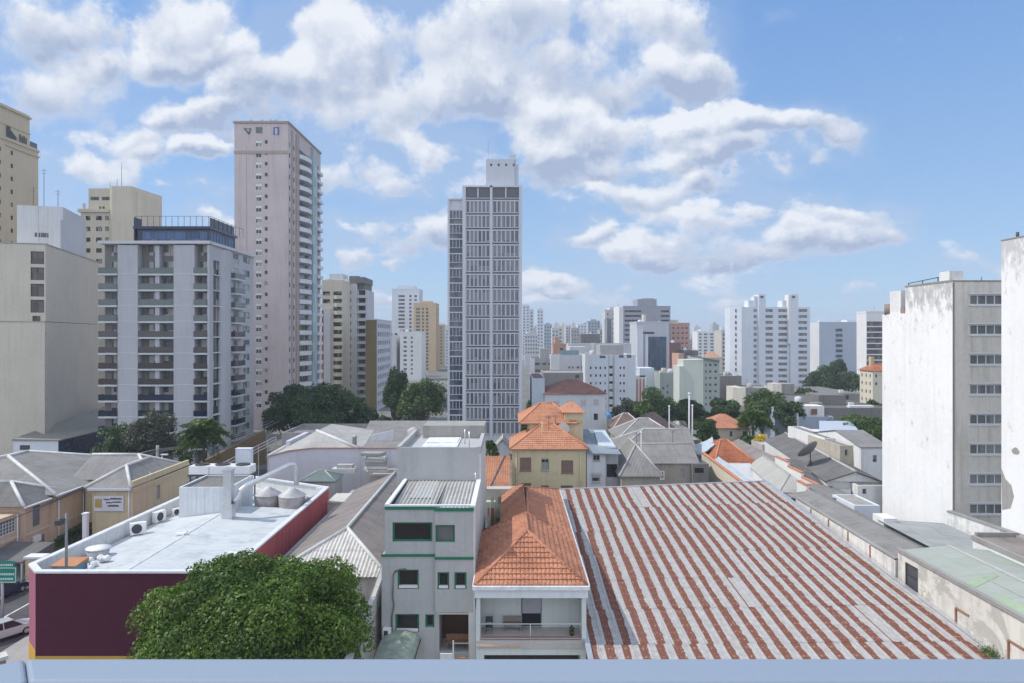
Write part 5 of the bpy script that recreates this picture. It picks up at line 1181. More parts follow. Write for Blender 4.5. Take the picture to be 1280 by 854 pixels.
    T.part('ridge_caps',capmesh([((a,6,zp),(x(447),.3,zr-.05)),((0,.1,zl),(x(341),14,zl+.6))],.25,.05),CAPW); T.part('parapet_wall',MB().prism([(x(452),6),(x(482),6),(x(482),6.3),(x(452),6.3)],zr-.2,[zr+.9,zr+1.6,zr+1.6,zr+.9]),LILAC); T.part('parapet_wall',MB().box(x(345),4,zl,x(350),13,zl+1.5),LILAC)
    T.part('roof_tank',MB().lathe(x(505),9,[(.9,zr),(.9,zr+1.3),(.1,zr+1.7)],14),CAPG); T.part('roof_vent',MB().lathe(x(440),1.5,[(.3,zr-.2),(.3,zr+1.2),(.45,zr+1.3),(.1,zr+1.6)],10),CAPG); T.done()
    tower_=flatb('wide low grey roofed shed behind the pale warehouse',352,556,541,116,12,CONC,roof=FIBRE,cat='warehouse',name='shed')
build_longroofs()
# ---------------------------------------------------------------- houses on the left street
def build_leftstreet():
    T=Thing('street_house','peach two storey house with broad grey hipped roofs and white ridges','house',-53,70)
    g=ST(.06,1,1,f=FRAMEG,p=plain('shutter_grey',(.16,.17,.19),.5),dep=.1); gb=ST(.05,14,4,f=FRAMEW,p=plain('glass_block',(.12,.15,.18),.2),dep=.08)
    mb=MB()
    T.block(-24,9,0,31,0,6.7,{'right':[(11.8,4.6,13.0,6.5,g),(16.0,4.4,17.0,6.3,g)]},mb,top=False)
    T.block(-14,5,-.5,8.99,0,6.4,{'right':[(1.2,3.6,2.4,6.0,g),(2.2,.9,3.2,2.4,g)]},mb,top=False)
    T.block(-14,-2,-1.2,4.99,0,5.6,{'right':[(.3,3.7,6.5,5.2,gb),(2,.4,5,2.2,g)],'front':[(1,3.5,11,5.2,gb)]},mb,top=True)
    T.part('wall',mb,PEACH)
    p1,l1,_=hip(-24.4,8.6,.5,31,6.7,2.8,'y',(1,1),run=9.5); p2,l2,_=hip(-15,4.3,-.1,12,6.4,1.9,'x',(1,1),run=4.2)
    T.part('roof',roofmesh(p1),FIBRE); T.part('front_roof',roofmesh(p2),FIBREDK); T.part('ridge_caps',capmesh(l1,.22),CAPW); T.part('front_ridge_caps',capmesh(l2,.2),CAPW)
    T.part('gutter',MB().box(.5,8.6,6.5,.72,31,6.68).box(-.1,4.3,6.2,.1,8.6,6.36),TRIM); T.part('string_course',MB().box(-1.2,-2,2.9,-1.08,5,3.1).box(-.5,5,3.0,-.4,9,3.15).box(0,9,3.0,.1,31,3.15),BEIGE)
    T.part('downpipe',MB().tube([(.15,9.6,6.4),(.15,9.6,0)],.08,6).tube([(.15,14.2,6.4),(.15,14.2,0)],.08,6).tube([(-1.05,4.6,5.5),(-1.05,4.6,0)],.08,6),TRIM)
    for i,yy in enumerate((6.0,15.2,18.5,20.5)): T.part('air_conditioner',MB().box(.12 if yy>9 else -.4,yy,2.0,.5 if yy>9 else .0,yy+.9,2.65),ALU)
    T.done()
    T=Thing('sign_house','ochre walled house with a white lettered sign and grey roof','house',-52,81)
    w=ST(.08,1,1,f=FRAMEG,p=G_DARK); mb=MB()
    T.block(3.3,0,7.0,14,0,7.0,{'right':[(5.4,4.2,6.4,6.0,w)]},mb,top=False); T.block(-.5,3,3.29,14,0,6.9,{'front':[(1.0,4.0,2.2,5.6,w)]},mb,top=False); mb.box(2.2,.0,0,3.3,2.99,7.0)
    T.part('wall',mb,YELLOW)
    p,l,_=hip(1.5,-.4,7.0,9.0,7.05,1.9,'y',(1,0),run=5.0); p2,l2,_=hip(-3.5,4.5,7.0,14.2,7.0,2.3,'x',(0,1),run=5)
    T.part('roof',roofmesh(p+p2),FIBRE); T.part('ridge_caps',capmesh(l+l2,.2),CAPW); T.part('fascia',MB().box(1.9,-.5,6.75,7.0,-.3,7.02),BLUISH)
    T.part('parapet',MB().box(6.75,-.0,7.06,7.05,14,7.75).box(7.05,0,6.4,7.12,14,6.6),YELLOW); T.part('downpipe',MB().tube([(6.6,-.12,6.8),(6.6,-.12,0)],.08,6),TRIM)
    sb=MB().box(2.5,-.16,4.25,6.0,-.06,6.05); o=T.part('sign_board',sb,plain('sign_white',(.66,.67,.72),.5)); 
    T.part('sign_emblem',MB().box(2.62,-.185,4.65,3.45,-.162,5.7).lathe(0,0,[(.01,0),(.01,.001)],4),plain('sign_ochre',(.46,.33,.12),.5),parent=o)
    lt=MB(); rr=random.Random(4)
    for a,b,zz,h_ in ((3.65,4.35,5.55,.16),(4.45,5.8,5.62,.2),(3.95,4.65,5.18,.16),(4.7,5.75,5.24,.16),(4.15,5.45,4.78,.22)):
        q=a
        while q<b:
            ww=rr.uniform(.06,.14); lt.box(q,-.185,zz,min(q+ww,b),-.162,zz+h_*rr.choice((1,1,.8))); q+=ww+.035
    T.part('sign_lettering',lt,plain('sign_ink',(.035,.035,.06),.6),parent=o); T.done()
    tree('clipped dark hedge row at the foot of the peach house',-51.9,84,2.2,1.2,zb=.2,n=5000,ls=.28,mat=L_DARK,lobes=40,seed=5,ry=8,name='hedge',lr=.25)
    T=Thing('gate_pillar','peach gate pillar with white cap beside the street below the peach house','pillar',X(45,69),69); T.part('shaft',MB().box(-.8,-.4,0,.8,.6,2.6),PEACH); T.part('cap',MB().box(-.95,-.5,2.6,.95,.7,2.8),TRIM)
    T=Thing('white_post','white square post behind the parapet of the plum building','post',X(107,72),72); T.part('shaft',MB().box(-.22,-.22,0,.22,.22,6.2),TRIM); T.part('cap',MB().box(-.28,-.28,6.2,.28,.28,6.35),TRIM)
    T=Thing('street_canopy','dark grey awning over the yard behind the gate pillar','awning',X(18,74),71); T.part('cover',MB().prism([(-3.5,-2),(4.4,-2),(4.4,3),(-3.5,3)],2.0,[2.15,2.15,2.7,2.7]),FIBREDK); T.part('post',MB().box(4.2,-1.9,0,4.35,-1.75,2.0),STEEL)
    # green road sign
    T=Thing('road_sign','green direction sign with white lettering on a grey mast over the street','sign',X(3,58),58); gr=plain('sign_green',(.0,.22,.16),.4); wl=plain('sign_white_line',(.62,.68,.68),.4)
    T.part('mast',MB().tube([(0,0,0),(0,0,5.6)],[.13,.11],10),plain('mast_galvanised',(.38,.39,.40),.5))
    o=T.part('panel',MB().box(-2.2,-.14,4.05,1.32,-.11,5.5).box(-2.2,-.1,5.2,1.1,-.07,5.9),gr)
    lt=MB().box(-2.15,-.16,5.3,1.25,-.142,5.36).box(-2.15,-.16,4.1,1.25,-.142,4.16).box(1.2,-.16,4.16,1.26,-.142,5.3); rr=random.Random(9)
    for zz,a,b in ((4.72,-.2,1.0),(4.32,-.6,.9),(5.5,-.5,1.0)):
        q=a
        while q<b: ww=rr.uniform(.07,.14); lt.box(q,-.16,zz,q+ww,-.142,zz+.17); q+=ww+.05
    T.part('lettering',lt,wl,parent=o)
    T=Thing('boundary_wall','low white boundary wall with a pale top beside the corner of the plum building','wall',-39.5,44); T.part('wall',MB().prism([(-8,-6),(-7.6,-6),(2.9,5.4),(2.5,5.6)],0,1.7),paint('low_wall_brown',(.36,.30,.26),.4,.4)); T.part('coping',MB().prism([(-8.4,-6),(-7.3,-6),(3.2,5.2),(2.5,5.9)],1.7,1.95),CAPW)
    # cars
    def car(label,x,y,rz,col,grp='cars parked along the street'):
        T=Thing('parked_car',label,'car',x,y,.005,rz,group=grp); pm=plain('car_paint_'+col[0],col[1],.25,.35,.02,.6); gl=plain('car_glass',(.02,.025,.03),.05)
        bod=[(-2.1,.32),(2.1,.32),(2.15,.62),(1.95,.80),(1.15,.92),(-1.5,.98),(-2.05,.92),(-2.15,.6)]
        cab=[(1.10,.93),(.45,1.42),(-.95,1.46),(-1.6,.97)]
        def pr(prof,w0,w1,m):
            mb=MB(); n=len(prof); zc=max(p[1] for p in prof); zb=min(p[1] for p in prof)
            f=lambda p,s:(p[0],s*(w0+(w1-w0)*(p[1]-zb)/(zc-zb)),p[1])
            mb.face([f(p,-1) for p in prof]); mb.face([f(p,1) for p in reversed(prof)])
            for i in range(n): a,b=prof[i],prof[(i+1)%n]; mb.face([f(a,1),f(b,1),f(b,-1),f(a,-1)])
            return mb
        T.part('body',pr(bod,.82,.80,0),pm); T.part('cabin_glass',pr(cab,.78,.58,0),gl); T.part('roof_panel',MB().prism([(-.98,-.57),(.46,-.57),(.46,.57),(-.98,.57)],1.44,1.485),pm)
        for s in (-1,1):
            T.part('pillar',MB().beam((1.13,s*.77,.93),(.45,s*.585,1.44),.07,.05).beam((-1.62,s*.77,.97),(-.96,s*.585,1.46),.1,.05).beam((-.3,s*.785,.95),(-.3,s*.59,1.45),.07,.04),pm)
            T.part('headlight',MB().box(2.02,s*.62-.14,.6,2.16,s*.62+.14,.74),ALU); T.part('tail_light',MB().box(-2.17,s*.66-.1,.66,-2.05,s*.66+.1,.84),plain('tail_red',(.4,.02,.02),.3))
            for q in (-1.3,1.32):
                w=T.part('wheel',MB().tube([(q,s*.62,.32),(q,s*.84,.32)],.32,16),BLACK); T.part('rim',MB().tube([(q,s*.835,.32),(q,s*.855,.32)],.19,12),STEEL,parent=w)
    car('silver car parked at the kerb, nearest of the cars beside the plum building',X(5,56.5),56.5,R(58),('silver',(.55,.56,.58)))
    car('dark blue car driving past behind the mast of the green sign',X(4,65.5),65.5,R(82),('blue',(.03,.04,.09)))
    car('black car half hidden by the corner of the plum building',X(30,77),77.5,R(80),('black',(.015,.015,.02)))
    # utility poles and wires
    for i,(px,Y,pt,pb,lb) in enumerate(((197,104,557,600,'pale concrete utility pole in front of the dark street trees'),(389,0,0,0,''))):
        if not lb: continue
        T=Thing('utility_pole',lb,'pole',X(px,Y),Y); T.part('pole',MB().tube([(0,0,0),(0,0,Z(pt,Y))],[.28,.22],10),CONC); T.part('crossarm',MB().box(-1.3,-.1,Z(pt,Y)-1.0,1.3,.1,Z(pt,Y)-.8),FRAMED)
    Y=104; h=Z(557,Y)-.75
    mb=MB()
    for k,(dx,dz) in enumerate(((-1.1,0),(0,.25),(1.1,0))):
        pts=[]; A=Vector((X(197,Y)+dx,Y,h+dz)); B=Vector((X(-60,80)+dx,78,9+dz)); C=Vector((X(335,125)+dx,128,h+1.5))
        for s,e in ((B,A),(A,C)):
            for t in range(11 if e is C else 10): q=s.lerp(e,t/10); pts.append((q.x,q.y,q.z-1.2*math.sin(math.pi*t/10)))
        mb.tube(pts,.05,4)
    T=Thing('overhead_wires','grey overhead wires strung from the utility pole above the street','wires',0,0); T.part('wire',mb,plain('wire_grey',(.22,.22,.23),.6))
    mb=MB()
    for k in range(5):
        A=Vector((-44-.5*k,28,9.2+.35*k)); B=Vector((X(197,104)-1+.5*k,103.5,h+.1*k)); pts=[]
        for t in range(15): q=A.lerp(B,t/14); pts.append((q.x,q.y,q.z-(1.6+.2*k)*math.sin(math.pi*t/14)))
        mb.tube(pts,.03,4)
    T=Thing('overhead_wires','bundle of thin cables sagging over the street past the peach house','wires',0,0); T.part('wire',mb,plain('cable_black',(.05,.05,.055),.6))
    for px,Y,yt,lb in ((155,98,568,'short street lamp in front of the dark trees, left of the utility pole'),(203,102,569,'short street lamp just right of the utility pole')):
        T=Thing('street_lamp',lb,'street lamp',X(px,Y),Y,group='street lamps'); zt=Z(yt,Y); T.part('pole',MB().tube([(0,0,0),(0,0,zt)],.09,8),STEEL); T.part('lamp_head',MB().box(-.2,-.2,zt,.8,.2,zt+.16),ALU)
    T=Thing('ramp_guard_rail','grey steel guard rail along the ramp behind the fan units','railing',X(208,90),90); L=40
    mb=MB(); a=Vector((0,0,0)); b=Vector((X(345,118)-X(208,90),28,3.0))
    for k in range(11): p=a.lerp(b,k/10); T.part('post',MB().box(p.x-.06,p.y-.06,0,p.x+.06,p.y+.06,4.6+p.z),STEEL)
    for zz in (3.6,4.1,4.6): mb.beam((a.x,a.y,zz),(b.x,b.y,zz+3),.08,.12)
    T.part('rail',mb,STEEL)
build_leftstreet()
# ---------------------------------------------------------------- houses behind the striped roof
BR=ST(.1,1,1,f=plain('brown_frame',(.22,.15,.11),.6),p=plain('brown_shutter',(.20,.13,.10),.6),dep=.1,sill=1); GW=ST(.1,2,1,f=FRAMEG,p=G_DARK,dep=.12,sill=1)
S1=ST(.08,1,1,f=FRAMEG,p=G_DARK)
def build_midhouses():
    def ex(T,w,D,ze):
        mb=MB(); T.block(w*.25,D*.55,w+.1,D+7,6,ze+2.6,{},mb,top=False); mb.box(w-2.3,D*.6,6,w+.2,D+2.5,ze+4.1)
        T.part('upper_wall',mb,YELLOW)
        p,l,_=hip(.9,D*.55-.3,w-.5,D+7,ze+2.65,2.2,'x',(1,1),run=3.2); T.part('upper_roof',roofmesh(p,tiles=.4),TILEPALE); T.part('upper_ridge_caps',capmesh(l,.12),CAPT)
        p,l,_=hip(w-2.7,D*.6-.3,w+.5,D+2.8,ze+4.1,1.2,'x',(1,1)); T.part('turret_roof',roofmesh(p),TILEPALE)
        T.part('satellite_dish',MB().lathe(0,0,[(.02,0),(.5,.1),(.82,.28)],18),GREY).matrix_local=Matrix.Translation((w-2.6,D*.5,ze+1.9))@Matrix.Rotation(R(70),4,'X')
        T.part('doorway',MB().box(w-2.0,D*.6-.04,ze+.9,w-.7,D*.6-.003,ze+2.7),FRAMED)
        T.part('downpipe',MB().tube([(.55,-.12,ze-.3),(.55,-.12,1)],.08,6).tube([(w-.7,-.12,ze-.3),(w-.7,-.12,1)],.08,6).tube([(w*.42,D*.3,ze),(w*.42,D*.3,ze+3.2)],.07,6),YELLOW)
    r2=[(652,604,664,618),(676,607,686,618),(701,607,716,618)]
    house('yellow house with pale orange hipped roof and a small turret behind the striped roof',640,732.5,561,88,9,2.6,'x',(1,1),YELLOW,TILEPALE,CAPT,
        wins=[(650,572,664,588.5,BR),(676.5,573.5,686.5,588,GW),(701.5,575.5,716.5,591.5,BR)]+[(a,b,c,d,BR) for a,b,c,d in r2],tiles=.4,extra=ex,run=5.0)
    # grey white narrow house with metal roof
    T=Thing('narrow_house','narrow pale grey house with a sloping blue grey metal roof beside the yellow house','house',X(733.5,88),88); x=lambda p:X(p,88)-X(733.5,88)
    mb=MB(); T.block(0,0,x(757),16,0,Z(567,88),{'front':[(x(741),Z(576,88),x(750),Z(568.5,88),GW),(x(740),Z(602,88),x(750),Z(597,88),S1)]},mb); T.block(x(757)+.01,1.5,x(775),16,0,Z(566,88),{'front':[(.35,Z(600,88),1.75,Z(583,88),ST(.12,1,1,f=FRAMED,p=G_DARK,dep=.5))]},mb)
    T.part('wall',mb,PALE); T.part('roof',MB().face([(-.1,-.4,Z(566,88)),(x(776),-.4,Z(567,88)),(x(774),14,Z(566,88)+1.1),(-.1,14,Z(566,88)+1.2)]).face([(-.1,-.4,Z(566,88)-.12),(x(776),-.4,Z(567,88)-.12),(x(776),-.4,Z(567,88)),(-.1,-.4,Z(566,88))]),fibre('blue_grey_metal_roof',(.26,.30,.35),.6,.3,.02,4.0))
    T.part('pale_sheet',MB().prism([(x(752),3),(x(773),2.2),(x(773),12.5),(x(757),12.5)],Z(566,88)+.2,[Z(566,88)+.45,Z(566,88)+.42,Z(566,88)+1.15,Z(566,88)+1.15]),plain('pale_blue_sheet',(.52,.58,.62),.4)); T.part('shade_hood',MB().box(x(739.5),-.5,Z(593.5,88),x(751),-.003,Z(591,88)).box(x(739.5),-.12,Z(604,88),x(751),-.003,Z(602.5,88)),GREY)
    T.done()
    # pair of low orange roofs left of the yellow house
    T=Thing('low_tiled_house','low house with two orange tiled slopes left of the yellow house','house',X(600,80),79)
    x=lambda p:X(p,80)-X(600,80); zz=lambda p,Y:Z(p,Y)
    mb=MB(); a=zz(611,79); b=zz(570,90); mb.sliced([(x(596),0,a),(x(612),0,a),(x(612)+1.6,11,b),(x(590),11,b)],vb=.4,lip=.04); mb.sliced([(x(613.5),0,a),(x(638),0,a),(x(638),11,b),(x(613.5)+1.7,11,b)],vb=.4,lip=.04)
    T.part('roof',mb,TILEPALE); T.part('wall',MB().box(x(596),.1,0,x(637),10.9,a-.1),CREAM); T.part('valley_gutter',MB().beam((x(612.7),0,a-.02),(x(612.7)+1.65,11,b-.02),.25,.1),FRAMED)
    house('tiny grey gabled house at the foot of the glass tower',620,636,560,138,6,1.9,'y',(0,0),PALE,FIBRELT,CAPW,over=.4)
    # grey roofed cluster
    house('low mud brown house with grey hipped roof, nearest behind the striped roof',777,825,595,86.5,9,3.4,'y',(1,0),paint('mud_render',(.40,.36,.31),.5,.5),FIBRE,CAPG,run=4.0,capr=.12)
    house('long grey house with a white door frame, second row behind the striped roof',790,872,579,93,8,2.0,'x',(0,0),paint('mud_render',(.40,.36,.31),.5,.5),FIBRE,CAPG,
        wins=[(825,588.5,831,600,ST(.22,1,1,f=FRAMEW,p=G_DARK,dep=.1)),(850,586,855.5,597.5,ST(.08,1,1,f=FRAMEG,p=plain('grey_shutter',(.34,.35,.38),.5))),(868.5,586,874,592,S1)],rwins=(),over=.25)
    house('grey house with pale ridge, third row behind the striped roof',775,868,563,102,9,2.6,'x',(1,0),CONC,FIBRE,CAPW,wins=[(781,566,786,572,S1),(845,561.5,852,569,S1)])
    house('grey hipped roof house with bright white ridge lines behind the others',774,850,549,112,10,2.8,'x',(1,1),CONC,FIBRE,CAPW,run=7)
    flatb('small sooty shed with a black window beside the cream gable wall',866,886,580,92,6,DKCONC,wins=[(868.5,585,880,592,ST(.03,p=BLACK))],cat='shed',name='shed',par=.1,roof=FIBREDK)
    flatb('dark concrete water tank block behind the grey roofs',857,876,550,108,5,DKCONC,cat='tank',name='tank_block',par=.1)
    for px,Y,yt,yb,lb,w in ((836.5,108,509,545,'thin white pole behind the white ridged grey roof',.09),(801.5,90,542,590,'thin white pole with a round cap on the grey roofs',.07),(861.5,116,493,556,'thicker pale concrete pole before the green grey flats',.14),(865.5,119,508,556,'shorter pale concrete pole just right of the thicker one',.11)):
        T=Thing('pole',lb,'pole',X(px,Y),Y,group='pale poles behind the striped roof'); zt=Z(yt,Y); zb=Z(yb,Y)-3; T.part('shaft',MB().tube([(0,0,0),(0,0,zt)],[w*1.1,w],8),PALE); T.part('cap',MB().lathe(0,0,[(w,zt),(w*1.8,zt+.05),(w*1.8,zt+.2),(.02,zt+.3)],10),ALU)
    # red brown tiled house with sheeting
    T=Thing('red_roofed_house','rust red tiled house with loose blue white sheeting on its roof','house',X(880,98),98); x=lambda p:X(p,98)-X(880,98)
    p,l,_=hip(x(893),0,x(946),11,Z(579,98),2.5,'x',(1,1),run=5); w=MB(); T.block(x(896),.3,x(944),10.7,0,Z(579,98)-.1,{'front':[(x(930)-x(896),Z(596,98),x(938)-x(896),Z(583,98),ST(.15,1,1,f=FRAMEG,p=G_DARK))]},w,top=False); T.part('wall',w,PALE); T.part('roof',roofmesh(p,tiles=.4),TILEOLD); T.part('ridge_caps',capmesh(l,.14),CAPT)
    ze=Z(579,98)
    def sheet(q):
        mb=MB(); mb.face(q); n=8
        rr=random.Random(len(q)+int(q[0][0]*10))
        A,B,C,D_=[Vector(p) for p in q]; g=[[(A.lerp(B,i/n)).lerp(D_.lerp(C,i/n),j/4)+Vector((0,0,.08+rr.uniform(0,.22))) for j in range(5)] for i in range(n+1)]
        for i in range(n):
            for j in range(4): mb.face([g[i][j],g[i+1][j],g[i+1][j+1],g[i][j+1]])
        T.part('sheeting',mb,TARP)
    sheet([(x(893),.3,ze+.1),(x(921),-6.6,ze-2.7),(x(932),-6.0,ze-2.4),(x(901),1.2,ze+.6)])
    sheet([(x(878),9,ze+.5),(x(884),4,ze+.2),(x(906),5,ze+1.5),(x(915),9.5,ze+2.1)])
    T.part('lean_to',MB().prism([(x(893),0),(x(919),-6.5),(x(932),-6),(x(938),0)],0,[ze,ze-2.9,ze-2.6,ze]),PALE); T.done()
    T=Thing('gable_wall','cream boundary gable wall falling towards the striped roof','wall',X(877,100),100); T.part('wall',MB().prism([(0,0),(.3,0),(2.2,-13),(1.9,-13)],0,[Z(566,100),Z(566,100),Z(607,87),Z(607,87)]),CREAM); T.part('coping',MB().beam((.1,0,Z(566,100)+.08),(2.05,-13,Z(607,87)+.08),.5,.14),CAPT)
    # pale hip roof next to it
    T=Thing('pale_roofed_house','house with a pale plain hipped roof at the far corner of the striped roof','house',31.9,81.5,0,R(-7)); 
    p,l,_=hip(0,0,4.3,17,6.35,1.5,'y',(1,0),run=3.4); w=MB(); T.block(.2,.2,4.1,16.8,0,6.3,{},w,top=False); T.part('wall',w,WHITE); T.part('roof',roofmesh(p),fibre('plain_pale_sheet',(.43,.42,.39),.4,.35,.015,3)); T.part('ridge_caps',capmesh(l,.08),CAPG); T.done()
    T=Thing('brown_roof_strip','long brown lean to roof between the red tiles and the white parapets','roof',34.4,90); T.part('roof',MB().face([(.7,0,6.3),(3.4,0,7.6),(3.4,24,7.8),(.7,24,6.5)]).face([(.7,0,0),(3.4,0,0),(3.4,0,7.6),(.7,0,6.3)]),FIBREBR)
    # white parapet houses
    def parapet(lb,px,Y,L,z0,w,roof,n=1,wins=()):
        xo=X(px,Y); T=Thing('parapet_house',lb,'house',xo,Y-L)
        m=MB(); steps=3
        for i in range(steps):
            y0=L*i/steps; y1=L*(i+1)/steps; m.box(0,y0,0,.3,y1-.002,z0+.55*i+.0)
        T.block(.3,0,w,L,0,z0-.5,{'front':list(wins)},m,top=False); T.part('wall',m,WHITE)
        c=MB()
        for i in range(steps): c.box(-.08,L*i/steps,z0+.55*i+.002,.38,L*(i+1)/steps-.003,z0+.55*i+.12)
        T.part('coping',c,CAPT); T.part('roof',MB().face([(.3,0,z0-.5),(w,0,z0-.9),(w,L,z0+.6),(.3,L,z0+.9)]),roof); T.done(); return T
    parapet('white house with stepped tile capped parapet under the satellite dish',968.6,94,13,7.3,4,FIBREDK)
    parapet('white house with stepped tile capped parapet nearest the striped roof corner',996,81,8,6.7,3.5,FIBRE)
    T=Thing('satellite_dish','large grey mesh satellite dish on the dark roof','satellite dish',X(1013,90),90,7.2); T.part('mast',MB().tube([(0,0,0),(0,0,2.4)],.07,6).beam((-.6,0,0),(0,0,1.5),.06,.06).beam((.6,.4,0),(0,0,1.5),.06,.06),FRAMED)
    o=T.part('dish',MB().lathe(0,0,[(.02,0),(.7,.1),(1.3,.36),(1.55,.55)],22),plain('mesh_grey',(.20,.20,.205),.7)); o.matrix_local=Matrix.Translation((0,0,2.5))@Matrix.Rotation(R(-32),4,'Y')@Matrix.Rotation(R(-38),4,'X')
    o=T.part('feed_arm',MB().tube([(0,0,.1),(0,0,1.2)],.04,5).tube([(1.4,0,.45),(0,0,1.2)],.03,4).tube([(-1.2,.6,.45),(0,0,1.2)],.03,4),FRAMED); o.matrix_local=Matrix.Translation((0,0,2.5))@Matrix.Rotation(R(-32),4,'Y')@Matrix.Rotation(R(-38),4,'X')
    # the long dark gabled roof with white end wall
    T=Thing('long_gabled_house','long house with a dark grey gabled roof and a white blank side wall','house',36.2,72,0,R(-8))
    Wd=6.4; L=42; w=MB(); T.block(.0,16,Wd,L,0,7.6,{},w,top=False); w.box(.3,10.3,0,Wd,15.99,7.55); w.face([(0,10,7.6),(Wd,10,7.6),(Wd*.5,10,8.8)])
    w.face([(0,16,7.6),(Wd,16,7.6),(Wd*.5,16,8.8)]); T.part('wall',w,WHITE)
    p,l,g=hip(-.05,9.7,Wd+.3,L+.3,7.62,1.25,'y',(0,0)); T.part('roof',roofmesh(p),FIBREDK); T.part('ridge_caps',capmesh(l,.16),CAPG); T.part('window',MB().box(-.05,17.5,6.1,-.004,18.2,7.2),FRAMED); T.done()
    flatb('weathered beige house with one narrow window beside the tall white block',1050,1075,557,92,10,paint('mud_cream',(.50,.46,.38),.6,.6),wins=[(1056,562,1059.5,570,S1)],par=.15,roof=FIBRE,cat='house',name='house')
    flatb('white rendered house with two small windows beside the long dark roof',1031,1050,548,97,13,WHITE,wins=[(1042,558,1045,565,S1)],par=.15,roof=FIBRE,cat='house',name='house')
    house('white house under a grey gabled roof against the tall white block',1076,1112,559,90,14,1.3,'x',(0,0),STAINED,FIBRE,None,wins=[(1091,569,1096,578,S1)],over=.1)
    flatb('white walled yard with a mossy ledge at the foot of the tall white block',1072,1110,607,80,8,STAINED,wins=[(1078,611,1083,618,S1)],par=1.2,roof=paint('moss_floor',(.22,.17,.05),.4,0),cat='yard',name='yard_wall')
    flatb('small pale blue grey box house below the white walled yard',1068,1100,632,72,5,BLUISH,par=.1,roof=CONC,cat='shed',name='shed')
    flatb('black sided low shed roof in the gap between the striped roof and the white block',1030,1072,623,76,7,DKCONC,par=.05,roof=FIBRE,cat='shed',name='shed')
    house('grey roofed shed with a red tile edge below the long dark roof',1018,1062,611,84,9,1.0,'x',(0,0),DKCONC,FIBREDK,None,cat='shed',name='shed',over=.2)
build_midhouses()
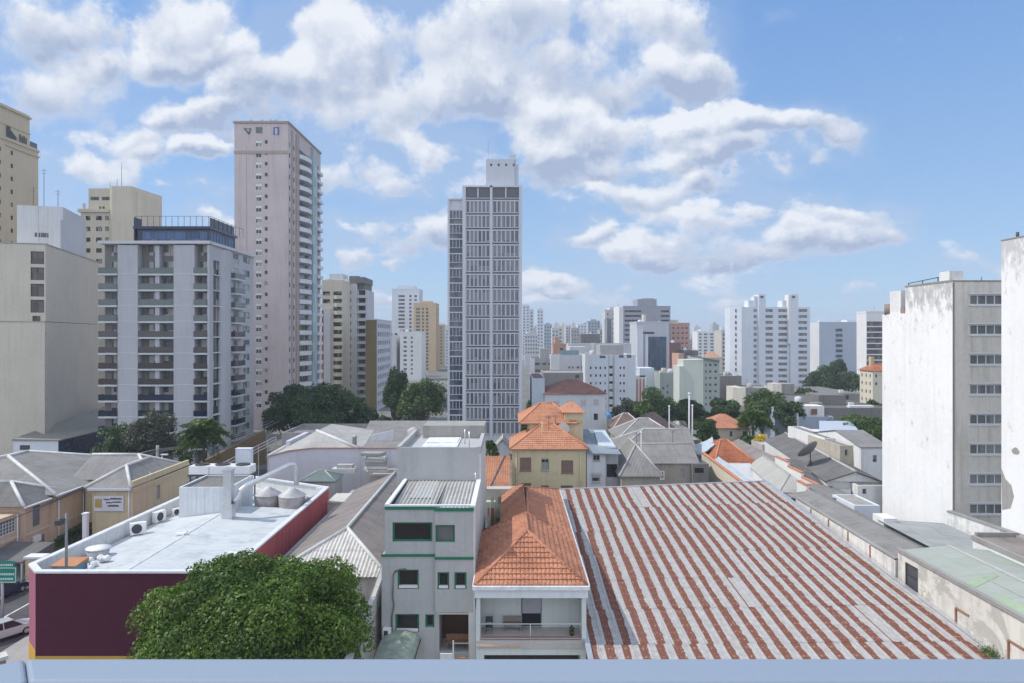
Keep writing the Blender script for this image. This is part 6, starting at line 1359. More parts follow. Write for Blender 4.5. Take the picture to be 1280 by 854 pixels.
# ---------------------------------------------------------------- right edge: tall white blocks and the patched wall
def build_right():
    Xl=42.8
    T=Thing('apartment_block','tall white block with a stained blank side and a grey front of wide windows','building',Xl,66.3)
    ht=Z(352,66.3); fl=37.4*66.3/F; st=ST(.12,4,1,f=FRAMEW,p=glass('kitchen_pane',(.13,.135,.13),(.26,.27,.26),.5,.12),dep=.14,sill=1)
    st2=dict(st,ny=1); rows=[Z(368,66.3)-fl*k for k in range(8)]
    u0=X(1212,66.3)-Xl; u1=X(1252,66.3)-Xl+.2
    fr=paint('beige_grey_render',(.76,.705,.615),.35,.5); big=paint('stained_white_side',(.80,.80,.79),.26,.16,dirtcol=(.42,.42,.41),soot=30.3)
    mb=MB(); T.block(0,0,6.5,8.0,0,ht,{'front':[(u0,z-1.05,u1,z,st) for z in rows]},mb,m=0); T.block(0,8.01,6.5,12.6,0,Z(393,77.5),{},mb,m=0); mb.m=[1 if all(abs(mb.v[i][0])<1e-6 for i in f) else 0 for f in mb.f]
    T.part('wall',mb,[fr,big])
    lint=MB()
    for z in rows: lint.box(u0-.1,-.07,z+.01,u1,-.003,z+.14)
    T.part('lintel',lint,FRAMEW)
    T.part('corner_pipe',MB().box(-.02,-.12,0,.1,-.003,ht-.1),plain('pipe_grey',(.22,.21,.20),.7))
    mb=MB().box(-.03,-.05,ht+.002,6.5,.2,ht+.12).box(-.05,.2,ht+.002,.25,8,ht+.18)
    T.part('coping',mb,paint('sooty_coping',(.30,.29,.28),.6,0))
    T.part('roof_shed',MB().box(.2,.8,ht+.01,1.6,2.4,ht+1.1),STAINED); T.part('roof_shed',MB().box(.25,9.3,Z(393,77.5)+.01,2.5,11.5,Z(393,77.5)+2.6),STAINED)
    T.part('roof_rail',MB().beam((.2,2.5,ht+.62),(.2,7.8,ht+.40),.07,.07).beam((.2,2.6,ht),(.2,2.6,ht+.6),.07,.07).beam((.2,5.2,ht),(.2,5.2,ht+.5),.07,.07).beam((.2,7.7,ht),(.2,7.7,ht+.45),.07,.07),DARKMETAL)
    cb=paint('clutter_brown',(.30,.24,.21),.5,0); T.part('roof_box',MB().box(.1,8.3,Z(393,77.5)+.01,.9,9.1,Z(393,77.5)+.7),cb); T.part('roof_drum',MB().tube([(.4,11.9,Z(393,77.5)),(.4,11.9,Z(393,77.5)+1.2)],.5,10),cb); T.part('roof_pipe',MB().tube([(3.2,.6,ht),(3.2,.6,ht+.5)],.06,6),cb)
    T.done(sub=True)
    T=Thing('apartment_block','nearest white blank walled block at the right edge of the picture','building',Xl,40)
    h2=33.3; wl=paint('patched_white_wall',(.78,.78,.77),.25,.15,dirtcol=(.48,.48,.48),soot=33.3)
    mb=MB(); T.block(0,0,8,19.7,0,h2,{},mb); T.part('wall',mb,wl); T.part('coping',MB().box(-.05,0,h2+.002,.2,19.75,h2+.1),paint('sooty_coping',(.30,.29,.28),.6,0))
    mb=MB(); rr=random.Random(6)
    for (y,z,r) in ((18.0,15.2,.38),(18.3,21.0-1.6,.0)):
        if r: mb.face([(-.012,y+r*rr.uniform(.8,1.4)*math.cos(a*math.pi/6),z+r*rr.uniform(.6,1.0)*math.sin(a*math.pi/6)) for a in range(12)])
    mb.face([(-.012,19.6,9.8),(-.012,18.6,10.2),(-.012,18.2,11.3),(-.012,18.5,12.2),(-.012,19.2,12.6),(-.012,19.68,13.4)])
    T.part('bare_patch',mb,CONC); T.part('finial',MB().tube([(.3,18.2,h2),(.3,18.2,h2+.55)],.12,6),FRAMED)
    # courtyard wall in the light well
    T=Thing('courtyard_wall','mould streaked white wall closing the light well between the two white blocks','wall',42.2,52)
    T.part('wall',MB().prism([(0,0),(.5,0),(.5,14.2),(0,14.2)],0,[8.5,8.5,8.0,8.0]),paint('mould_wall',(.72,.72,.70),.75,.6,dirtcol=(.28,.28,.28))); T.part('coping',MB().beam((.25,0,8.52),(.25,14.2,8.02),.62,.12),paint('sooty_coping',(.30,.29,.28),.6,0))
    T=Thing('flat_annex','white annex with a brown streaked flat roof at the foot of the white blocks','annex',38.0,45.8)
    mb=MB(); T.block(0,0,3.6,10.5,0,8.4,{},mb,top=False); T.part('wall',mb,WHITE); T.part('roof',MB().face([(.2,.2,8.25),(3.4,.2,8.25),(3.4,10.3,8.45),(.2,10.3,8.45)]),FIBREBR); T.part('coping',MB().box(-.1,-.1,8.2,.2,10.6,8.55).box(.2,10.3,8.45,3.7,10.6,8.8).box(3.4,-.1,8.3,3.7,10.3,8.6).box(.2,-.12,8.0,3.4,.2,8.49),paint('sooty_coping',(.30,.29,.28),.6,0))
    T=Thing('corner_annex','small white annex with a dark slab roof at the right edge below the courtyard wall','annex',39.6,43)
    T.part('wall',MB().box(0,0,0,3,5,8.6),STAINED); T.part('roof',MB().box(-.15,-.2,8.6,3,5.2,8.85),DKCONC)
    # patched wall along the right side of the striped roof
    wp=paint('patched_side_wall',(.66,.63,.57),.55,.5,dirtcol=(.36,.34,.31),patch=.8)
    T=Thing('boundary_wall','long low whitewashed wall along the right edge of the striped roof','wall',30.65,54.6)
    n=5
    m=MB()
    for i in range(n):
        y0=19*i/n; y1=19*(i+1)/n; m.prism([(-.02*i,y0),(.3,y0),(.3,y1-.02),(-.02*i,y1-.02)],0,[7.05+.08*i+.04*(i%2)]*4)
    T.part('wall',m,paint('whitewash',(.70,.68,.64),.6,.7,dirtcol=(.36,.33,.30))); T.part('coping',MB().beam((.15,0,7.18),(.05,19,7.62),.42,.1),paint('sooty_coping',(.30,.29,.28),.6,0))
    m=MB()
    for i in range(1,n): m.box(-.06-.02*i,19*i/n-.08,4,-.0-.02*i+.02,19*i/n+.05,7.0+.08*i)
    T.part('brick_pier',m,paint('raw_brick',(.38,.18,.12),.5,.2))
    T=Thing('side_house','long patched cream and grey house with a flat sheet roof right of the striped roof','house',30.75,38)
    st=ST(.1,1,2,f=FRAMED,p=plain('louvre_dark',(.07,.07,.08),.6),dep=.1)
    L=16.4; m=MB(); T.block(0,0,7.4,L,0,7.85,{'left':[(L-14.1,0,L-14.05,.1,None),(1.0,5.5,2.7,7.35,st)]},m,top=False); T.part('wall',m,wp)
    T.part('coping',MB().box(-.12,-.1,7.86,.22,L+.05,8.12),paint('sooty_coping',(.30,.29,.28),.6,0))
    T.part('roof',MB().face([(.22,0,7.95),(4.0,0,8.3),(4.0,L,8.3),(.22,L,7.95)]).face([(4.0,0,8.3),(7.4,0,7.9),(7.4,L,7.9),(4.0,L,8.3)]).face([(.22,L,7.6),(4,L,7.6),(4,L,8.3),(.22,L,7.95)]),fibre('mossy_sheet_roof',(.35,.37,.365),.6,.6,.02,3.0,dirtcol=(.25,.30,.22)))
    T.part('green_strip',MB().prism([(.3,8.0),(3.2,9.6),(3.2,10.1),(.3,8.9)],7.9,[7.985,8.25,8.25,7.985]).prism([(.3,0),(1.3,0),(1.3,6.5),(.3,6.5)],7.9,[7.985,8.075,8.075,7.985]),paint('moss_green',(.32,.40,.28),.5,0)); T.part('ridge_caps',MB().beam((4,0,8.33),(4,L,8.33),.3,.06).beam((2.2,0,8.18),(2.2,9,8.18),.06,.06),CAPG)
    m=MB()
    for y in (9.2,4.2): m=MB().beam((-.06,y,4.6),(-.06,y,6.2),.12,.10).beam((-.06,y,6.2),(-.06,y-1.3,6.2),.10,.10); T.part('rusty_bracket',m,plain('rust_pipe',(.30,.16,.10),.8))
    T.done()
    T=Thing('dark_roofed_shed','narrow shed with dark grey sheet roof behind the low whitewashed wall','shed',31.1,55)
    m=MB(); T.block(0,0,4.2,22,0,6.7,{},m,top=False); T.part('wall',m,STAINED); T.part('roof',MB().face([(-.1,-.2,7.05),(2.6,-.2,7.5),(2.6,22,7.6),(-.1,22,7.2)]).face([(2.6,-.2,7.5),(4.6,-.2,6.7),(4.6,22,6.9),(2.6,22,7.6)]).face([(-.1,-.2,6.6),(4.6,-.2,6.6),(4.6,-.2,6.7),(2.6,-.2,7.5),(-.1,-.2,7.05)]),FIBRE)
    T.part('white_post',MB().box(4.3,10,0,5.6,12,7.6),WHITE); T.done()
    T=Thing('patio_roof','low grey sheet roof between the flat annex and the patched house','roof',35.2,56); T.part('roof',MB().face([(0,0,7.2),(6.5,0,6.8),(6.5,10,6.9),(0,10,7.3)]),FIBREPL); T.part('wall',MB().box(.1,.1,0,6.4,9.9,6.7),STAINED)
    T=Thing('weed_tuft','green weed tuft growing at the foot of the patched wall','weed',30.35,43.3,4.75); rng=np.random.default_rng(3); k=500
    d=rng.normal(size=(k,3))*np.array([.25,.45,.22]); d[:,2]=abs(d[:,2]); nn=rng.normal(size=(k,3)); nn/=np.linalg.norm(nn,axis=1)[:,None]
    link('leaves',leafmesh('leaves',d,nn,np.full(k,.14),rng.random(k),L_FRESH,rng,.4),T.o)
build_right()
# ---------------------------------------------------------------- middle distance, centre and right
def build_mid():
    B=S_FAR
    sh=ST(.1,1,1,f=PALE,p=plain('closed_shutter',(.44,.43,.43),.8),dep=.06)
    T=house('grey house with dull red hipped roof and closed pale shutters, behind the yellow house',681,757,492,150,17,2.6,'x',(1,1),PALE,tilemat('dull_red_tile',(.27,.135,.105)),None,wins=[(691,501,699,510,sh),(708,501,716,510,sh),(725,500,733,509,sh),(741,499,749,508,sh),(742,517,747.5,525.5,S1)],run=12,name='house')
    flatb('tall pale blue party wall at the left side of the dull red roof',665,680.8,473,150.5,22,paint('party_wall_blue',(.45,.50,.56),.3,.4),par=.1,roof=FIBRERED,cat='wall',name='party_wall')
    flatb('plain brownish grey block behind the dull red roof',679,729,466,176,14,paint('brown_grey_wall',(.33,.30,.29),.3,.3),wins=[(719,469,724,473,B)],par=.2)
    def rows(y0,n,dy,hh,cols,s=B): return [(a,y0+dy*i,b,y0+dy*i+hh,s) for i in range(n) for a,b in cols]
    flatb('grey block with three rows of paired windows and a white side edge',664,690,448,222,16,GREY,wins=rows(453.5,5,8.6,3,[(669,675),(678,683),(685.5,689)]),extra=lambda T,w,D,h:(T.part('white_edge',MB().box(-.4,-.5,0,1.1,-.003,h),WHITE),T.part('roof_house',MB().box(3,3,h-.4,w-1,12,h+3.2),GREY)))
    flatb('pale block with a blue green terrace screen and few windows',689.5,735,444,212,16,PALE,wins=rows(458,4,9,2.8,[(710.5,712.5),(715,717),(721,724),(726.5,730)]),extra=lambda T,w,D,h:(T.part('white_edge',MB().box(-.3,-.6,0,2.4,-.003,h),WHITE),T.part('terrace_screen',MB().box(2.8,.1,h+.01,8.5,.3,h+1.5),plain('teal_screen',(.22,.33,.38),.3)),T.part('roof_house',MB().box(6,4,h-.4,w,14,h+2.5),PALE)))
    flatb('largest pale block with a grid of tiny windows, centre of the middle distance',732,794.5,443.5,202,20,BLUISH,wins=rows(458.5,7,9.6,3,[(737.5,739.5),(744,746),(749.5,751.5),(755.5,757.5),(774.5,776.5),(779,781)],ST(0,p=G_DARK,dep=.2))+rows(457.5,7,9.6,3.2,[(761.5,766)],ST(0,p=G_DARK,dep=.2))+[(749.5,444.7,757,448,B),(773.5,444,779.5,447.5,B),(783.5,444,789.5,447.5,B)],
        extra=lambda T,w,D,h:(T.part('white_edge',MB().box(-.2,-.7,0,.9,-.003,h+.8),WHITE),T.part('recess_strip',MB().box(X(760.5,202)-X(732,202),-.06,0,X(761.3,202)-X(732,202),-.002,h).box(X(766.5,202)-X(732,202),-.4,0,X(767.8,202)-X(732,202),-.002,h+1.5),GREY),T.part('roof_house',MB().box(5,5,h-.4,12,15,h+2.8),GREY)))
    flatb('broad pale slab block rising behind the block of tiny windows',710,789,429.5,262,14,PALE,cat='building',extra=lambda T,w,D,h:T.part('white_edge',MB().box(-.1,-.4,h-5,1.2,-.003,h+.2).box(9,-.4,h-2.5,10,-.003,h+.3),WHITE))
    tower('orange gabled narrow house front among the far roofs',691.5,707.5,432,240,10,SALMON,[(700,704)],6,y1=440,cat='building',name='house',top=((693.5,699,421.5,0,6,None),))
    tower('banded grey tower with long balcony bays and a raised centre',779,838,384,400,22,paint('tower_grey',(.33,.33,.37),.2,.2),[(781,801.5),(826,836.5)],5.9,y0=388,y1=470,wh=.42,st=ST(0,p=G_FAR,dep=1.2),top=((797,821,374,.3,16,None),(803,818,373,-.0,12,None)),name='office_tower',extra=lambda T,w,D,h:T.part('white_edge',MB().box(-2.4,-.3,0,-.003,D,h),WHITE))
    tower('slim white tower edge with dark window slots beside the banded tower',773,779,384.5,404,18,WHITE,[(775,777.3)],5.2,y1=465,wh=.4)
    tower('pale stepped tower behind the banded grey tower',756.5,773,388.5,450,16,paint('stepped_pale',(.56,.54,.53),.2,.2),[(759,760.5),(766,768)],6,y1=440,wh=.4,top=((763,773,384,2,12,None),))
    tower('dark slim slab before the pale stepped tower',758.8,764,400,430,12,paint('slate_wall',(.24,.26,.30),.2,.2),[],6)
    tower('blue glass fronted white office block before the banded tower',796,836,404,300,18,paint('office_white_grey',(.50,.51,.56),.2,.2),[],6,top=((805.5,808.5,393,2,6,CREAM),),name='office_block',cat='building',extra=lambda T,w,D,h:(T.part('blue_facade',MB().box(X(810,300)-X(796,300),-.5,Z(467,300),X(832.5,300)-X(796,300),-.003,Z(421,300)),glass('blue_facade_glass',(.03,.055,.09),(.08,.11,.15),.35,.04)),T.part('white_fin',MB().box(0,-1.0,0,2.6,-.003,Z(411,300)).box(3.6,-.8,0,4.8,-.003,Z(419,300)),BLUISH),T.part('dark_slot',MB().box(X(802,300)-X(796,300),-.08,Z(417.5,300),X(818,300)-X(796,300),-.004,Z(415,300)),FRAMED)))
    flatb('small white block with rusty red stripes on its left front',794.5,807.5,469.5,232,14,WHITE,cat='building',extra=lambda T,w,D,h:T.part('red_stripe',MB().box(.25,-.06,2,.75,-.003,h-1.2).box(1.35,-.06,2,1.85,-.003,h-1.2).box(2.5,-.06,2,3.0,-.003,h-1.2),plain('stripe_red',(.50,.17,.10),.7)))
    flatb('bluish white block with a raised roof room next to the striped one',807.6,824,470,231,14,BLUISH,cat='building',extra=lambda T,w,D,h:T.part('roof_house',MB().box(-2,1,h-.4,w-1.5,10,h+2.6),BLUISH))
    flatb('dull green block with small dark windows between the white and the grey green flats',825,855.5,466,222,14,GREENGREY,wins=rows(481,4,8,3,[(833.5,835.5),(841.5,843.5),(847,852)])+[(828,484,830.5,487,B)],extra=lambda T,w,D,h:T.part('roof_house',MB().box(1,.5,h-.4,2.2,3,h+1.4).box(.2,.2,h-.4,1.8,2,h+.6),CREAM))
    T=flatb('pale green grey flats turned to show a bright blank side and a windowed front',879,899,447,190,17,GREENGREY,wins=rows(455,7,8.2,2.8,[(881.5,883.2),(886.5,889),(893,896)]),cat='apartment block')
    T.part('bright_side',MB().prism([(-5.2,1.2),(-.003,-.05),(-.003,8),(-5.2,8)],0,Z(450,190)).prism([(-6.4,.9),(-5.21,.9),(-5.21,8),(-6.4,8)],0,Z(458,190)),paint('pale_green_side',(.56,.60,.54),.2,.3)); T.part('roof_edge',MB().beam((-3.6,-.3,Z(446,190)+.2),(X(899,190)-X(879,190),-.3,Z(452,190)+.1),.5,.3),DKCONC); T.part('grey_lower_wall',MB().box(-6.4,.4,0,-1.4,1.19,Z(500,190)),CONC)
    tower('pinkish flats with a grid of small windows, right of the banded tower',838,862,405,425,22,SALMON,[(840.5,843),(846.5,849),(852,854.5),(857,859.5)],6.3,y0=409,y1=470,wh=.35,st=ST(0,p=G_FAR,dep=.3),top=((839,848,400,2,12,None),),name='apartment_tower',extra=lambda T,w,D,h:T.part('parapet_step',MB().box(0,-.3,h,4.5,-.003,h+2.5),CREAM))
    flatb('shaded side of the pinkish flats, set as a dark red block',837,851,428.5,330,14,paint('pink_shade_wall',(.24,.13,.12),.3,.3),cat='building')  # shade side of the pinkish flats, its shade put into a darker colour
    flatb('narrow salmon block before the shaded pink side',848.5,854.5,442,280,12,SALMON,cat='building')
    flatb('dark grey windowed block between the salmon and the green grey flats',854.5,873,438,300,12,DKCONC,wins=rows(441,3,8,3,[(856.5,861),(863,868)]),cat='building')
    tower('white far tower with stepped roof at the right of the pinkish flats',872,895,415,620,18,WHITE,[(874,877),(880,884),(888,892)],4,y1=445,wh=.5,top=((876,884,412,2,10,None),(885,889,417,-1,2,None)))
    tower('cream slender tower just left of the big white blue tower',902,915,414.5,430,16,paint('slender_cream',(.55,.53,.48),.2,.2),[(903.5,908)],5.2,y1=466,wh=.5)
    house('low orange roof far behind the green grey flats',884,902,447,330,12,2.6,'x',(1,1),CREAM,TILEPALE,None)
    # twin stair white blue tower
    Y=335.0; xo=X(927,Y); x=lambda p:X(p,Y)-xo; fl=7.42*Y/F; T=Thing('apartment_tower','broad bluish white tower with two stair shafts rising above its roof','tower',xo,Y); h=Z(384,Y); Wd=x(1012.5)
    r=[(Z(386.5+7.42*k+3.8,Y),Z(386.5+7.42*k,Y)) for k in range(14)]; s2=ST(.12,5,1,f=plain('band_frame',(.35,.36,.38),.6),p=glass('band_pane',(.10,.10,.11),(.26,.26,.26),.5,.3),dep=.25); s3=ST(0,p=G_DARK,dep=.3)
    H_=grid([(x(956),x(966)),(x(973),x(984)),(x(997),x(1009))],r,s2)+grid([(x(942),x(946))],r,s2)+[(x(949.5),a-1.2,x(952.5),a-.2,s3) for a,b in r]+[(x(990.5),a-1.2,x(994),a-.2,s3) for a,b in r]
    mb=MB(); T.block(0,0,Wd,20,0,h,{'front':H_,'left':[(20-6.0,a,20-5.0,b,s3) for a,b in r]},mb); 
    mb.prism([(-4.5,3.5),(-.003,-.2),(-.003,12),(-4.5,12)],0,h); 
    T.part('wall',mb,BLUISH)
    sw=MB().box(0,0,0,.6,.1,1.6).mesh('side_window',[G_DARK])
    for a,b in r: T.copy('side_window',sw,(-2.6,1.72,a),R(-39))
    for a,b,n in ((947.5,956,(936.5,947)),(987,997,(979,985.5))):
        m=MB().box(x(a),-1.0,0,x(b),6,Z(368,Y)); m.box(x(n[0]),1,h+.01,x(n[1]),7,Z(375.5,Y)); 
        if a<950: m.box(x(943),.2,h,x(947.4),5,Z(370.5,Y))
        m.box(x(a)+.8,-1.3,h+4.5,x(a)+2.2,-1.002,h+5.4,1); T.part('stair_shaft',m,[BLUISH,FRAMED])
    T.part('white_fin',MB().box(x(984),-1.5,h-18,x(987)-.01,3,Z(368.5,Y)),WHITE); T.done()
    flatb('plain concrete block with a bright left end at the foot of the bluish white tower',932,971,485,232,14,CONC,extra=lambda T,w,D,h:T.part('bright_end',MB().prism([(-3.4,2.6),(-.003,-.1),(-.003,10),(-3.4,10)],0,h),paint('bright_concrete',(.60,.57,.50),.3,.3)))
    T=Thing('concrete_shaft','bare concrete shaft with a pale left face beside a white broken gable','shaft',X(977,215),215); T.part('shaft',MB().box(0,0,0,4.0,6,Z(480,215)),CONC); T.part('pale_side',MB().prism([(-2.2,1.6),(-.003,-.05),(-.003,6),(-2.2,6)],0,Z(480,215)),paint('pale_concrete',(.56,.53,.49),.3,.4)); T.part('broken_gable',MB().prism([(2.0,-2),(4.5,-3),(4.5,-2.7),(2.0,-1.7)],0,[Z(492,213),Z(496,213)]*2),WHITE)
    # right hand slabs
    tower('white slab block with a blank front in bluish shade, right of the twin shaft tower',1024,1044,404,420,22,paint('blue_shade_front',(.40,.45,.53),.2,.2),[],6,name='apartment_block',extra=lambda T,w,D,h:(T.part('white_side',MB().prism([(-5.4,5.6),(-.003,-.06),(-.003,16),(-5.4,16)],0,h+.02),WHITE),T.part('side_window',MB().box(-5.0,4.6,10,-4.6,5.2,h-3),S_FAR['p'])))  # front of the white slab, its blue shade put into the base colour
    tower('bluish slab with a recessed balcony column, left of the white framed block',1044,1074,404,428,20,paint('blue_shade_front',(.40,.45,.53),.2,.2),[(1044.5,1053)],6.5,y0=411,y1=465,wh=.55,st=ST(0,p=G_FAR,dep=.8),name='apartment_block',top=((1061,1071,400,2,10,WHITE),))
    tower('white framed block around a dark glass front, left of the tall white block',1083,1112,391,300,8.5,WHITE,[(1083.4,1110)],7,y0=402,y1=470,wh=.80,st=ST(.1,6,1,f=FRAMED,p=glass('dark_front',(.05,.05,.055),(.16,.15,.14),.4,.2),dep=.5),name='office_block',cat='building')
    house('small cream flats with brick red roof and tiny windows, beside the tall white block',1091,1116,463.5,200,7.5,2.2,'x',(1,0),CREAM,TILEOLD,None,lwins=[(u,z,u+.75,z+1.0,ST(0,p=plain('pane_brown',(.16,.12,.13),.5),dep=.15)) for u in (1.0,3.4,5.6) for z in (3.2,5.6,8.0,10.4,12.7)],wins=[(1094,468,1096.5,472,S1),(1094,478,1096.5,482,S1)],cat='apartment block',name='apartment_block',extra=lambda T,w,D,h:T.part('chimney',MB().box(1.0,3,h,2.0,4.2,h+4.0),TAN))
    house('orange roofed villa half hidden in trees before the bluish slabs',1042,1065,466,330,10,2.6,'x',(1,1),SALMON,TILEPALE,None)
    flatb('long flat roofed dark building with open pillared front below the trees',1022,1076,492,215,30,CONC,wins=[(1034,494,1061,503,ST(.0,p=G_DARK,dep=1.5))],roof=DKCONC,par=.2)
    flatb('wide black tarred flat roof building right of the blue grey wall',1005,1112,510,165,40,DKCONC,roof=paint('tar_roof',(.15,.145,.14),.6,0),par=.4,extra=lambda T,w,D,h:(T.part('roof_house',MB().box(8,10,h-.4,15,18,h+2.2),DKCONC),T.part('roof_vent',MB().box(3,2,h-.4,5.5,4,h+1.0),CONC),T.part('white_ledge',MB().box(13,4,h-.38,19,5.5,h+.1),WHITE)))
    flatb('blue grey walled building with a white stepped parapet before the tarred roof',998,1042,521,148,14,paint('blue_wall',(.33,.38,.47),.3,.4),roof=CONC,par=.6,extra=lambda T,w,D,h:(T.part('blue_side',MB().box(-3.2,5,0,-.003,20,h+1.4),paint('blue_wall',(.33,.38,.47),.3,.4)),T.part('white_room',MB().box(.6,2,h-.5,6.5,6,h+2.1).box(-.3,-.05,0,.0,1.5,h+.8),WHITE),T.part('roof_box',MB().box(3.6,1.6,h+.3,4.8,1.98,h+1.5),WOOD)))
    T=Thing('white_sheet_roof','bright white sheet roof before the leafy tree by the tall white block','roof',X(1025,124),122); T.part('roof',MB().prism([(-1,0),(7,1),(9,9),(3,9)],7.2,[7.4,7.4,8.7,8.7]),TARP); T.part('wall',MB().box(0,1,0,7,9,7.1),WHITE)
    house('orange tiled villa with beige walls among the trees, right of the poles',890,935,535,138,10,2.3,'x',(1,1),paint('villa_beige',(.42,.37,.30),.4,.4),TILE,None,wins=[(912,539,916,546,S1),(928.5,539,934,549,ST(.05,p=BLACK))],tiles=None)
    T=Thing('white_ruin','pale broken wall and grey rubble terrace beside the palm','wall',X(968,130),130); T.part('wall',MB().prism([(0,0),(7,2),(7,2.4),(0,.4)],0,[5.4,6.2,6.2,5.4]).prism([(-3,-2),(8,0),(8,6),(-3,4)],0,4.6),paint('rubble',(.48,.46,.44),.6,.3))
    house('dull red brown roofed house behind the grey roofs, left part of the trees',768,806,536,140,10,2.6,'x',(1,1),CONC,FIBRERED,CAPW,run=6)
    house('dull brown roofed house just right of the reddish brown one',800,842,534,152,10,2.8,'x',(1,1),CONC,FIBRERED,None,run=6)
    T=Thing('water_tank','bright blue water tank behind the dull red roof','water tank',X(761,146),146,0); T.part('tank',MB().lathe(0,0,[(.45,Z(523,146)),(.52,Z(523,146)+.2),(.52,Z(518,146)),(.4,Z(516.5,146)),(.1,Z(515.8,146))],16),plain('tank_blue',(.05,.25,.55),.4)); T.part('stand',MB().box(-.6,-.6,0,.6,.6,Z(523,146)-.01),CONC)
    T=Thing('water_tank','blue tarpaulin covered box among the trees, left of the concrete block','water tank',X(909,205),205,0); T.part('tank',MB().box(-2.5,0,Z(510,205)-2,1.6,3,Z(505,205)),plain('tank_blue',(.05,.25,.55),.4)); T.part('stand',MB().box(-2,.2,0,1.4,2.8,Z(510,205)-2.01),CONC)
    flatb('grey blank block with a blue lower wall left of the bright concrete end',900,927,470,245,12,DKCONC,extra=lambda T,w,D,h:T.part('blue_wall',MB().box(3,-3,0,9,-.4,Z(496,242)),paint('light_blue_wall',(.35,.45,.62),.2,.2)))
    flatb('orange tile capped low house under the concrete block',906,932,508,200,10,CREAM,roof=TILE,par=.05,cat='house',name='house')
build_mid()
# ---------------------------------------------------------------- the far city on the horizon
def build_far():
    rr=random.Random(21)
    L=[(653,662,382,700,'bluish banded tower right behind the glass tower',BLUISH),(662,667,388,760,'slim tower second from the glass tower',PALE),(671.5,679,387,800,'slim pointed pale tower among the far ones',BLUISH),(680,690,406,640,'teal glass far block',paint('teal_pale',(.36,.44,.47),.2,.2)),(690,698,411,600,'far block left of the orange gable',PALE),(698,703,409,720,'narrow cream far block',CREAM),(707,714,408,680,'pale far block with a raised corner',PALE),(714,724,411,660,'grey far block with three storeys showing',GREY),(722,733,406,820,'whitish far tower cluster',BLUISH),(735,750,402,560,'plain blue grey far slab',paint('slab_blue_grey',(.36,.41,.48),.1,.1)),(726,750,419,420,'brown grey far block under the plain slab',DKCONC),(750,759,413,480,'grey far block left of the dark slab',GREY),(893,903,418,800,'small far block behind the cream slender tower',PALE),(862,873,425,760,'low far block under the pinkish flats',GREY),(656,672,418,560,'low pale block at the foot of the far towers',PALE),(640,664,410,900,'wide hazy far block behind the glass tower',BLUISH)]
    for a,b,yt,Y,lb,m in L:
        n=max(1,int((b-a)/3.2)); w=(b-a)/n
        tower(lb,a,b,yt,Y,14,m,[(a+w*i+w*.25,a+w*i+w*.75) for i in range(n)],rr.choice((3.6,4.2,4.8)),y1=445,wh=.45,top=((a+(b-a)*.25,a+(b-a)*.7,yt-rr.uniform(1,3),2,9,None),),name='far_building',cat='building')
    # hazy skyline strip, each block on its own
    for i in range(46):
        Y=rr.uniform(1100,2300); px=rr.choice((rr.uniform(400,560),rr.uniform(645,780),rr.uniform(855,1110),rr.uniform(640,1110))); yt=rr.uniform(404,417); w=rr.uniform(4,11)
        h=Z(yt,Y); T=Thing('far_building','hazy pale block on the far skyline','building',X(px,Y),Y,group='hazy blocks of the far skyline')
        mb=MB(); wd=w*Y/F; mb.box(0,0,0,wd,18,h).box(wd*.2,3,h,wd*.65,12,h+4); T.part('wall',mb,[PALE,BLUISH,CREAM,GREY][i%4])
    hl=MB(); N=40
    for i in range(N):
        x0=-4200+8400*i/N; x1=-4200+8400*(i+1)/N; f=lambda x:(26+22*math.sin(x*.0011+1)+9*math.sin(x*.0043)+4*math.sin(x*.013))
        hl.face([(x0,3600,-5),(x1,3600,-5),(x1,4200,f(x1)),(x0,4200,f(x0))]); hl.face([(x0,4200,f(x0)),(x1,4200,f(x1)),(x1,4900,-5),(x0,4900,-5)])
    struct('hills',hl,[plain('far_hill',(.09,.11,.08),.95,0,.3,scale=.01)])
build_far()
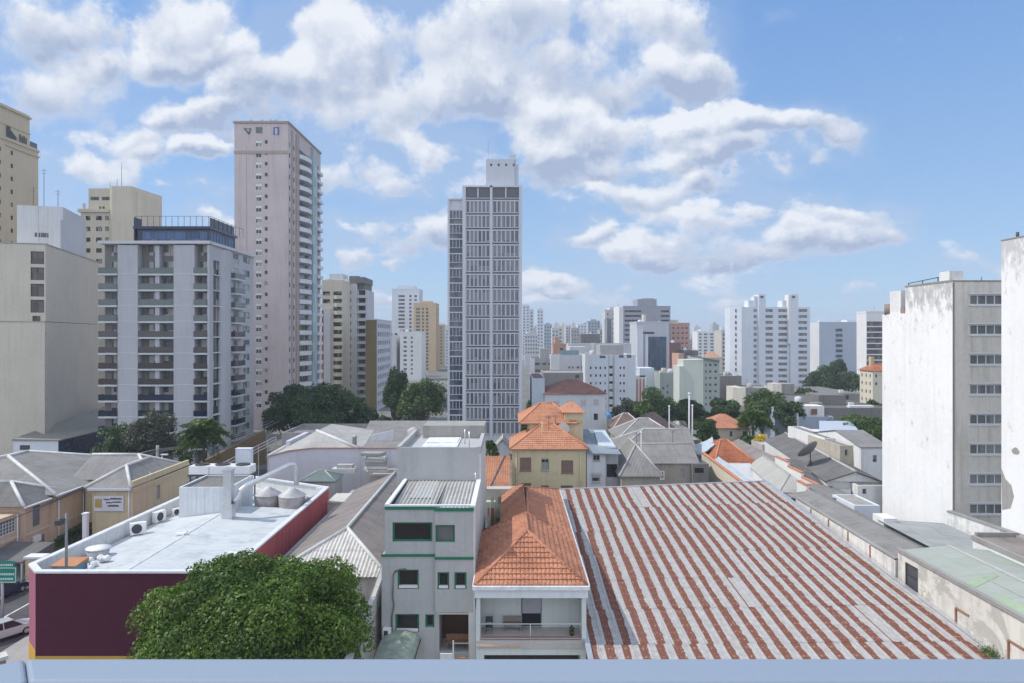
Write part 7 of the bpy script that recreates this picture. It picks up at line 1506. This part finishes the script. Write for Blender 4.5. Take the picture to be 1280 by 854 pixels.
# ---------------------------------------------------------------- trees of the middle distance
def build_trees():
    def t(lb,px,py0,py1,half,Y,mat,n,ls,seed,**k):
        tree(lb,X(px,Y),Y,Z(py0,Y),half*Y/F,zb=max(1.0,Z(py1,Y)),n=n,ls=ls,mat=mat,seed=seed,**k)
    t('big dark tree left of the largest crown, before the pinkish tower',365,484,556,34,146,L_DARK,14000,.62,1,lobes=34,group='dark street trees before the towers')
    t('largest dark tree crown before the pinkish tower',405,481,550,40,143,L_DARK,16000,.62,2,lobes=38,group='dark street trees before the towers')
    t('smaller dark tree right of the largest crown, before the olive slab',447,502,552,24,148,L_DARK,8000,.6,3,lobes=24,group='dark street trees before the towers')
    t('grey green shrubby tree under the olive slab',470,512,552,18,156,L_GREY,4500,.6,4,lobes=20)
    t('tall mid green tree between the olive slab and the glass tower',496,462,545,19,172,L_DARK,8000,.65,5,lobes=28)
    t('broad mid green tree next to the foot of the glass tower',527,475,550,30,166,L_MID,11000,.65,6,lobes=32)
    t('grey leaved tree before the apartment block',192,513,590,34,113,L_GREY,12000,.42,7,lobes=30)
    t('dark low tree at the left foot of the apartment block',143,528,592,30,114,L_DARK,6000,.45,8,lobes=24)
    t('dark bushy tree right of the grey leaved one',226,560,602,16,106,L_DARK,4000,.42,9,lobes=18)
    t('small bush beside the sign house',222,576,606,14,100,L_MID,3000,.4,19,lobes=16)
    palm('bushy pale green palm tree before the apartment block',X(254,110),110,Z(527,110),4.2,L_PALM,1,n=64,droop=.8)
    t('rounded olive green tree before the white striped block',822,489,535,30,170,L_MID,9000,.6,10,lobes=26)
    t('dark green tree behind the poles',862,500,540,24,160,L_DARK,7000,.6,11,lobes=24)
    t('pale leafed tree left of the rounded olive one',785,500,532,20,178,L_GREY,5000,.6,12,lobes=22)
    t('dark tree right of the pale poles',880,524,562,20,121,L_DARK,6500,.45,13,lobes=22)
    t('dark green tree between the orange villa and the green grey flats',905,502,535,24,150,L_DARK,6000,.5,14,lobes=22)
    t('bright green tree under the concrete block',955,488,540,30,160,L_MID,8000,.55,15,lobes=26)
    t('small tree right of the palm before the concrete shaft',985,500,540,20,150,L_DARK,5000,.5,16,lobes=20)
    palm('tall palm tree with arching fronds among the villas',X(941,140),140,Z(512,140),5.2,L_PALM,2,n=32,droop=1.15)
    t('leafy round tree beside the tall white block',1070,518,562,38,132,L_MID,13000,.5,17,lobes=34)
    t('broad dark tree mass before the bluish slabs, left one',1030,459,500,24,255,L_DARK,7000,.8,18,lobes=26,group='trees below the bluish slabs')
    t('broad dark tree mass before the bluish slabs, right one',1062,464,498,22,260,L_DARK,6000,.8,20,lobes=24,group='trees below the bluish slabs')
    t('lone round tree top rising before the bluish blank front',1047,449,490,13,290,L_DARK,4000,.8,21,lobes=18)
    t('low green tree before the open pillared front',1005,484,512,20,225,L_DARK,5000,.75,22,lobes=20)
    t('small green shrub beside the cream flats',1094,500,522,13,180,L_MID,2500,.6,23,lobes=16)
    t('yellow flowering shrub under the tall palm',952,543,562,11,133,L_YEL,900,.45,24,lobes=12,name='shrub')
    t('green undergrowth around the yellow flowering shrub',935,545,570,20,135,L_DARK,3500,.5,25,lobes=16,name='shrub')
    t('small tree at the foot of the glass tower, left of the yellow house',614,552,585,9,110,L_MID,1800,.4,26,lobes=14)
    t('little dark tree between the glass tower and the blue party wall',659,505,560,9,140,L_DARK,2000,.5,27,lobes=14)
build_trees()
# ---------------------------------------------------------------- the air
def build_haze():
    m=bpy.data.materials.new('haze'); m.use_nodes=True; nt=m.node_tree; nt.nodes.clear(); o=nd(nt,'ShaderNodeOutputMaterial')
    v=nd(nt,'ShaderNodeVolumePrincipled',{'Color':(.80,.88,1.0,1),'Density':HAZE}); nt.links.new(v.outputs[0],o.inputs['Volume'])
    tag(link('haze',MB().box(-4600,-60,-6,4600,5200,110).mesh('haze',[m])),kind='stuff')
HAZE=.00030
if HAZE: build_haze()
